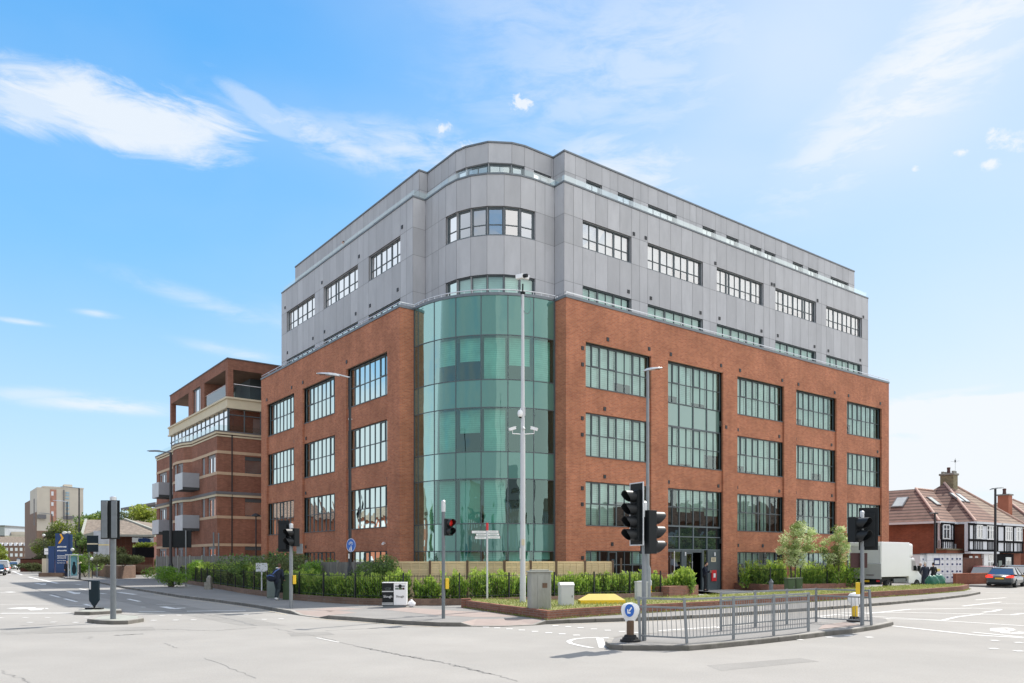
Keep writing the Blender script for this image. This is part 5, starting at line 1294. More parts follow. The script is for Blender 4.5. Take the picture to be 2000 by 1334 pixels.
# two litter bins
x, y = G(775, 1186, PV); Y = y
t = thing('recycling_bin', 'double litter bin, black half and white recycling half, beside a white sack', 'litter bin', (x, y, PV), radians(3))
s_ = Y / F; w0 = -27 * s_; wm = -5 * s_; w1 = 20 * s_; h = hz(1137, Y) - PV
m = MB(); m.box(w0 + .02, w1 - .05, -.22, .22, 0, .10); m.build('plinth', 'galv_dark', t)
m = MB(); m.box(w0, wm, -.25, .25, .10, h - .03); bb = m.build('black_body', 'black_plastic', t, bevel=.01)
m = MB(); m.box(wm + .005, w1, -.25, .25, .10, h - .03); wb = m.build('white_body', 'cabinet_grey', t, bevel=.01); wb.data.materials[0] = M['white_plastic']
m = MB(); m.box(w0 - .01, w1 + .01, -.27, .27, h - .03, h); m.build('lid', 'white_plastic', t, bevel=.01)
m = MB(); m.box(w0 - .008, wm - .004, -.262, -.252, .62 * h, .66 * h); m.box(w0 - .008, wm - .004, -.262, -.252, .12 * h, .16 * h); m.box(w0 - .008, wm - .004, -.262, -.252, .18 * h, .20 * h); m.build('trim_band', 'lamp_silver', bb)
m = MB(); m.box(wm + .06, w1 - .07, -.257, -.252, .83 * h, .87 * h); m.lathe([(.07, 0), (.07, .006)], n=14); q = len(m.v) - 28
for i in range(q, len(m.v)): v = m.v[i]; m.v[i] = ((wm + w1) / 2 + v[0], -.252 - v[2], .85 * h + v[1])
m.build('slot', 'black_plastic', wb)
m = MB(); m.box(wm + .06, wm + .2, -.256, -.252, .71 * h, .79 * h); m.build('sticker', 'cabinet_greygreen', wb); m = MB(); m.box(wm + .21, wm + .33, -.256, -.252, .71 * h, .79 * h); m.build('sticker', 'cabinet_green', wb); m = MB(); m.box(wm + .34, w1 - .08, -.256, -.252, .71 * h, .79 * h); m.build('sticker', 'red_brown', wb)
text_obj('lettering', 'Slough', .13, 'white_paint', bb, ((w0 + wm) / 2, -.256, .44 * h), (pi / 2, 0, 0)); text_obj('lettering', 'Slough', .12, 'black_plastic', wb, ((wm + w1) / 2, -.256, .44 * h), (pi / 2, 0, 0))
text_obj('lettering', 'LITTER', .08, 'cabinet_greygreen', bb, ((w0 + wm) / 2, -.256, .76 * h), (pi / 2, 0, 0)); text_obj('lettering', 'PLEASE', .06, 'cabinet_greygreen', bb, ((w0 + wm) / 2, -.256, .70 * h), (pi / 2, 0, 0))
x, y = G(804, 1186, PV)
m = MB(); m.ell((0, 0, .13), (.15, .13, .14), 14, 10)
for i in range(len(m.v)):
    v = m.v[i]; k = 1 + .12 * sin(v[0] * 40 + v[2] * 31) * cos(v[1] * 37 + v[2] * 23); m.v[i] = (v[0] * k, v[1] * k, max(0, v[2] * (1 + .08 * sin(v[0] * 50))))
m.tube([(.0, 0, .24), (-.02, 0, .31)], [.02, .045], 8)
tag(m.build('rubbish_bag', 'plastic_white', None, smooth=True, loc=(x, y, PV)), 'small knotted white rubbish bag on the pavement beside the double bin', 'bag')
# green pillar boxes behind the walking boy and by the entrance
def pillar(name, label, px0, px1, top, base, material, z=PV, cat='cabinet', d=.45, group=None, rz=0.0):
    x, y = G((px0 + px1) / 2, base, z); Y = y; w = (px1 - px0) / F * Y; h = hz(top, Y) - z
    t = thing(name, label, cat, (x, y, z), rz, group)
    m = MB(); m.box(-w / 2, w / 2, -d / 2, d / 2, 0, h - .04); m.build('body', material, t, bevel=.01)
    m = MB(); m.box(-w / 2 - .02, w / 2 + .02, -d / 2 - .02, d / 2 + .02, h - .04, h); m.build('lid', material, t, bevel=.01)
    m = MB(); m.box(-w / 2 + .04, w / 2 - .04, -d / 2 - .008, -d / 2 - .002, .08, h - .10); o = m.build('door', material, t)
    m = MB(); m.box(w / 2 - .09, w / 2 - .06, -d / 2 - .02, -d / 2 - .008, h * .45, h * .55); m.build('handle', 'galv_dark', o)
    return t
pillar('utility_cabinet', 'grey green street cabinet right behind the schoolboy', 524, 549, 1123, 1168, 'cabinet_greygreen')
pillar('utility_cabinet', 'dark green street cabinet between the schoolboy and the signal post', 555, 573, 1122.5, 1171, 'cabinet_green')
pillar('utility_cabinet', 'left of two dark green cabinets behind the railings', 1535, 1549.5, 1129, 1164, 'cabinet_green', rz=.1)
pillar('utility_cabinet', 'right of two dark green cabinets behind the railings', 1551, 1564, 1128.5, 1163.5, 'cabinet_green', rz=.1)
# grey bollard by the planter
x, y = G(1506, 1156.5, PV); Y = y
t = thing('bollard', 'short fluted grey bollard at the planter wall by the entrance', 'bollard', (x, y, PV))
m = MB(); m.lathe([(.16, 0), (.16, .08), (.12, .12), (.12, .50), (.14, .54), (.14, .6), (.08, .68)], n=12); m.build('body', 'galv_dark', t); m = MB(); m.lathe([(.03, .66), (.07, .70), (.03, .76)], n=12); m.build('knob', 'galv_dark', t)

# keep left bollards ---------------------------------------------------------------
def keep_left(label, px, base, top, sign=True, front='yellow_gloss', zb=.124):
    x, y = G(px, base, zb); Y = y; t = thing('keep_left_bollard', label, 'bollard', (x, y, zb)); H_ = hz(top, Y) - zb
    m = MB(); m.lathe([(.235, 0), (.235, .04), (.19, .05), (.18, .09), (.15, .10), (.13, .15)], n=12); m.build('rubber_base', 'tyre', t)
    m = MB(); m.lathe([(.085, .12), (.085, H_ * .53), (.085, H_ * .53 + .01)], n=16); m.build('stem', front, t, smooth='auto')
    hz0 = H_ * .52; hh = H_ - hz0; prof = [(.115, 0), (.118, .05), (.155, .2), (.20, .42), (.215, .62), (.20, .80), (.15, .93), (.07, .99), (.01, 1.0)]
    m = MB(); m.lathe([(r_, hz0 + hh * q) for r_, q in prof], n=20, sy=.5); m.build('head', 'white_plastic', t, smooth='auto')
    if sign:
        d = MB(); r = .128; d.lathe([(r, 0), (r, .012)], n=24); s_ = d.build('arrow_sign', 'sign_blue', t); s_.location = (-.035, -.118, hz0 + hh * .60); s_.rotation_euler = (pi / 2, 0, radians(-6)); s_.scale = (.82, 1.15, 1)
        a = MB(); c_, s2 = cos(radians(225)), sin(radians(225))
        def R_(u, v): return (u * c_ - v * s2, u * s2 + v * c_, .015)
        a.add([R_(-.085, -.016), R_(.02, -.016), R_(.02, .016), R_(-.085, .016)], [(0, 1, 2, 3)])
        a.add([R_(.085, 0), R_(.03, .06), R_(.005, .05), R_(.04, .006), R_(.04, -.006), R_(.005, -.05), R_(.03, -.06)], [(0, 1, 2, 3), (0, 3, 4), (0, 4, 5, 6)])
        a.build('arrow', 'white_paint', s_)
    return t
keep_left('white headed keep left bollard with a blue arrow at the near island tip', 1231, 1252.5, 1177, True, 'wood_brown')
keep_left('white headed bollard with yellow stem beside the right hand signal post', 1669.5, 1213.5, 1157.5, False)
x, y = G(184, 1189.5, .124); Y = y
t = thing('island_bollard', 'flat black island bollard seen from behind on the small left island', 'bollard', (x, y, .12))
m = MB(); m.box(-.30, .32, -.12, .12, 0, .055); m.build('rubber_base', 'tyre', t, bevel=.02)
zt = hz(1134, Y) - .12; s_ = Y / F
m = MB(); m.xz([(-10 * s_, zt), (9.5 * s_, zt), (10 * s_, hz(1172, Y) - .12), (1.5 * s_, hz(1184.5, Y) - .12), (-1 * s_, hz(1184.5, Y) - .12), (-9 * s_, hz(1173, Y) - .12)], -.05, .05); bd = m.build('panel', 'board_blue', t, bevel=.01)
m = MB(); m.box(-8.5 * s_, -5 * s_, -.056, -.051, hz(1151, Y) - .12, hz(1136, Y) - .12); m.build('reflector', 'lamp_silver', bd)
m = MB(); m.bar((-.0, 0, .05), (.02, 0, hz(1184, Y) - .1), .05, .05); m.build('stem', 'black_plastic', t)

# pedestrian guard railing on the island ------------------------------------------------
def railing(label, pts, lean=None, post_r=.03, hgt=1.0, postmat='galv'):
    """posts with two top rails, bottom rail and upright bars; one post per point"""
    P = [Vector((*G(px, py, .124), .124)) for px, py in pts]
    c = P[0]; t = thing('guard_railing', label, 'railing', tuple(c))
    Q = [p - c for p in P]; up = Vector((0, 0, 1))
    L_ = lean or [Vector((0, 0, 0))] * len(Q)
    tops = [q + up * hgt + l for q, l in zip(Q, L_)]
    for q, tp in zip(Q, tops):
        m_ = MB(); m_.bar(q, q + (tp - q) * 1.02, .06, .055); m_.build('post', postmat, t)
    for i in range(len(Q) - 1):
        f = lambda k, a: (Q[k] + (tops[k] - Q[k]) * a)
        m_ = MB()
        for a, r_ in ((.985, .045), (.79, .04), (.12, .035)):
            m_.bar(f(i, a), f(i + 1, a), r_, r_)
        d_ = (Q[i + 1] - Q[i]).length; n_ = max(4, int(d_ / .108))
        for k in range(1, n_):
            s__ = k / n_; m_.tube([f(i, .12).lerp(f(i + 1, .12), s__), f(i, .79).lerp(f(i + 1, .79), s__)], .0075, 5)
        m_.build('railing_panel', 'galv', t)
    return t
Z = Vector((0, 0, 0))
railing('near row of dented grey guard railing along the kerb, closest to the camera', [(1250, 1251.5), (1341.5, 1256.5), (1432.5, 1248.5), (1511, 1241), (1579, 1233)], [Vector((-.03, 0, 0)), Vector((-.06, .0, 0)), Z, Z, Z])
railing('back row of grey guard railing on the island, ending beside the right signal post', [(1408, 1231.5), (1475, 1224.5), (1537, 1219), (1594, 1214.5), (1702, 1221)], [Z, Z, Z, Z, Vector((-.06, 0, 0))])
# black sign board on two posts, bare posts, milestone, vest
x, y = G(334.5, 1145, PV); Y = y
t = thing('sign_board', 'large black sign board seen from behind on two grey posts', 'sign board', (x, y, PV))
s_ = Y / F
x2, y2 = G(363, 1145, PV)
for dx_ in (0, x2 - x):
    m = MB(); m.lathe([(.05, 0), (.05, hz(1036, Y) - PV)], n=10); o = m.build('post', 'galv', t, smooth='auto'); o.location = (dx_, 0, 0)
m = MB(); m.box(-18.5 * s_, 38.5 * s_, .07, .12, hz(1069.5, Y) - PV, hz(1036, Y) - PV); m.build('panel', 'black_plastic', t, bevel=.03)
for px, top in ((417.3, 1041), (427, 1042)):
    Yp = 54.5; tp = thing('bare_post', 'bare grey post standing behind the hedge, %s of the pair' % ('left' if px < 420 else 'right'), 'post', (XD(px, Yp), Yp, PV))
    m = MB(); m.lathe([(.055, 0), (.05, hz(top, Yp) - PV)], n=10); m.build('post', 'galv_dark', tp, smooth='auto'); m = MB(); m.lathe([(.06, hz(top, Yp) - PV), (.03, hz(top, Yp) - PV + .04)], n=10); m.build('pole_cap', 'galv_dark', tp)
x, y = G(407, 1151, PV)
m = MB(); m.prism([(-.22, -.14), (.2, -.16), (.22, .14), (-.2, .16)], 0, .45); v0 = len(m.v); m.prism([(-.08, -.15), (.19, -.16), (.2, .13), (-.1, .15)], .45, .72); m.ell((.06, 0, .72), (.14, .14, .16), 10, 7)
tag(m.build('milestone', 'stone_old', None, smooth='auto', loc=(x, y, PV)), 'old weathered milestone leaning against the hedge wall', 'stone')
x, y = G(378.5, 1136.5, PV)
m = MB(); m.ell((0, 0, .22), (.24, .12, .20), 10, 7)
for i in range(len(m.v)): v = m.v[i]; k = 1 + .2 * sin(v[0] * 23 + v[2] * 17); m.v[i] = (v[0] * k, v[1], v[2] * (1 + .1 * cos(v[0] * 30)))
tag(m.build('hi_vis_vest', 'hivis', None, smooth=True, loc=(x, y, PV + .22)), 'fluorescent yellow vest draped over the low hedge wall', 'vest')
x, y = G(353, 1143, PV)
m = MB(); m.bar((-.15, 0, .02), (.05, 0, 1.35), .32, .05); o = tag(m.build('leaning_panel', 'black_plastic', None, loc=(x, y, PV)), 'dark narrow panel leaning on the hedge railing left of the vest', 'panel')
# ---------------------------------------------------------------- brick flats behind, left
FX, FY = -23.4, 62.0
FB = thing('brick_flats', 'brown brick block of flats with grey balconies and cream top band, left of main building', 'building', (FX, FY, 0), TH)
def FA(px, a=0.0):      # distance along the left side at a pixel
    k = (px - 1000) / F; return (FX + cos(TH) * a - k * (FY + sin(TH) * a)) / (sin(TH) + k * cos(TH))
def FU(px, b=0.0):
    k = (px - 1000) / F; return (k * (FY + cos(TH) * b) - FX + sin(TH) * b) / (cos(TH) - k * sin(TH))
fr = Face((0, 0), (1, 0), (0, 1))
plan = [(14, 0), (0, 0), (0, 7.2), (-.45, 8.2), (-.65, 9.6), (-.6, 11.0), (-.35, 12.2), (0, 12.8), (0, 20)]
zt = 12.0
mb = MB(); wins = []
wall(mb, fr, 0, 14, 0, zt, [(2.2, 6.0, 8.99, 10.35), (2.2, 6.0, 5.5, 6.95), (2.2, 6.0, 1.2, 3.05)], rev=.15)
wins += [(fr, 2.2, 6.0, z0, z1, 'r') for z0, z1 in ((8.99, 10.35), (5.5, 6.95), (1.2, 3.05))]
flz = [(8.75, 10.45), (5.3, 7.05), (1.6, 3.05)]
for i in range(1, len(plan) - 1):
    f = seg_face(plan[i], plan[i + 1], (6, 10)); holes = []
    if i == 1: b0, b1, c0, c1 = .45, 2.6, 3.35, 4.3; holes = [(b0, b1, p, q) for p, q in flz] + [(c0, c1, p, q) for p, q in flz]
    elif i in (3, 4): holes = [(.1, f.L - .1, p - (.7 if p > 4 else 0), q) for p, q in flz]
    elif i == 7: holes = [(1.1, 2.2, p, q) for p, q in flz] + [(3.2, 6.2, p - (.0), q) for p, q in flz]
    wall(mb, f, 0, f.L, 0, zt, holes, rev=.15); wins += [(f, h[0], h[1], h[2], h[3], 'g') for h in holes]
mb.quad((14, 0, 0), (14, 20, 0), (14, 20, zt), (14, 0, zt)); mb.quad((14, 20, 0), (0, 20, 0), (0, 20, zt), (14, 20, zt))
mb.build('brick_wall', 'brick_flats', FB)
mb = MB(); mb.prism(plan + [(14, 20)], zt - .2, zt - .02); mb.build('terrace_slab', 'lead', FB)
sgf = -1 if offs([(0, 0), (0, 1)], 1)[0][0] > 0 else 1
def fband(name, z0, z1, out, material, path=plan):
    m = MB(); band(m, path, sgf * out, -sgf * .06, z0, z1); m.build(name, material, FB)
for z0, z1 in ((10.45, 10.68), (8.76, 8.99), (5.28, 5.50), (3.06, 3.28)): fband('string_course', z0, z1, .03, 'cream_band')
for z0, z1, o_, c_ in ((7.20, 7.42, .16, 'lead'), (7.02, 7.20, .10, 'cream'), (12.16, 12.26, .16, 'lead'), (12.0, 12.16, .12, 'cream'), (11.80, 11.92, .05, 'cream')): fband('cornice', z0, z1, o_, c_)
for f, a0, a1, z0, z1, k in wins:
    m = MB(); f.box(m, a0, a1, .10, .16, z0, z0 + .08); f.box(m, a0, a1, .10, .16, z1 - (.30 if k == 'r' else .22), z1)
    n_ = 2 if (a1 - a0) < 2.2 or k == 'r' else 3
    for q in range(n_ + 1):
        x = a0 + (a1 - a0) * q / n_; wd = .05 if k == 'r' else (.22 if 0 < q < n_ else .05); f.box(m, max(a0, x - wd), min(a1, x + wd), .104, .158, z0 + .08, z1 - .22)
    w_ = m.build('window', 'frame' if k == 'r' else 'panel_grey', FB)
    g_ = MB(); f.quad(g_, a0, a1, z0, z1, .14); g_.build('pane', 'small_glass' if z0 < 4 else 'pane_clear', w_)
    g_ = MB(); f.quad(g_, a0 + .05, a0 + (a1 - a0) * (.55 if k == 'r' else .98), z0 + (.0 if z0 > 4 else .2), z1 - .2, .28); g_.build('blind', 'blind', w_)
mb = MB(); mb.quad((.6, .6, 0), (13, .6, 0), (13, .6, 12), (.6, .6, 12)); mb.quad((.6, .6, 0), (.6, 19, 0), (.6, 19, 12), (.6, .6, 12)); mb.build('interior_wall', 'room_dark', FB)
for b0, b1, z0, z1 in ((4.9, 7.3, 8.05, 9.26), (4.9, 7.3, 4.62, 5.72), (13.1, 15.6, 7.95, 9.1), (13.1, 15.6, 4.55, 5.65)):
    m = MB(); m.box(-1.35, -.02, b0, b1, z0 - .22, z0); bc = m.build('balcony', 'balcony_dark', FB)
    m = MB(); m.box(-1.35, -.02, b0 - .03, b0 + .03, z0, z1); m.build('balcony_panel', 'balcony_grey', bc)
    m = MB(); m.box(-1.38, -1.32, b0 + .03, b1 - .03, z0 - .2, z1); m.build('balcony_panel', 'balcony_side', bc)
    m = MB(); m.box(-1.35, -.02, b1 - .03, b1 + .03, z0, z1); m.build('balcony_panel', 'balcony_grey', bc)
# recessed glazed storey and cream band
UA, UB = 1.1, .9
uplan = [(14, UB), (UA, UB), (UA, 19.5)]
ug = Face((0, UB), (1, 0), (0, 1)); ul = Face((UA, 0), (0, 1), (1, 0))
m = MB(); g = MB()
for q in range(10):
    x = UA + q * 1.35; ug.box(m, x, x + .07, .05, .15, 12.1, 14.3); 
for q in range(15):
    x = UB + q * 1.3; ul.box(m, x, x + .07, .05, .15, 12.1, 14.3)
ug.box(m, UA, 14, .05, .15, 13.75, 13.83); ul.box(m, UB, 19.5, .05, .15, 13.6, 13.68)
w_ = m.build('window', 'frame', FB); ug.quad(g, UA, 14, 12.1, 14.3, .1); ul.quad(g, UB, 19.5, 12.1, 14.3, .1); g.build('pane', 'pane_clear', w_)
g = MB(); ug.quad(g, UA + 2.2, UA + 4.2, 12.1, 13.7, .4); 
for q in (1, 3, 6, 9, 11): ul.quad(g, UB + q * 1.3, UB + q * 1.3 + 1.2, 12.3, 14.2, .4)
g.build('blind', 'blind', w_)
m = MB(); m.prism([(14, UB + .7), (UA + .7, UB + .7), (UA + .7, 19), (14, 19)], 12.05, 14.3); m.build('interior_wall', 'room_dark', FB)
m = MB(); m.prism([(14, UB - .05), (UA - .05, UB - .05), (UA - .05, 19.6), (14, 19.6)], 14.3, 15.17); m.build('cream_band', 'cream', FB)
for z0, z1, o_ in ((15.05, 15.2, .12), (14.28, 14.42, .10)):
    m = MB(); band(m, [(14, UB - .05), (UA - .05, UB - .05), (UA - .05, 19.6)], sgf * o_, -sgf * .02, z0, z1); m.build('cornice', 'cream', FB)
m = MB(); bp_ = offs(plan, -sgf * .12)
for a_, b_ in zip(bp_[:-1], bp_[1:]): m.quad((*a_, 12.2), (*b_, 12.2), (*b_, 12.75), (*a_, 12.75))
m.build('balustrade', 'balustrade', FB)
# loggia storey: fascia on piers
m = MB(); m.prism([(14, UB), (UA, UB), (UA, 19.3), (14, 19.3)], 17.47, 18.30); m.build('fascia', 'brick_flats', FB)
m = MB(); m.prism([(14, UB - .06), (UA - .06, UB - .06), (UA - .06, 19.36), (14, 19.36)], 18.30, 18.38); m.build('coping', 'lead', FB)
m = MB()
y1, y2, y3, y4, y5 = FA(399, UA), FA(391, UA), FA(376, UA), FA(368, UA), FA(338, UA)
xr = FU(513, UB)
for bx4 in ((UA, UA + .45, UB, UB + .55), (UA, UA + .4, y1, y2), (UA, UA + .4, y3, y4), (UA, UA + .45, 18.8, 19.3), (xr, 14, UB, UB + .4), (UA + .4, UA + 2.6, y1 + .0, y1 + .4)):
    m = MB(); m.box(*bx4, 15.2, 17.47); m.build('brick_pier', 'brick_flats', FB)
m = MB(); m.box(UA + 2.6, 13.8, UB + 2.4, y4, 15.2, 17.47); m.build('recessed_wall', 'frame', FB)
m = MB(); ul.box(m, y2, y3, .12, .18, 15.2, 15.3); ul.box(m, y2, y3, .12, .18, 17.35, 17.47)
for q in range(4): x = y2 + (y3 - y2) * q / 3; ul.box(m, max(y2, x - .04), min(y3, x + .04), .124, .176, 15.3, 17.35)
w_ = m.build('window', 'frame', FB); g = MB(); ul.quad(g, y2, y3, 15.3, 17.4, .15); g.build('pane', 'pane_clear', w_); g = MB(); ul.quad(g, y2, y3, 15.3, 17.4, .3); g.build('blind', 'blind', w_)
m = MB(); ul.quad(m, UB + .6, y1, 15.2, 16.3, .1); ug.quad(m, UA + .5, xr, 15.2, 16.3, .1); m.build('balustrade', 'balustrade', FB)
m = MB(); m.tube([(UA + .5, UB + .1, 16.32), (xr, UB + .1, 16.32)], .03, 6); m.tube([(UA + .1, UB + .6, 16.32), (UA + .1, y1, 16.32)], .03, 6); m.build('handrail', 'rail_metal', FB)
for bx in (3.05,):
    m = MB(); m.tube([(1.15, -.06, 0), (1.15, -.06, 12.0)], .05, 8); m.build('downpipe', 'black_metal', FB)

# ---------------------------------------------------------------- half timbered houses, right
HA_U, HA_V = 48.9, .7
def house_roof(mb, corners, apexes):
    pass
H1 = thing('half_timbered_house', 'left end house, brick gable side and hipped tiled roof with two skylights', 'house', (OX, OY, 0), TH)
ez = 5.25
m = MB(); m.box(HA_U, 53.4, HA_V, 11, 0, ez); m.build('wall', 'brick_house', H1)
ea = .45; cx, cy = HA_U - ea, HA_V - .35
A = (cx + 3.8, cy + 3.8, 8.48); Rg = (cx + 3.8 + 3.9, cy + 3.8, 8.48); E0 = (cx, cy, ez - .02); E1 = (53.2, cy, ez - .02); Bk = (cx, 13.4, ez - .02)
A2 = (cx + 3.8, 9.6, 8.48)
# tiled slopes: left side, front; valley line where it meets the taller roof
m = MB(); m.add([E0, A, A2, Bk], [(0, 1, 2, 3)]); m.add([E0, (53.2, cy, ez - .02), (57.0, cy + 3.8, 8.48), A], [(0, 1, 2, 3)]); m.add([A, Rg, (Rg[0], 9.6, 8.48), A2], [(0, 1, 2, 3)])
rf = m.build('roof', 'roof_tile', H1)
m = MB(); m.tube([(E0[0], E0[1], E0[2] + .06), (A[0], A[1], A[2] + .06)], .11, 8); m.tube([(A[0], A[1], A[2] + .04), (Rg[0], Rg[1], Rg[2] + .04)], .09, 8); m.build('hip_tiles', 'hip_tile', rf)
m = MB(); m.box(cx - .05, 53.2, cy - .08, cy + .04, ez - .16, ez + .02); m.box(cx - .08, cx + .04, cy, 13, ez - .16, ez + .02); m.build('gutter', 'white_render', H1)
def skylight(parent, base, du, dv, w, l):
    b = Vector(base); du = Vector(du).normalized(); dv = Vector(dv).normalized(); n = du.cross(dv).normalized(); n = n if n.z > 0 else -n
    m = MB(); c = [b + n * .10, b + du * w + n * .10, b + du * w + dv * l + n * .10, b + dv * l + n * .10]; c0 = [p - n * .14 for p in c]
    m.add(c0 + c, [(0, 1, 5, 4), (1, 2, 6, 5), (2, 3, 7, 6), (3, 0, 4, 7), (4, 5, 6, 7)]); s_ = m.build('skylight', 'lead', parent)
    g = MB(); i = .1; q = [b + du * i + dv * i, b + du * (w - i) + dv * i, b + du * (w - i) + dv * (l - i), b + du * i + dv * (l - i)]; g.add([p + n * .105 for p in q], [(0, 1, 2, 3)]); g.build('pane', 'skylight_glass', s_)
skylight(rf, (cx + 1.75, 4.3, ez + 1.75 * .85), (0, 1, 0), (3.8, 0, 3.25), 1.1, 1.45)
skylight(rf, (52.1, cy + 1.9, ez + 1.9 * .85), (1, 0, 0), (0, 3.8, 3.25), .9, 1.2)
# dormer behind
m = MB(); m.box(cx + 3.9, cx + 7.5, 9.9, 12.5, 7.2, 8.9); m.build('dormer', 'brick_house', H1); m = MB(); m.box(cx + 3.6, cx + 7.7, 9.6, 12.8, 8.9, 9.2); m.build('dormer_roof', 'lead', H1)
def timber_face(parent, fc, a0, a1, z0, z1, d, posts, rails, studs, wins, thick=.22):
    """white panels with black timbers; wins = (a0, a1, z0, z1) white casements"""
    m = MB(); fc.box(m, a0, a1, d, d + .3, z0, z1); pn = m.build('render_panel', 'white_render', parent)
    m = MB()
    for a in posts: fc.box(m, a - thick / 2, a + thick / 2, d - .05, d, z0, z1)
    for z in rails: fc.box(m, a0 - .04, a1 + .04, d - .055, d - .001, z - .09, z + .09)
    for (b0, b1, y0, y1, n_) in studs:
        for q in range(1, n_): x = b0 + (b1 - b0) * q / n_; fc.box(m, x - .035, x + .035, d - .045, d - .001, y0, y1)
    m.build('timber_framing', 'black_timber', parent)
    for (b0, b1, y0, y1, n_) in wins:
        m = MB(); fc.box(m, b0, b1, d - .06, d - .0, y0, y0 + .08); fc.box(m, b0, b1, d - .06, d, y1 - .08, y1); zt_ = y1 - (y1 - y0) * .32; fc.box(m, b0, b1, d - .058, d, zt_ - .03, zt_ + .03)
        for q in range(n_ + 1): x = b0 + (b1 - b0) * q / n_; fc.box(m, x - .05, x + .05, d - .062, d, y0, y1)
        w_ = m.build('window', 'white_paint', parent); g = MB(); fc.quad(g, b0, b1, y0, y1, d - .03); g.build('pane', 'small_glass', w_)
# bay of the first house: faces street (v) and side (u)
fs = Face((0, HA_V - .45), (1, 0), (0, 1)); b0 = HA_U - .5
u0, u1, u2 = HA_U - .35, RU(1829, HA_V - .45), RU(1863, HA_V - .45)
fl = Face((u0, 0), (0, 1), (1, 0))
timber_face(H1, fs, u0, u2, 2.95, 5.10, 0, [u0 + .06, u1, u2 - .05], [3.62, 5.05], [(u1, u2, 3.0, 3.62, 8), (u1, u1 + (u2 - u1) * .4, 3.7, 5, 2), (u2 - (u2 - u1) * .3, u2, 3.7, 5, 2)], [(u1 + (u2 - u1) * .38, u1 + (u2 - u1) * .72, 3.75, 5.0, 2)])
m = MB(); m.box(HA_U - .6, u2 + .3, HA_V - 1.0, HA_V, 0, 2.8); m.build('extension', 'brick_house', H1); m = MB(); m.box(HA_U - .7, u2 + .35, HA_V - 1.1, HA_V, 2.8, 2.92); m.build('flat_roof', 'moss_stone', H1)
m = MB(); xx = RU(1875.5, HA_V - .1); m.tube([(xx, HA_V - .1, .3), (xx, HA_V - .1, 5.1)], .06, 8); m.build('downpipe', 'white_render', H1)
m = MB(); m.box(u2 - .05, u2 + .35, HA_V - .5, HA_V - .2, 2.95, 3.35); m.build('flue_box', 'white_render', H1)
# main semi-detached pair
BU, BV = 51.7 + .3, -1.2 + .35
def semi(label, u0, u1, left, pale, gndwin, dark=False):
    t = thing('half_timbered_house', label, 'house', (OX, OY, 0), TH)
    m = MB(); m.box(u0, u1, BV, 10, 0, ez); m.build('wall', 'brick_house', t)
    ov = .3; v0 = -1.2; ap_z = 9.18; mid = 57.1
    if left: vs = [(51.7, v0, ez - .02), (mid, v0, ez - .02), (mid, 3.45, ap_z), (56.35, 3.45, ap_z), (51.7, 8.1, ez - .02)]
    else: vs = [(62.5, v0, ez - .02), (mid, v0, ez - .02), (mid, 3.45, ap_z), (57.85, 3.45, ap_z), (62.5, 8.1, ez - .02)]
    m = MB(); m.add(vs, [(0, 1, 2, 3), (0, 3, 4)]); m.add([vs[2], vs[3], vs[4], (mid, 8.1, ez)], [(0, 1, 2, 3)]); rf = m.build('roof', 'roof_tile_pale' if pale else 'roof_tile', t)
    m = MB(); m.tube([(vs[0][0], vs[0][1], vs[0][2] + .06), (vs[3][0], vs[3][1], vs[3][2] + .06)], .11, 8); m.build('hip_tiles', 'hip_tile', rf)
    m = MB(); m.box(min(u0, u1) - ov, max(u0, u1) + (ov if not left else 0), v0 - .08, v0 + .04, ez - .16, ez + .02)
    if left: m.box(51.62, 51.74, v0, .3, ez - .16, ez + .02)
    m.build('gutter', 'white_render', t)
    return t, rf
H2, rf2 = semi('middle half timbered house with tall stone chimney and two skylights side by side', BU, 57.1, True, False, True)
skylight(rf2, (54.15, -1.2 + 2.3, ez + 2.3 * .845), (1, 0, 0), (0, 4.65, 3.93), .85, 1.3); skylight(rf2, (55.3, -1.2 + 2.3, ez + 2.3 * .845), (1, 0, 0), (0, 4.65, 3.93), .85, 1.3)
m = MB(); m.box(56.7, 57.6, 2.8, 4.0, 8.3, 9.95); ch = m.build('chimney', 'moss_stone', H2)
m = MB(); m.box(56.6, 57.7, 2.7, 4.1, 9.95, 10.15); m.build('chimney_cap', 'stone_old', ch, bevel=.05)
for k, (uu, vv) in enumerate(((56.9, 2.9), (57.4, 2.95), (56.9, 3.85), (57.4, 3.85))):
    m = MB(); m.lathe([(.14, 10.15), (.13, 10.35)], c=(uu, vv, 0), n=10); m.build('chimney_pot', 'stone_old', ch)
m = MB(); m.lathe([(.17, 10.15), (.13, 10.5), (.15, 10.6), (.15, 10.72), (.1, 10.74)], c=(57.1, 3.4, 0), n=10); m.build('chimney_pot', 'terracotta_dark', ch)
m = MB(); m.tube([(57.55, 3.0, 10.1), (57.55, 3.0, 11.6)], .012, 5); m.bar((57.5, 2.6, 11.3), (57.5, 3.4, 11.3), .015, .015); m.box(57.5, 57.6, 2.95, 3.05, 11.2, 11.45); m.build('aerial', 'galv_dark', H2)
fb = Face((0, BV - .25), (1, 0), (0, 1))
def uu(px): return RU(px, BV - .25)
timber_face(H2, fb, uu(1891), uu(1946), 2.72, 5.08, 0, [uu(1892), uu(1901.5), uu(1929)], [2.78, 3.66, 5.03], [(uu(1902), uu(1922), 2.8, 3.66, 6), (uu(1930), uu(1946), 2.8, 3.66, 6), (uu(1902), uu(1908), 3.7, 5, 2)], [(uu(1907), uu(1918), 3.8, 5.0, 2), (uu(1927), uu(1945), 3.75, 5.0, 4)])
m = MB(); fb.box(m, uu(1922), uu(1945), .0, .2, .4, 2.55); gw = m.build('ground_window', 'white_paint', H2)
g = MB()
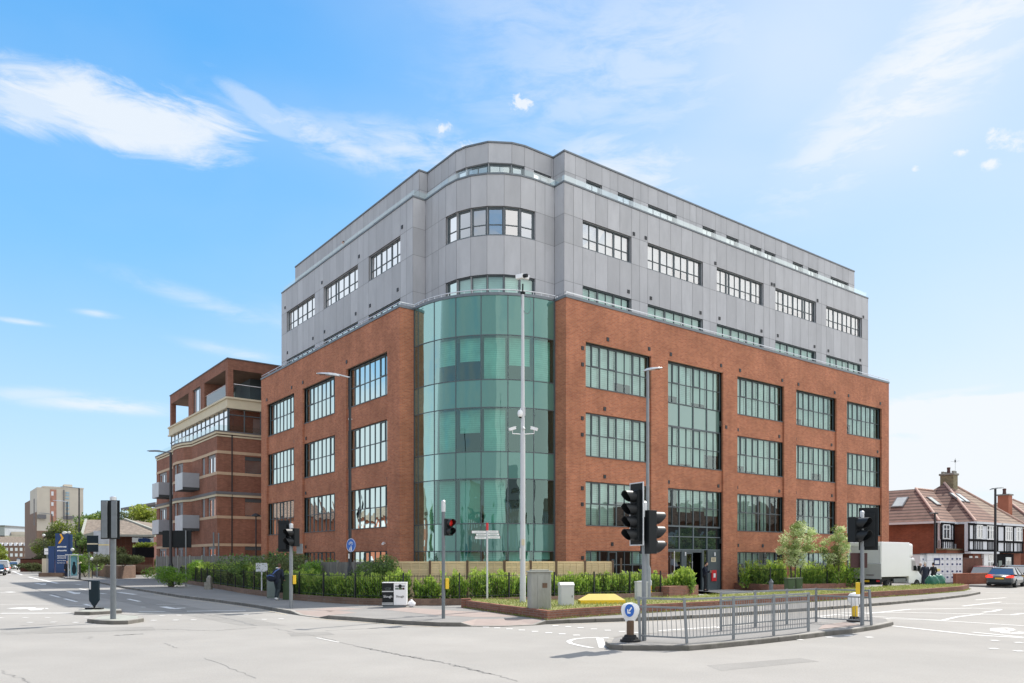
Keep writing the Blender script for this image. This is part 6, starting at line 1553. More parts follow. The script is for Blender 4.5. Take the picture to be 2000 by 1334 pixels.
for px in (1930.5, 1935.5, 1940.5): fb.box(g, uu(px), uu(px + 3), -.02, 0, 1.9, 2.4); fb.box(g, uu(px), uu(px + 3), -.02, 0, .7, 1.75)
g.build('pane', 'small_glass', gw)
for px in (1893, 1904):
    m = MB(); f2 = Face((0, BV), (1, 0), (0, 1)); f2.box(m, RU(px, BV), RU(px + 5.5, BV), -.03, .0, 1.5, 2.3); w_ = m.build('window', 'white_paint', H2); g = MB(); f2.box(g, RU(px + 1.2, BV), RU(px + 4, BV), -.04, -.03, 1.6, 2.2); g.build('pane', 'small_glass', w_)
m = MB(); m.box(uu(1890), uu(1946), BV - .5, BV, 2.5, 2.68); m.build('canopy', 'white_render', H2)
H3, rf3 = semi('right half timbered house with black framing and darker windows at the picture edge', 57.1, 62.2, False, True, True)
timber_face(H3, fb, uu(1948), 62.0, 2.6, 5.08, 0, [uu(1948), uu(1961), uu(1979), uu(1996)], [2.66, 3.6, 5.03], [(uu(1963), uu(1976), 2.7, 3.6, 5), (uu(1983), uu(2003), 2.7, 3.6, 6)], [(uu(1963), uu(1976), 3.7, 5.0, 3), (uu(1984), uu(1995), 3.7, 5.0, 2)])
m = MB(); fb.box(m, uu(1948), uu(1981), .05, .25, 0, 2.5); gw = m.build('ground_wall', 'black_timber', H3)
m = MB(); fb.box(m, uu(1951), uu(1957), .0, .05, .3, 1.9); m.build('door', 'cabinet_greygreen', H3)
m = MB(); fb.box(m, uu(1965), uu(1975), .0, .05, .8, 2.2); w_ = m.build('window', 'curtain', H3); g = MB()
for q in range(3): fb.box(g, uu(1966 + q * 3), uu(1968 + q * 3), -.01, 0, .9, 2.1)
g.build('pane', 'small_glass', w_)
# the next house along
H4 = thing('brick_house', 'far house with orange brick chimney behind the half timbered pair', 'house', (OX, OY, 0), TH)
m = MB(); m.box(74, 86, 1.5, 12, 0, 5.3); m.build('wall', 'brick_house', H4)
m = MB(); m.add([(73.6, 1.1, 5.25), (86.4, 1.1, 5.25), (80.8, 6.7, 8.95), (78.8, 6.7, 8.95), (73.6, 12.4, 5.25), (86.4, 12.4, 5.25)], [(0, 1, 2, 3), (0, 3, 4), (1, 5, 2), (4, 3, 2, 5)]); rf = m.build('roof', 'roof_tile_pale', H4)
m = MB(); m.tube([(73.6, 1.1, 5.3), (78.8, 6.7, 9.0)], .12, 8); m.tube([(86.4, 1.1, 5.3), (80.8, 6.7, 9.0)], .12, 8); m.build('hip_tiles', 'hip_tile', rf)
m = MB(); m.box(75.1, 76.1, 5.0, 6.1, 6.0, 9.1); ch = m.build('chimney', 'terracotta', H4); m = MB(); m.box(75.0, 76.2, 4.9, 6.2, 9.1, 9.25); m.build('chimney_cap', 'stone_old', ch)
m = MB(); m.lathe([(.2, 9.25), (.16, 9.6), (.19, 9.85), (.15, 9.9)], c=(75.6, 5.6, 0), n=10); m.build('chimney_pot', 'terracotta_dark', ch)

# garden walls before the houses
x0, y0 = G(1867, 1142, PV); x1, y1 = G(1926, 1139.5, PV)
def wall_run(label, p0, p1, h, material, th=.22, cap=None, z=PV):
    p0 = Vector(p0); p1 = Vector(p1); d = p1 - p0; t = thing('garden_wall', label, 'wall', (p0.x, p0.y, z), atan2(d.y, d.x))
    m = MB(); m.box(0, d.length, 0, th, 0, h); m.build('brickwork', material, t)
    if cap: m = MB(); m.box(-.03, d.length + .03, -.03, th + .03, h, h + .06); m.build('coping', cap, t)
    return t
wall_run('low red brick wall before the parcel lockers', (x0, y0), (x1 + .6, y1 - .2), .78, 'brick_house', cap='terracotta')
p0 = W(RU(1881, -3.2), -3.2); p1 = W(RU(1919, -3.0), -3.0)
wall_run('taller dark red brick garden wall right of the parcel lockers', p0, p1, 1.95, 'brick_dark', cap='terracotta_dark')
# parcel lockers
def lockers(name, label, px0, px1, Y0, Y1, top, cols, screen=None, dark_side=False):
    p0 = Vector(W(RU(px0, Y0), Y0)); p1 = Vector(W(RU(px1, Y1), Y1)); d = p1 - p0; L_ = d.length; Y0 = p0.y; Y1 = p1.y
    t = thing(name, label, 'parcel locker', (p0.x, p0.y, PV), atan2(d.y, d.x)); h = hz(top, (Y0 + Y1) / 2) - PV
    m = MB(); m.box(0, L_, 0, .6, 0.08, h); m.build('body', 'truck_white', t); m = MB(); m.box(.03, L_ - .03, .05, .55, 0, .08); m.build('plinth', 'galv_dark', t)
    m = MB(); m.box(-.04, L_ + .04, -.12, .66, h, h + .05); m.build('roof', 'galv_dark', t)
    m = MB()
    for fx, zz in cols:
        x = L_ * fx; m.box(x - .08, x + .08, -.012, -.002, zz * h - .06, zz * h + .07); 
    m.build('locker_mark', 'locker_blue', t)
    m = MB()
    for fx in np.linspace(.0, 1, max(2, int(L_ / .55) + 1)): m.box(L_ * fx - .006, L_ * fx + .006, -.006, -.001, .1, h)
    for fz in (.3, .56, .78): m.box(0, L_, -.005, -.002, fz * h - .005, fz * h + .005)
    m.build('door_gap', 'galv', t)
    if screen:
        a, b = screen; m = MB(); m.box(L_ * a, L_ * b, -.03, -.004, .62 * h, .86 * h); s_ = m.build('screen_panel', 'locker_blue', t); m = MB(); m.box(L_ * (a + .02), L_ * (b - .03), -.036, -.031, .66 * h, .78 * h); m.build('screen', 'white_paint', s_)
        m = MB(); m.box(L_ * a + .1, L_ * b, -.03, -.004, .42 * h, .5 * h); m.build('sticker', 'yellow_top', t); m = MB(); m.box(L_ * a + .1, L_ * b, -.03, -.004, .2 * h, .34 * h); m.build('sticker', 'mural_blue', t)
    return t
rows = [.83, .65, .41, .21]
lockers('parcel_locker', 'long bank of white parcel lockers with blue marks and a screen', 1810.5, 1880, -1.9, -3.2, 1081.8, [(fx, z) for fx in (.43, .57, .71, .84, .93) for z in rows], (.19, .36))
lockers('parcel_locker', 'short narrow bank of white parcel lockers left of the long bank', 1797, 1807, -1.7, -1.7, 1083, [(.6, .83), (.6, .62), (.6, .4)])

# ---------------------------------------------------------------- far left
# pale tower block with painted strips
TB = thing('tower_block', 'tall cream rendered block with brown side and painted strips far up the left road', 'building', (XD(72, 190), 190, 0), TH)
zt = ZD(951.5, 190)
L_ = 10.0
m = MB(); m.box(0, L_, 0, 15, 9.0, zt); m.build('wall', 'render_cream', TB)
m = MB(); m.box(-.05, L_ - .2, .0, 15.1, 0, 9.0); m.box(-.06, -.01, .2, 15, 9, zt - 6) ; m.build('lower_wall', 'render_brown', TB)
m = MB(); m.box(0.1, 10, 15, 29, 0, zt - 2.2); m.build('rear_wing', 'render_brown', TB)
m = MB(); m.box(1.2, L_ + .1, -.1, 15.1, zt, zt + .35); m.build('parapet', 'render_cream', TB)
sc = 190 / F
def tb(px0, px1, y0, y1, name, material, out=.12):
    # rectangle on the front, given by its pixels in the photograph
    f = Face((0, 0), (1, 0), (0, 1)); bx = XD(72, 190)
    def au(px):
        k = (px - 1000) / F; return (k * 190 - bx) / (cos(TH) - k * sin(TH))
    a0, a1 = au(px0), au(px1); Ym = 190 + sin(TH) * (a0 + a1) / 2
    m = MB(); f.box(m, a0, a1, -out, -.01, ZD(y1, Ym), ZD(y0, Ym)); return m.build(name, material, TB)
mu = tb(98, 110, 956, 1020, 'painted_strip', 'mural'); mu['label'] = 'faded red painted strip with worn letters'
for i, (y0, y1) in enumerate(((960, 968), (981, 988), (999, 1008))): tb(100, 104.5, y0, y1, 'painted_letter', 'white_render', .18)
tb(98.0, 98.01, 956, 957, 'seam', 'mural', .13)
for y0, y1 in ((961, 964), (966, 969), (972, 975), (980, 984), (986, 990), (993, 996), (1001, 1005), (1008, 1012)): tb(128, 135, y0, y1, 'painted_letter', 'mural_blue', .16)
tb(123.5, 125.5, 957, 1012, 'downpipe', 'lead', .3); tb(65.5, 67.5, 974, 1026, 'downpipe', 'lead', .3)
tb(73, 89, 1005, 1013, 'balcony', 'lead', 1.2); tb(123, 144, 1008, 1014, 'balcony', 'lead', 1.0)
m = MB(); m.box(6.2, 8, 3, 6, zt, zt + 1.3); m.build('plant_room', 'render_cream', TB)
# terrace across the end of the road
TR = thing('brick_terrace', 'long brown brick terrace with dormers closing the far end of the road', 'building', (XD(-60, 262), 262, 0), 0)
w_ = XD(52, 262) - XD(-60, 262)
m = MB(); m.box(0, w_, 0, 12, 0, ZD(1063, 262)); m.build('wall', 'render_brown', TR)
m = MB(); m.add([(0, -.4, ZD(1063, 262)), (w_, -.4, ZD(1063, 262)), (w_, 6, ZD(1047, 262)), (0, 6, ZD(1047, 262))], [(0, 1, 2, 3)]); m.build('roof', 'roof_brown', TR)
for r_, (y0, y1) in enumerate(((1060, 1066), (1070, 1076), (1081, 1087))):
    for px in np.arange(-55, 50, 9.4):
        x = XD(px, 262) - XD(-60, 262); m = MB(); m.box(x, x + .85, -.1 - (.6 if r_ == 0 else 0), .02, ZD(y1, 262), ZD(y0, 262)); m.build('window', 'white_render' if r_ == 0 else 'curtain', TR)
GO = thing('office_block', 'pale grey office block on the skyline beyond the far terrace', 'building', (XD(-40, 420), 420, 0), 0)
m = MB(); m.box(0, 13.5, 0, 20, 0, ZD(1028, 420)); m.build('tower', 'far_grey', GO); m = MB(); m.box(13.8, 60, 5, 25, 0, ZD(1038, 420)); m.box(10, 58, 0, 4, 0, ZD(1046, 420)); m.build('wing', 'render_cream', GO)
m = MB(); m.box(-.5, 14, -.5, 20.5, ZD(1028, 420), ZD(1026, 420)); m.build('roof', 'lead', GO)
m = MB(); m.box(26, 50, -.3, -.01, ZD(1045, 420), ZD(1040, 420)); m.build('window', 'mural_blue', GO)
# low tiled building
LT = thing('low_tiled_building', 'low brick building under weathered brown hipped roofs, left of the flats', 'building', (XD(172, 96), 96, 0), TH)
def lt(px, Y): return Matrix.Rotation(-TH, 3, 'Z') @ Vector((XD(px, Y) - XD(172, 96), Y - 96, 0))
m = MB(); 
for px0, px1, Y0, Y1 in ((176, 300, 96, 96),):
    a = lt(px0, Y0); b = lt(px1, Y1)
    m.add([(a.x, a.y, 0), (b.x, b.y, 0), (b.x + 4, b.y + 12, 0), (a.x + 4, a.y + 12, 0)] + [(p[0], p[1], 5) for p in ((a.x, a.y), (b.x, b.y), (b.x + 4, b.y + 12), (a.x + 4, a.y + 12))], [(0, 1, 5, 4), (1, 2, 6, 5), (2, 3, 7, 6), (3, 0, 4, 7), (4, 5, 6, 7)])
m.build('wall', 'brick_dark', LT)
def P3(px, py, Y): v = lt(px, Y); return (v.x, v.y, ZD(py, Y))
m = MB(); m.add([P3(158, 1051, 93), P3(212, 1037, 93), P3(216, 1015.5, 101), P3(168, 1015, 101)], [(0, 1, 2, 3)]); m.add([P3(205, 1044.5, 93), P3(303, 1045.5, 93), P3(244, 1014.5, 101), P3(225, 1018, 101)], [(0, 1, 2, 3)])
m.add([P3(244, 1014.5, 101), P3(303, 1045.5, 93), P3(318, 1024, 105)], [(0, 1, 2)]); m.build('roof', 'roof_brown', LT)
m = MB(); m.bar(P3(244, 1014, 101), P3(303, 1036, 96), .35, .25); m.bar(P3(168, 1014.5, 101), P3(158, 1051, 93), .3, .2); m.bar(P3(158, 1050, 93), P3(212, 1036, 92.8), .3, .5); m.bar(P3(205, 1045.5, 93), P3(303, 1046.5, 93), .3, .25); m.build('ridge', 'concrete', LT)
m = MB(); m.add([P3(258, 1046, 95.5), P3(300, 1046.5, 95.5), P3(300, 1060, 95.5), P3(258, 1059, 95.5)], [(0, 1, 2, 3)]); m.build('window', 'small_glass', LT)
m = MB(); m.box(*(lambda a, b: (a.x, b.x, min(a.y, b.y) - .3, max(a.y, b.y)))(lt(258, 90), lt(300, 90)), ZD(1089, 90), ZD(1069, 90)); 
m.build('timber_screen', 'black_timber', LT)
# modern roof behind the trees
MR = thing('far_office', 'distant building with a dark sloping flat roof above the yellow green trees', 'building', (XD(252, 190), 190, 0), 0)
m = MB(); w_ = XD(312, 190) - XD(252, 190); m.add([(0, 0, 0), (w_, 0, 0), (w_, 8, 0), (0, 8, 0), (0, 0, ZD(999, 190)), (w_, 0, ZD(990, 190)), (w_, 8, ZD(990, 190)), (0, 8, ZD(999, 190))], [(0, 1, 5, 4), (1, 2, 6, 5), (2, 3, 7, 6), (3, 0, 4, 7), (4, 5, 6, 7)]); m.build('wall', 'cream', MR)
m = MB(); m.bar((-.8, -.4, ZD(995.5, 190)), (w_, -.4, ZD(984, 190)), 4, .5); m.build('roof', 'lead', MR)
m = MB()
for q in range(6): m.box(1.5 + q * 1.1, 2.1 + q * 1.1, -.06, -.01, ZD(996 - q * 1.2, 190), ZD(991.5 - q * 1.2, 190))
m.build('window', 'small_glass', MR)
# planters, boards, banner, signs, shelter ------------------------------------------
def planter(label, pts, h, material='brick_brown', seed=1):
    t = thing('brick_planter', label, 'planter', (0, 0, 0)); P = [G(px, py, PV) for px, py in pts]
    m = MB(); m.prism(P, PV, PV + h); w_ = m.build('brickwork', material, t)
    cx_, cy_ = sum(p[0] for p in P) / len(P), sum(p[1] for p in P) / len(P)
    m = MB(); m.prism([(cx_ + (p[0] - cx_) * .9, cy_ + (p[1] - cy_) * .9) for p in P], PV + h, PV + h + .02); m.build('soil', 'soil', t)
    return t, P, PV + h
pl1, PP1, ph1 = planter('long brown brick planter with shrubs beside the left pavement', [(176, 1123), (210, 1127.5), (231, 1130.5), (265, 1128.5), (262, 1118), (200, 1114)], 1.22)
pl2, PP2, ph2 = planter('small stone and brick planter at the foot of the low tiled building', [(287, 1118), (299, 1118.5), (306, 1117), (304, 1113), (288, 1113)], 1.05)
pl3, PP3, ph3 = planter('low dark brick planter left of the long planter', [(158, 1121), (170, 1121.5), (178, 1120), (170, 1117), (158, 1117)], .5, 'brick_dark')
# advert boards in front of the low building
def board(name, label, px, Y, top, bot, w, material, cat='sign board', posts=True, z=PV, th=.08, rz=0.0, pcol='galv_dark'):
    t = thing(name, label, cat, (XD(px, Y), Y, z), rz); h1 = hz(top, Y) - z; h0 = hz(bot, Y) - z
    m = MB(); m.box(-w / 2, w / 2, -th / 2, th / 2, h0, h1); m.build('panel', material, t, bevel=.01)
    if posts:
        for sx in (-1, 1): m = MB(); m.box(sx * w * .36 - .04, sx * w * .36 + .04, th / 2, th / 2 + .08, 0, h1 - .05); m.build('post', pcol, t)
    return t
t = board('notice_board', 'blue double notice board on posts above the planter', 181, 80, 1046, 1078, 1.15, 'board_blue')
m = MB(); m.box(-.55, .55, -.06, -.045, hz(1063.5, 80) - PV, hz(1061, 80) - PV); m.build('trim_band', 'cream', t)
t = board('banner', 'worn white banner hung behind the blue notice board', 198, 88, 1037, 1090, 1.75, 'banner')
m = MB(); m.box(-.9, .9, -.06, -.045, hz(1065, 88) - PV, hz(1063.5, 88) - PV); m.build('trim_band', 'yellow_top', t)
# blue totem sign
Yt = 86
t = thing('totem_sign', 'tall blue totem sign with orange chevron and white lettering', 'sign', (XD(122, Yt), Yt, PV), .12)
s_ = Yt / F; h1 = hz(1042, Yt) - PV; w = 12.5 * s_
m = MB(); m.box(-w, w, -.12, .12, 0, h1); pn = m.build('panel', 'navy_sign', t, bevel=.02)
m = MB(); a = [(-4.2, 1043), (-1.2, 1043), (3.2, 1051), (-3.5, 1061.5), (-7, 1061.5), (-.8, 1051)]; m.xz([(x * s_, hz(y, Yt) - PV) for x, y in a], -.15, -.122); m.build('chevron', 'orange_paint', pn)
text_obj('lettering', 'Kwik Fit', .55, 'white_paint', pn, (-.05, -.14, hz(1067.5, Yt) - PV), (pi / 2, 0, 0)) if False else None
def lines(parent, rows, material='white_paint'):
    m = MB()
    for x0, x1, z0, z1 in rows: m.box(x0, x1, -.136, -.124, z0, z1)
    m.build('lettering', material, parent)
text_obj('lettering', 'Harvester', .36, 'white_paint', pn, (-.0, -.13, hz(1068, Yt) - PV), (pi / 2, 0, 0)) if False else None
rw = random.Random(2); rows_ = []
for y, hh, n_ in ((1068, 3.2, 7), (1075.5, 3, 8), (1085.5, 1.6, 8), (1088, 1.3, 8), (1090.5, 1.3, 8), (1095, 1.2, 8), (1099.5, 1.2, 5)):
    x = -8.5
    for q in range(n_ + 3):
        ww = rw.uniform(.8, 1.7)
        if x + ww > 8.5: break
        rows_.append((x * s_, (x + ww) * s_, hz(y + hh * rw.uniform(.2, .5), Yt) - PV, hz(y - hh * rw.uniform(.2, .5), Yt) - PV)); x += ww + rw.uniform(.25, .6)
lines(pn, rows_)
m = MB(); m.box(w + .05, w + .3, -.1, .1, 0, h1 - .1); m.box(-w - .75, -w - .12, -.05, .1, 0, hz(1067, Yt) - PV); sd_ = m.build('side_panel', 'navy_sign', t)
for px, py, r_ in ((126, 1041, .28), (134, 1040, .2)):
    m = MB(); m.ell(((px - 122) * s_, 0, hz(py, Yt) - PV), (r_, r_ * .7, r_ * .7)); m.build('floodlight', 'globe', t, smooth=True)
m = MB(); m.box(-w - 1.5, w * .4, -.6, .6, -.02, .42); m.build('plinth', 'brick_brown', t)
# bus shelter with poster
Ys = 79
t = thing('bus_shelter', 'glazed bus shelter with a blue film poster at its end', 'bus shelter', (XD(144, Ys), Ys, PV), .1); s_ = Ys / F
m = MB(); hT = hz(1084.5, Ys) - PV
for x in (-10, -5.5, 8.2): m.box(x * s_ - .04, x * s_ + .04, -.04, .04, 0, hT)
m.box(-10 * s_, 10 * s_, -.7, .7, hT, hT + .1); m.box(-5.5 * s_, 8.2 * s_, -.04, .04, .12, .22); m.build('frame', 'balcony_side', t)
m = MB(); m.box(-5 * s_, 6 * s_, -.06, .0, .25, hT - .08); po = m.build('poster', 'ad_blue', t); po['label'] = 'blue poster with a dark shape'
m = MB(); m.ell((1.2 * s_, -.07, .9), (.22, .01, .55)); m.ell((1.2 * s_, -.07, 1.5), (.13, .01, .16)); m.build('poster_print', 'board_blue', po)
m = MB(); m.box(-10 * s_, -5.6 * s_, -.02, .0, .2, hT - .05); m.build('pane', 'balustrade', t)
# stop flag
Yb = 92
t = thing('stop_flag', 'white stop flag sign on a slim pole near the kerb up the left road', 'sign', (XD(92, Yb), Yb, PV)); s_ = Yb / F
m = MB(); m.lathe([(.05, 0), (.05, hz(1070, Yb) - PV)], n=8); m.build('pole', 'galv', t)
m = MB(); m.box(-4.5 * s_, 4.8 * s_, -.10, -.05, hz(1083, Yb) - PV, hz(1071, Yb) - PV); f_ = m.build('flag', 'white_paint', t)
m = MB(); m.box(-3 * s_, 3.2 * s_, -.11, -.102, hz(1078, Yb) - PV, hz(1077, Yb) - PV); m.build('lettering', 'galv_dark', f_)
# globe lights
for px, Yg, py, base, lab in ((85.5, 100, 1045.5, 1110, 'round white globe light on pole left of the blue totem'), (141.5, 84, 1073.5, 1115, 'round white globe light right of the blue totem'), (180, 78, 1091.5, 1128, 'white globe light over the long planter')):
    t = thing('globe_light', lab, 'lamp', (XD(px, Yg), Yg, PV)); z = hz(py, Yg) - PV
    m = MB(); m.lathe([(.04, 0), (.03, z)], n=8); m.build('pole', 'black_metal', t); m = MB(); m.ell((0, 0, z), (.19, .19, .18), 14, 10); m.build('globe', 'globe', t, smooth=True)
t = thing('bollard', 'black timber waymark post beside the low dark planter', 'bollard', (XD(155.5, 74), 74, PV)); m = MB(); m.lathe([(.10, 0), (.09, .5), (.14, .55), (.1, .7), (.09, hz(1099, 74) - PV - .2)], n=8); m.build('post', 'black_metal', t); m = MB(); m.bar((-.12, -.1, hz(1101, 74) - PV), (.2, -.1, hz(1098.5, 74) - PV), .1, .12); m.build('pointer', 'cream', t)
t = thing('dark_bin', 'dark low wall and container at the bend of the left road', 'container', (XD(73, 118), 118, PV)); m = MB(); m.box(-2.6, 2.6, 0, 1.5, 0, 1.9); m.build('body', 'brick_dark', t); m = MB(); m.box(-2.7, 2.7, -.1, 1.6, 1.9, 2.0); m.build('coping', 'black_timber', t)
# pale garden walls and hoarding up the road
wall_run('pale stone wall left of the blue totem', (XD(82, 100), 100), (XD(98, 96), 96), 2.0, 'cream')
wall_run('pale picket of low stone pillars behind the bus shelter', (XD(158, 86), 86), (XD(176, 84), 84), .9, 'cream')
# seats: dark bench below the flats' roof
t = thing('bench', 'dark timber bench stand between the two planters', 'bench', (XD(277, 88), 88, PV)); 
m = MB(); m.box(-1.0, 1.0, -.3, .3, .45, .55); m.build('seat', 'wood_brown', t); m = MB(); m.box(-1.0, 1.0, .25, .32, .55, 1.3); m.build('backrest', 'wood_brown', t)
for sx in (-1, 1): m = MB(); m.box(sx * .9 - .05, sx * .9 + .05, -.28, .28, 0, .45); m.build('leg', 'wood_brown', t)
# ---------------------------------------------------------------- fences
def fence_panel_run(name, label, pts, h, material, boards='lap', post='wood_brown', zbase=PV, posth=.08, bay=1.5, grp=None, over=None):
    t = thing(name, label, 'fence', (*pts[0], zbase)); o0 = Vector(pts[0])
    for p, q in zip(pts[:-1], pts[1:]):
        p = Vector(p) - o0; q = Vector(q) - o0; L_ = (q - p).length; n = max(1, round(L_ / bay)); ang = atan2((q - p).y, (q - p).x)
        for i in range(n):
            a = p + (q - p) * (i / n); w = L_ / n
            m = MB(); rr_ = random.Random(int(a.x * 100) + 7); tone0 = rr_.uniform(.85, 1.12)
            if boards == 'lap':
                k = 0; z = .12
                while z < h - .05:
                    m.ct = tone0 * rr_.uniform(.9, 1.08); m.box(.05, w - .05, .0 + .008 * (k % 2), .014 + .008 * (k % 2), z, z + .10); z += .105; k += 1
                m.ct = tone0 * 1.05; m.box(.05, w - .05, -.02, .03, h - .05, h); m.box(.05, w - .05, -.02, .03, .06, .12)
                for s_ in (.0, .25, .5, .75, 1.0): x = .07 + (w - .14) * s_; m.box(x - .02, x + .02, -.022, -.002, .12, h - .05)
            else:
                x = .04
                while x < w - .05:
                    m.ct = tone0 * rr_.uniform(.8, 1.15); m.box(x, x + .112, 0, .02, .1, h + rr_.uniform(-.01, .01)); x += .12
                for z in (.4, h - .35): m.ct = tone0 * .9; m.box(.04, w - .04, .02, .06, z, z + .08)
            pn = m.build('fence_panel', over or material, t, tone=True); pn.location = (a.x, a.y, 0); pn.rotation_euler = (0, 0, ang)
            m = MB(); m.box(-.05, .05, -.05, .05, 0, h + posth); ps = m.build('post', post, t); ps.location = (a.x, a.y, 0); ps.rotation_euler = (0, 0, ang)
        m = MB(); m.box(-.05, .05, -.05, .05, 0, h + posth); ps = m.build('post', post, t); ps.location = (q.x, q.y, 0); ps.rotation_euler = (0, 0, ang)
    return t
f1 = [(XD(766, 34.4), 34.4), (XD(985, 34.9), 34.9), (XD(1086, 35.7), 35.7), (XD(1196, 37.2), 37.2)]
fence_panel_run('timber_fence', 'new pale yellow lap panel fence below the glass bay', f1, 1.76, 'wood_new', 'lap')
fence_panel_run('timber_fence', 'weathered grey upright board fence left of the new panels', [(XD(598, 39.5), 39.5), (XD(765, 34.6), 34.6)], 1.76, 'wood_grey', 'up', 'wood_grey')
fence_panel_run('timber_fence', 'old dark grey board fence with concrete posts before the flats', [(XD(306, 69), 69), (XD(420, 60.6), 60.6), (XD(515, 56), 56)], 2.14, 'wood_grey', 'up', 'concrete', bay=2.6)
m = MB(); m.box(-.04, .04, -.04, .04, 0, 1.95); tag(m.build('fence_post', 'wood_brown', None, loc=(XD(1213, 37.6), 37.6, PV)), 'lone brown timber post right of the new fence', 'post')
# ---------------------------------------------------------------- low wall, railings and laurel hedge
hl = [(352, 1138), (378, 1142.5), (430, 1151), (480, 1160), (530, 1166.5), (575, 1172), (640, 1177.5), (700, 1181), (760, 1182.5), (830, 1182.5), (900, 1182), (960, 1180.5), (1030, 1178), (1110, 1175.5), (1180, 1172.5), (1250, 1169.5), (1306, 1166.5)]
HL = [G(x, y, PV) for x, y in hl]
def wallpath(name, label, path, h, th, material, cap=None):
    m = MB(); n = len(path); q = inset(path, th)
    for i in range(n - 1):
        a, b, c, d = path[i], path[i + 1], q[i + 1], q[i]; z = PV + h
        m.add([(*a, PV), (*b, PV), (*b, z), (*a, z), (*c, z), (*d, z), (*c, PV), (*d, PV)], [(0, 1, 2, 3), (3, 2, 4, 5), (5, 4, 6, 7)])
    m.quad((*path[0], PV), (*path[0], PV + h), (*q[0], PV + h), (*q[0], PV)); m.quad((*path[-1], PV), (*path[-1], PV + h), (*q[-1], PV + h), (*q[-1], PV))
    return tag(m.build(name, material), label, 'wall')
wallpath('hedge_wall', 'low mossy brick wall under the black railings of the laurel hedge', HL, .27, .22, 'brick_brown')
RLN = inset(HL, .11)
def along(path, step):
    out = []; carry = 0
    for a, b in zip(path[:-1], path[1:]):
        a = Vector(a); b = Vector(b); L_ = (b - a).length; d = carry
        while d < L_: out.append(((a + (b - a) * (d / L_)), atan2((b - a).y, (b - a).x))); d += step
        carry = d - L_
    return out
def metal_railing(label, path, z0, h, step=.115, poststep=2.3, skip=0):
    t = thing('metal_railing', label, 'railing', (*path[0], z0)); o0 = Vector(path[0])
    P = [Vector(p) - o0 for p in path]
    for k, (p, a) in enumerate(along([tuple(q) for q in P], poststep)):
        m = MB(); m.box(-.028, .028, -.028, .028, 0, h + .08); o = m.build('post', 'black_metal', t); o.location = (p.x, p.y, 0); o.rotation_euler = (0, 0, a)
    m = MB(); m.tube([(p.x, p.y, h - .06) for p in P], .009, 5); m.tube([(p.x, p.y, .10) for p in P], .010, 5); m.build('rail', 'black_metal', t)
    m = MB()
    for p, a in along([tuple(q) for q in P], step): m.tube([(p.x, p.y, .05), (p.x, p.y, h)], .0065, 4)
    m.build('railing_bars', 'black_metal', t); return t
metal_railing('long run of thin black metal railings in front of the laurel hedge', RLN, PV + .27, .98)
def laurel(label, x, y, w, h, d, n=2600, grp='laurel bushes of the hedge', name='laurel_bush', z=PV + .1, mat_='laurel', tip='laurel_tip', size=.145, tips=.16, seed=0):
    """upright glossy stems: leaves held round a bundle of shoots"""
    t = thing(name, label, 'hedge' if 'hedge' in (grp or '') else 'bush', (x, y, z), 0, grp)
    ns = max(9, int(w * 22)); sx = rng.uniform(-w / 2, w / 2, ns); sy = rng.uniform(-d / 2, d / 2, ns); sh = h * rng.uniform(.66, 1.06, ns) * (1 - .18 * np.abs(sx / (w / 2)) ** 2)
    lean = rng.normal(0, .09, (ns, 2))
    k = rng.integers(0, ns, n); f = rng.random(n) ** .75
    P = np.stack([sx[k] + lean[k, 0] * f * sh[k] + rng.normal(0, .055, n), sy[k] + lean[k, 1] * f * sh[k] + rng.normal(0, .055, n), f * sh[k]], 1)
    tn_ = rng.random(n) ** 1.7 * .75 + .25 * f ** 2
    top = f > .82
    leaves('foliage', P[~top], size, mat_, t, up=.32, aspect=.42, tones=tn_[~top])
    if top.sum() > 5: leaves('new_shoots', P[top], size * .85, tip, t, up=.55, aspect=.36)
    m = MB()
    for i in range(min(ns, 14)): m.tube([(sx[i], sy[i], 0), (sx[i] + lean[i, 0] * sh[i], sy[i] + lean[i, 1] * sh[i], sh[i] * .9)], [.014, .005], 4)
    m.build('stems', 'bark', t); return t
HI = inset(HL, .62); pts_h = along(HI, 1.16); nb = len(pts_h)
names_lr = []
gap_px = {}
desc_l = []
for i, (p, a) in enumerate(pts_h):
    px = 1000 + p.x / p.y * F
    if px < 360: continue
    land = [(385, 'behind the yellow vest'), (405, 'behind the milestone'), (430, 'right of the milestone'), (455, 'halfway between milestone and schoolboy'), (480, 'left of the pale estate sign'), (520, 'under the pale estate sign'), (600, 'behind the crossing signal post by the schoolboy'), (665, 'left of the lamp with the blue sign'), (725, 'right of the lamp with the blue sign'), (790, 'behind the double litter bin'),
            (850, 'between litter bin and red man signal'), (925, 'between red man signal and finger post'), (990, 'right of the finger post'), (1050, 'behind the concrete cabinet'), (1110, 'behind the small grey cabinet'), (1180, 'behind the yellow shell'), (1250, 'left of the big signal post'), (1400, 'right of the big signal post')]
    w_ = next(s for l, s in land if px < l)
    gap = 735 < px < 800
    hgt = 1.42 if px < 520 else 1.15 if px < 700 else (1.22 if px < 1000 else 1.12)
    if 800 < px < 880: hgt = 1.05
    wd = 1.6 if px < 520 else 1.25 if px < 740 else .95
    cnt = sum(1 for q in desc_l if q == w_); desc_l.append(w_)
    lab = 'laurel bush ' + w_ + ('' if cnt == 0 else [', second along', ', third along', ', fourth along', ', fifth along', ', sixth along'][min(cnt - 1, 4)])
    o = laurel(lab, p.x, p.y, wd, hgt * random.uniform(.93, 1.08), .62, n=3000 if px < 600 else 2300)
    o.rotation_euler = (0, 0, a)
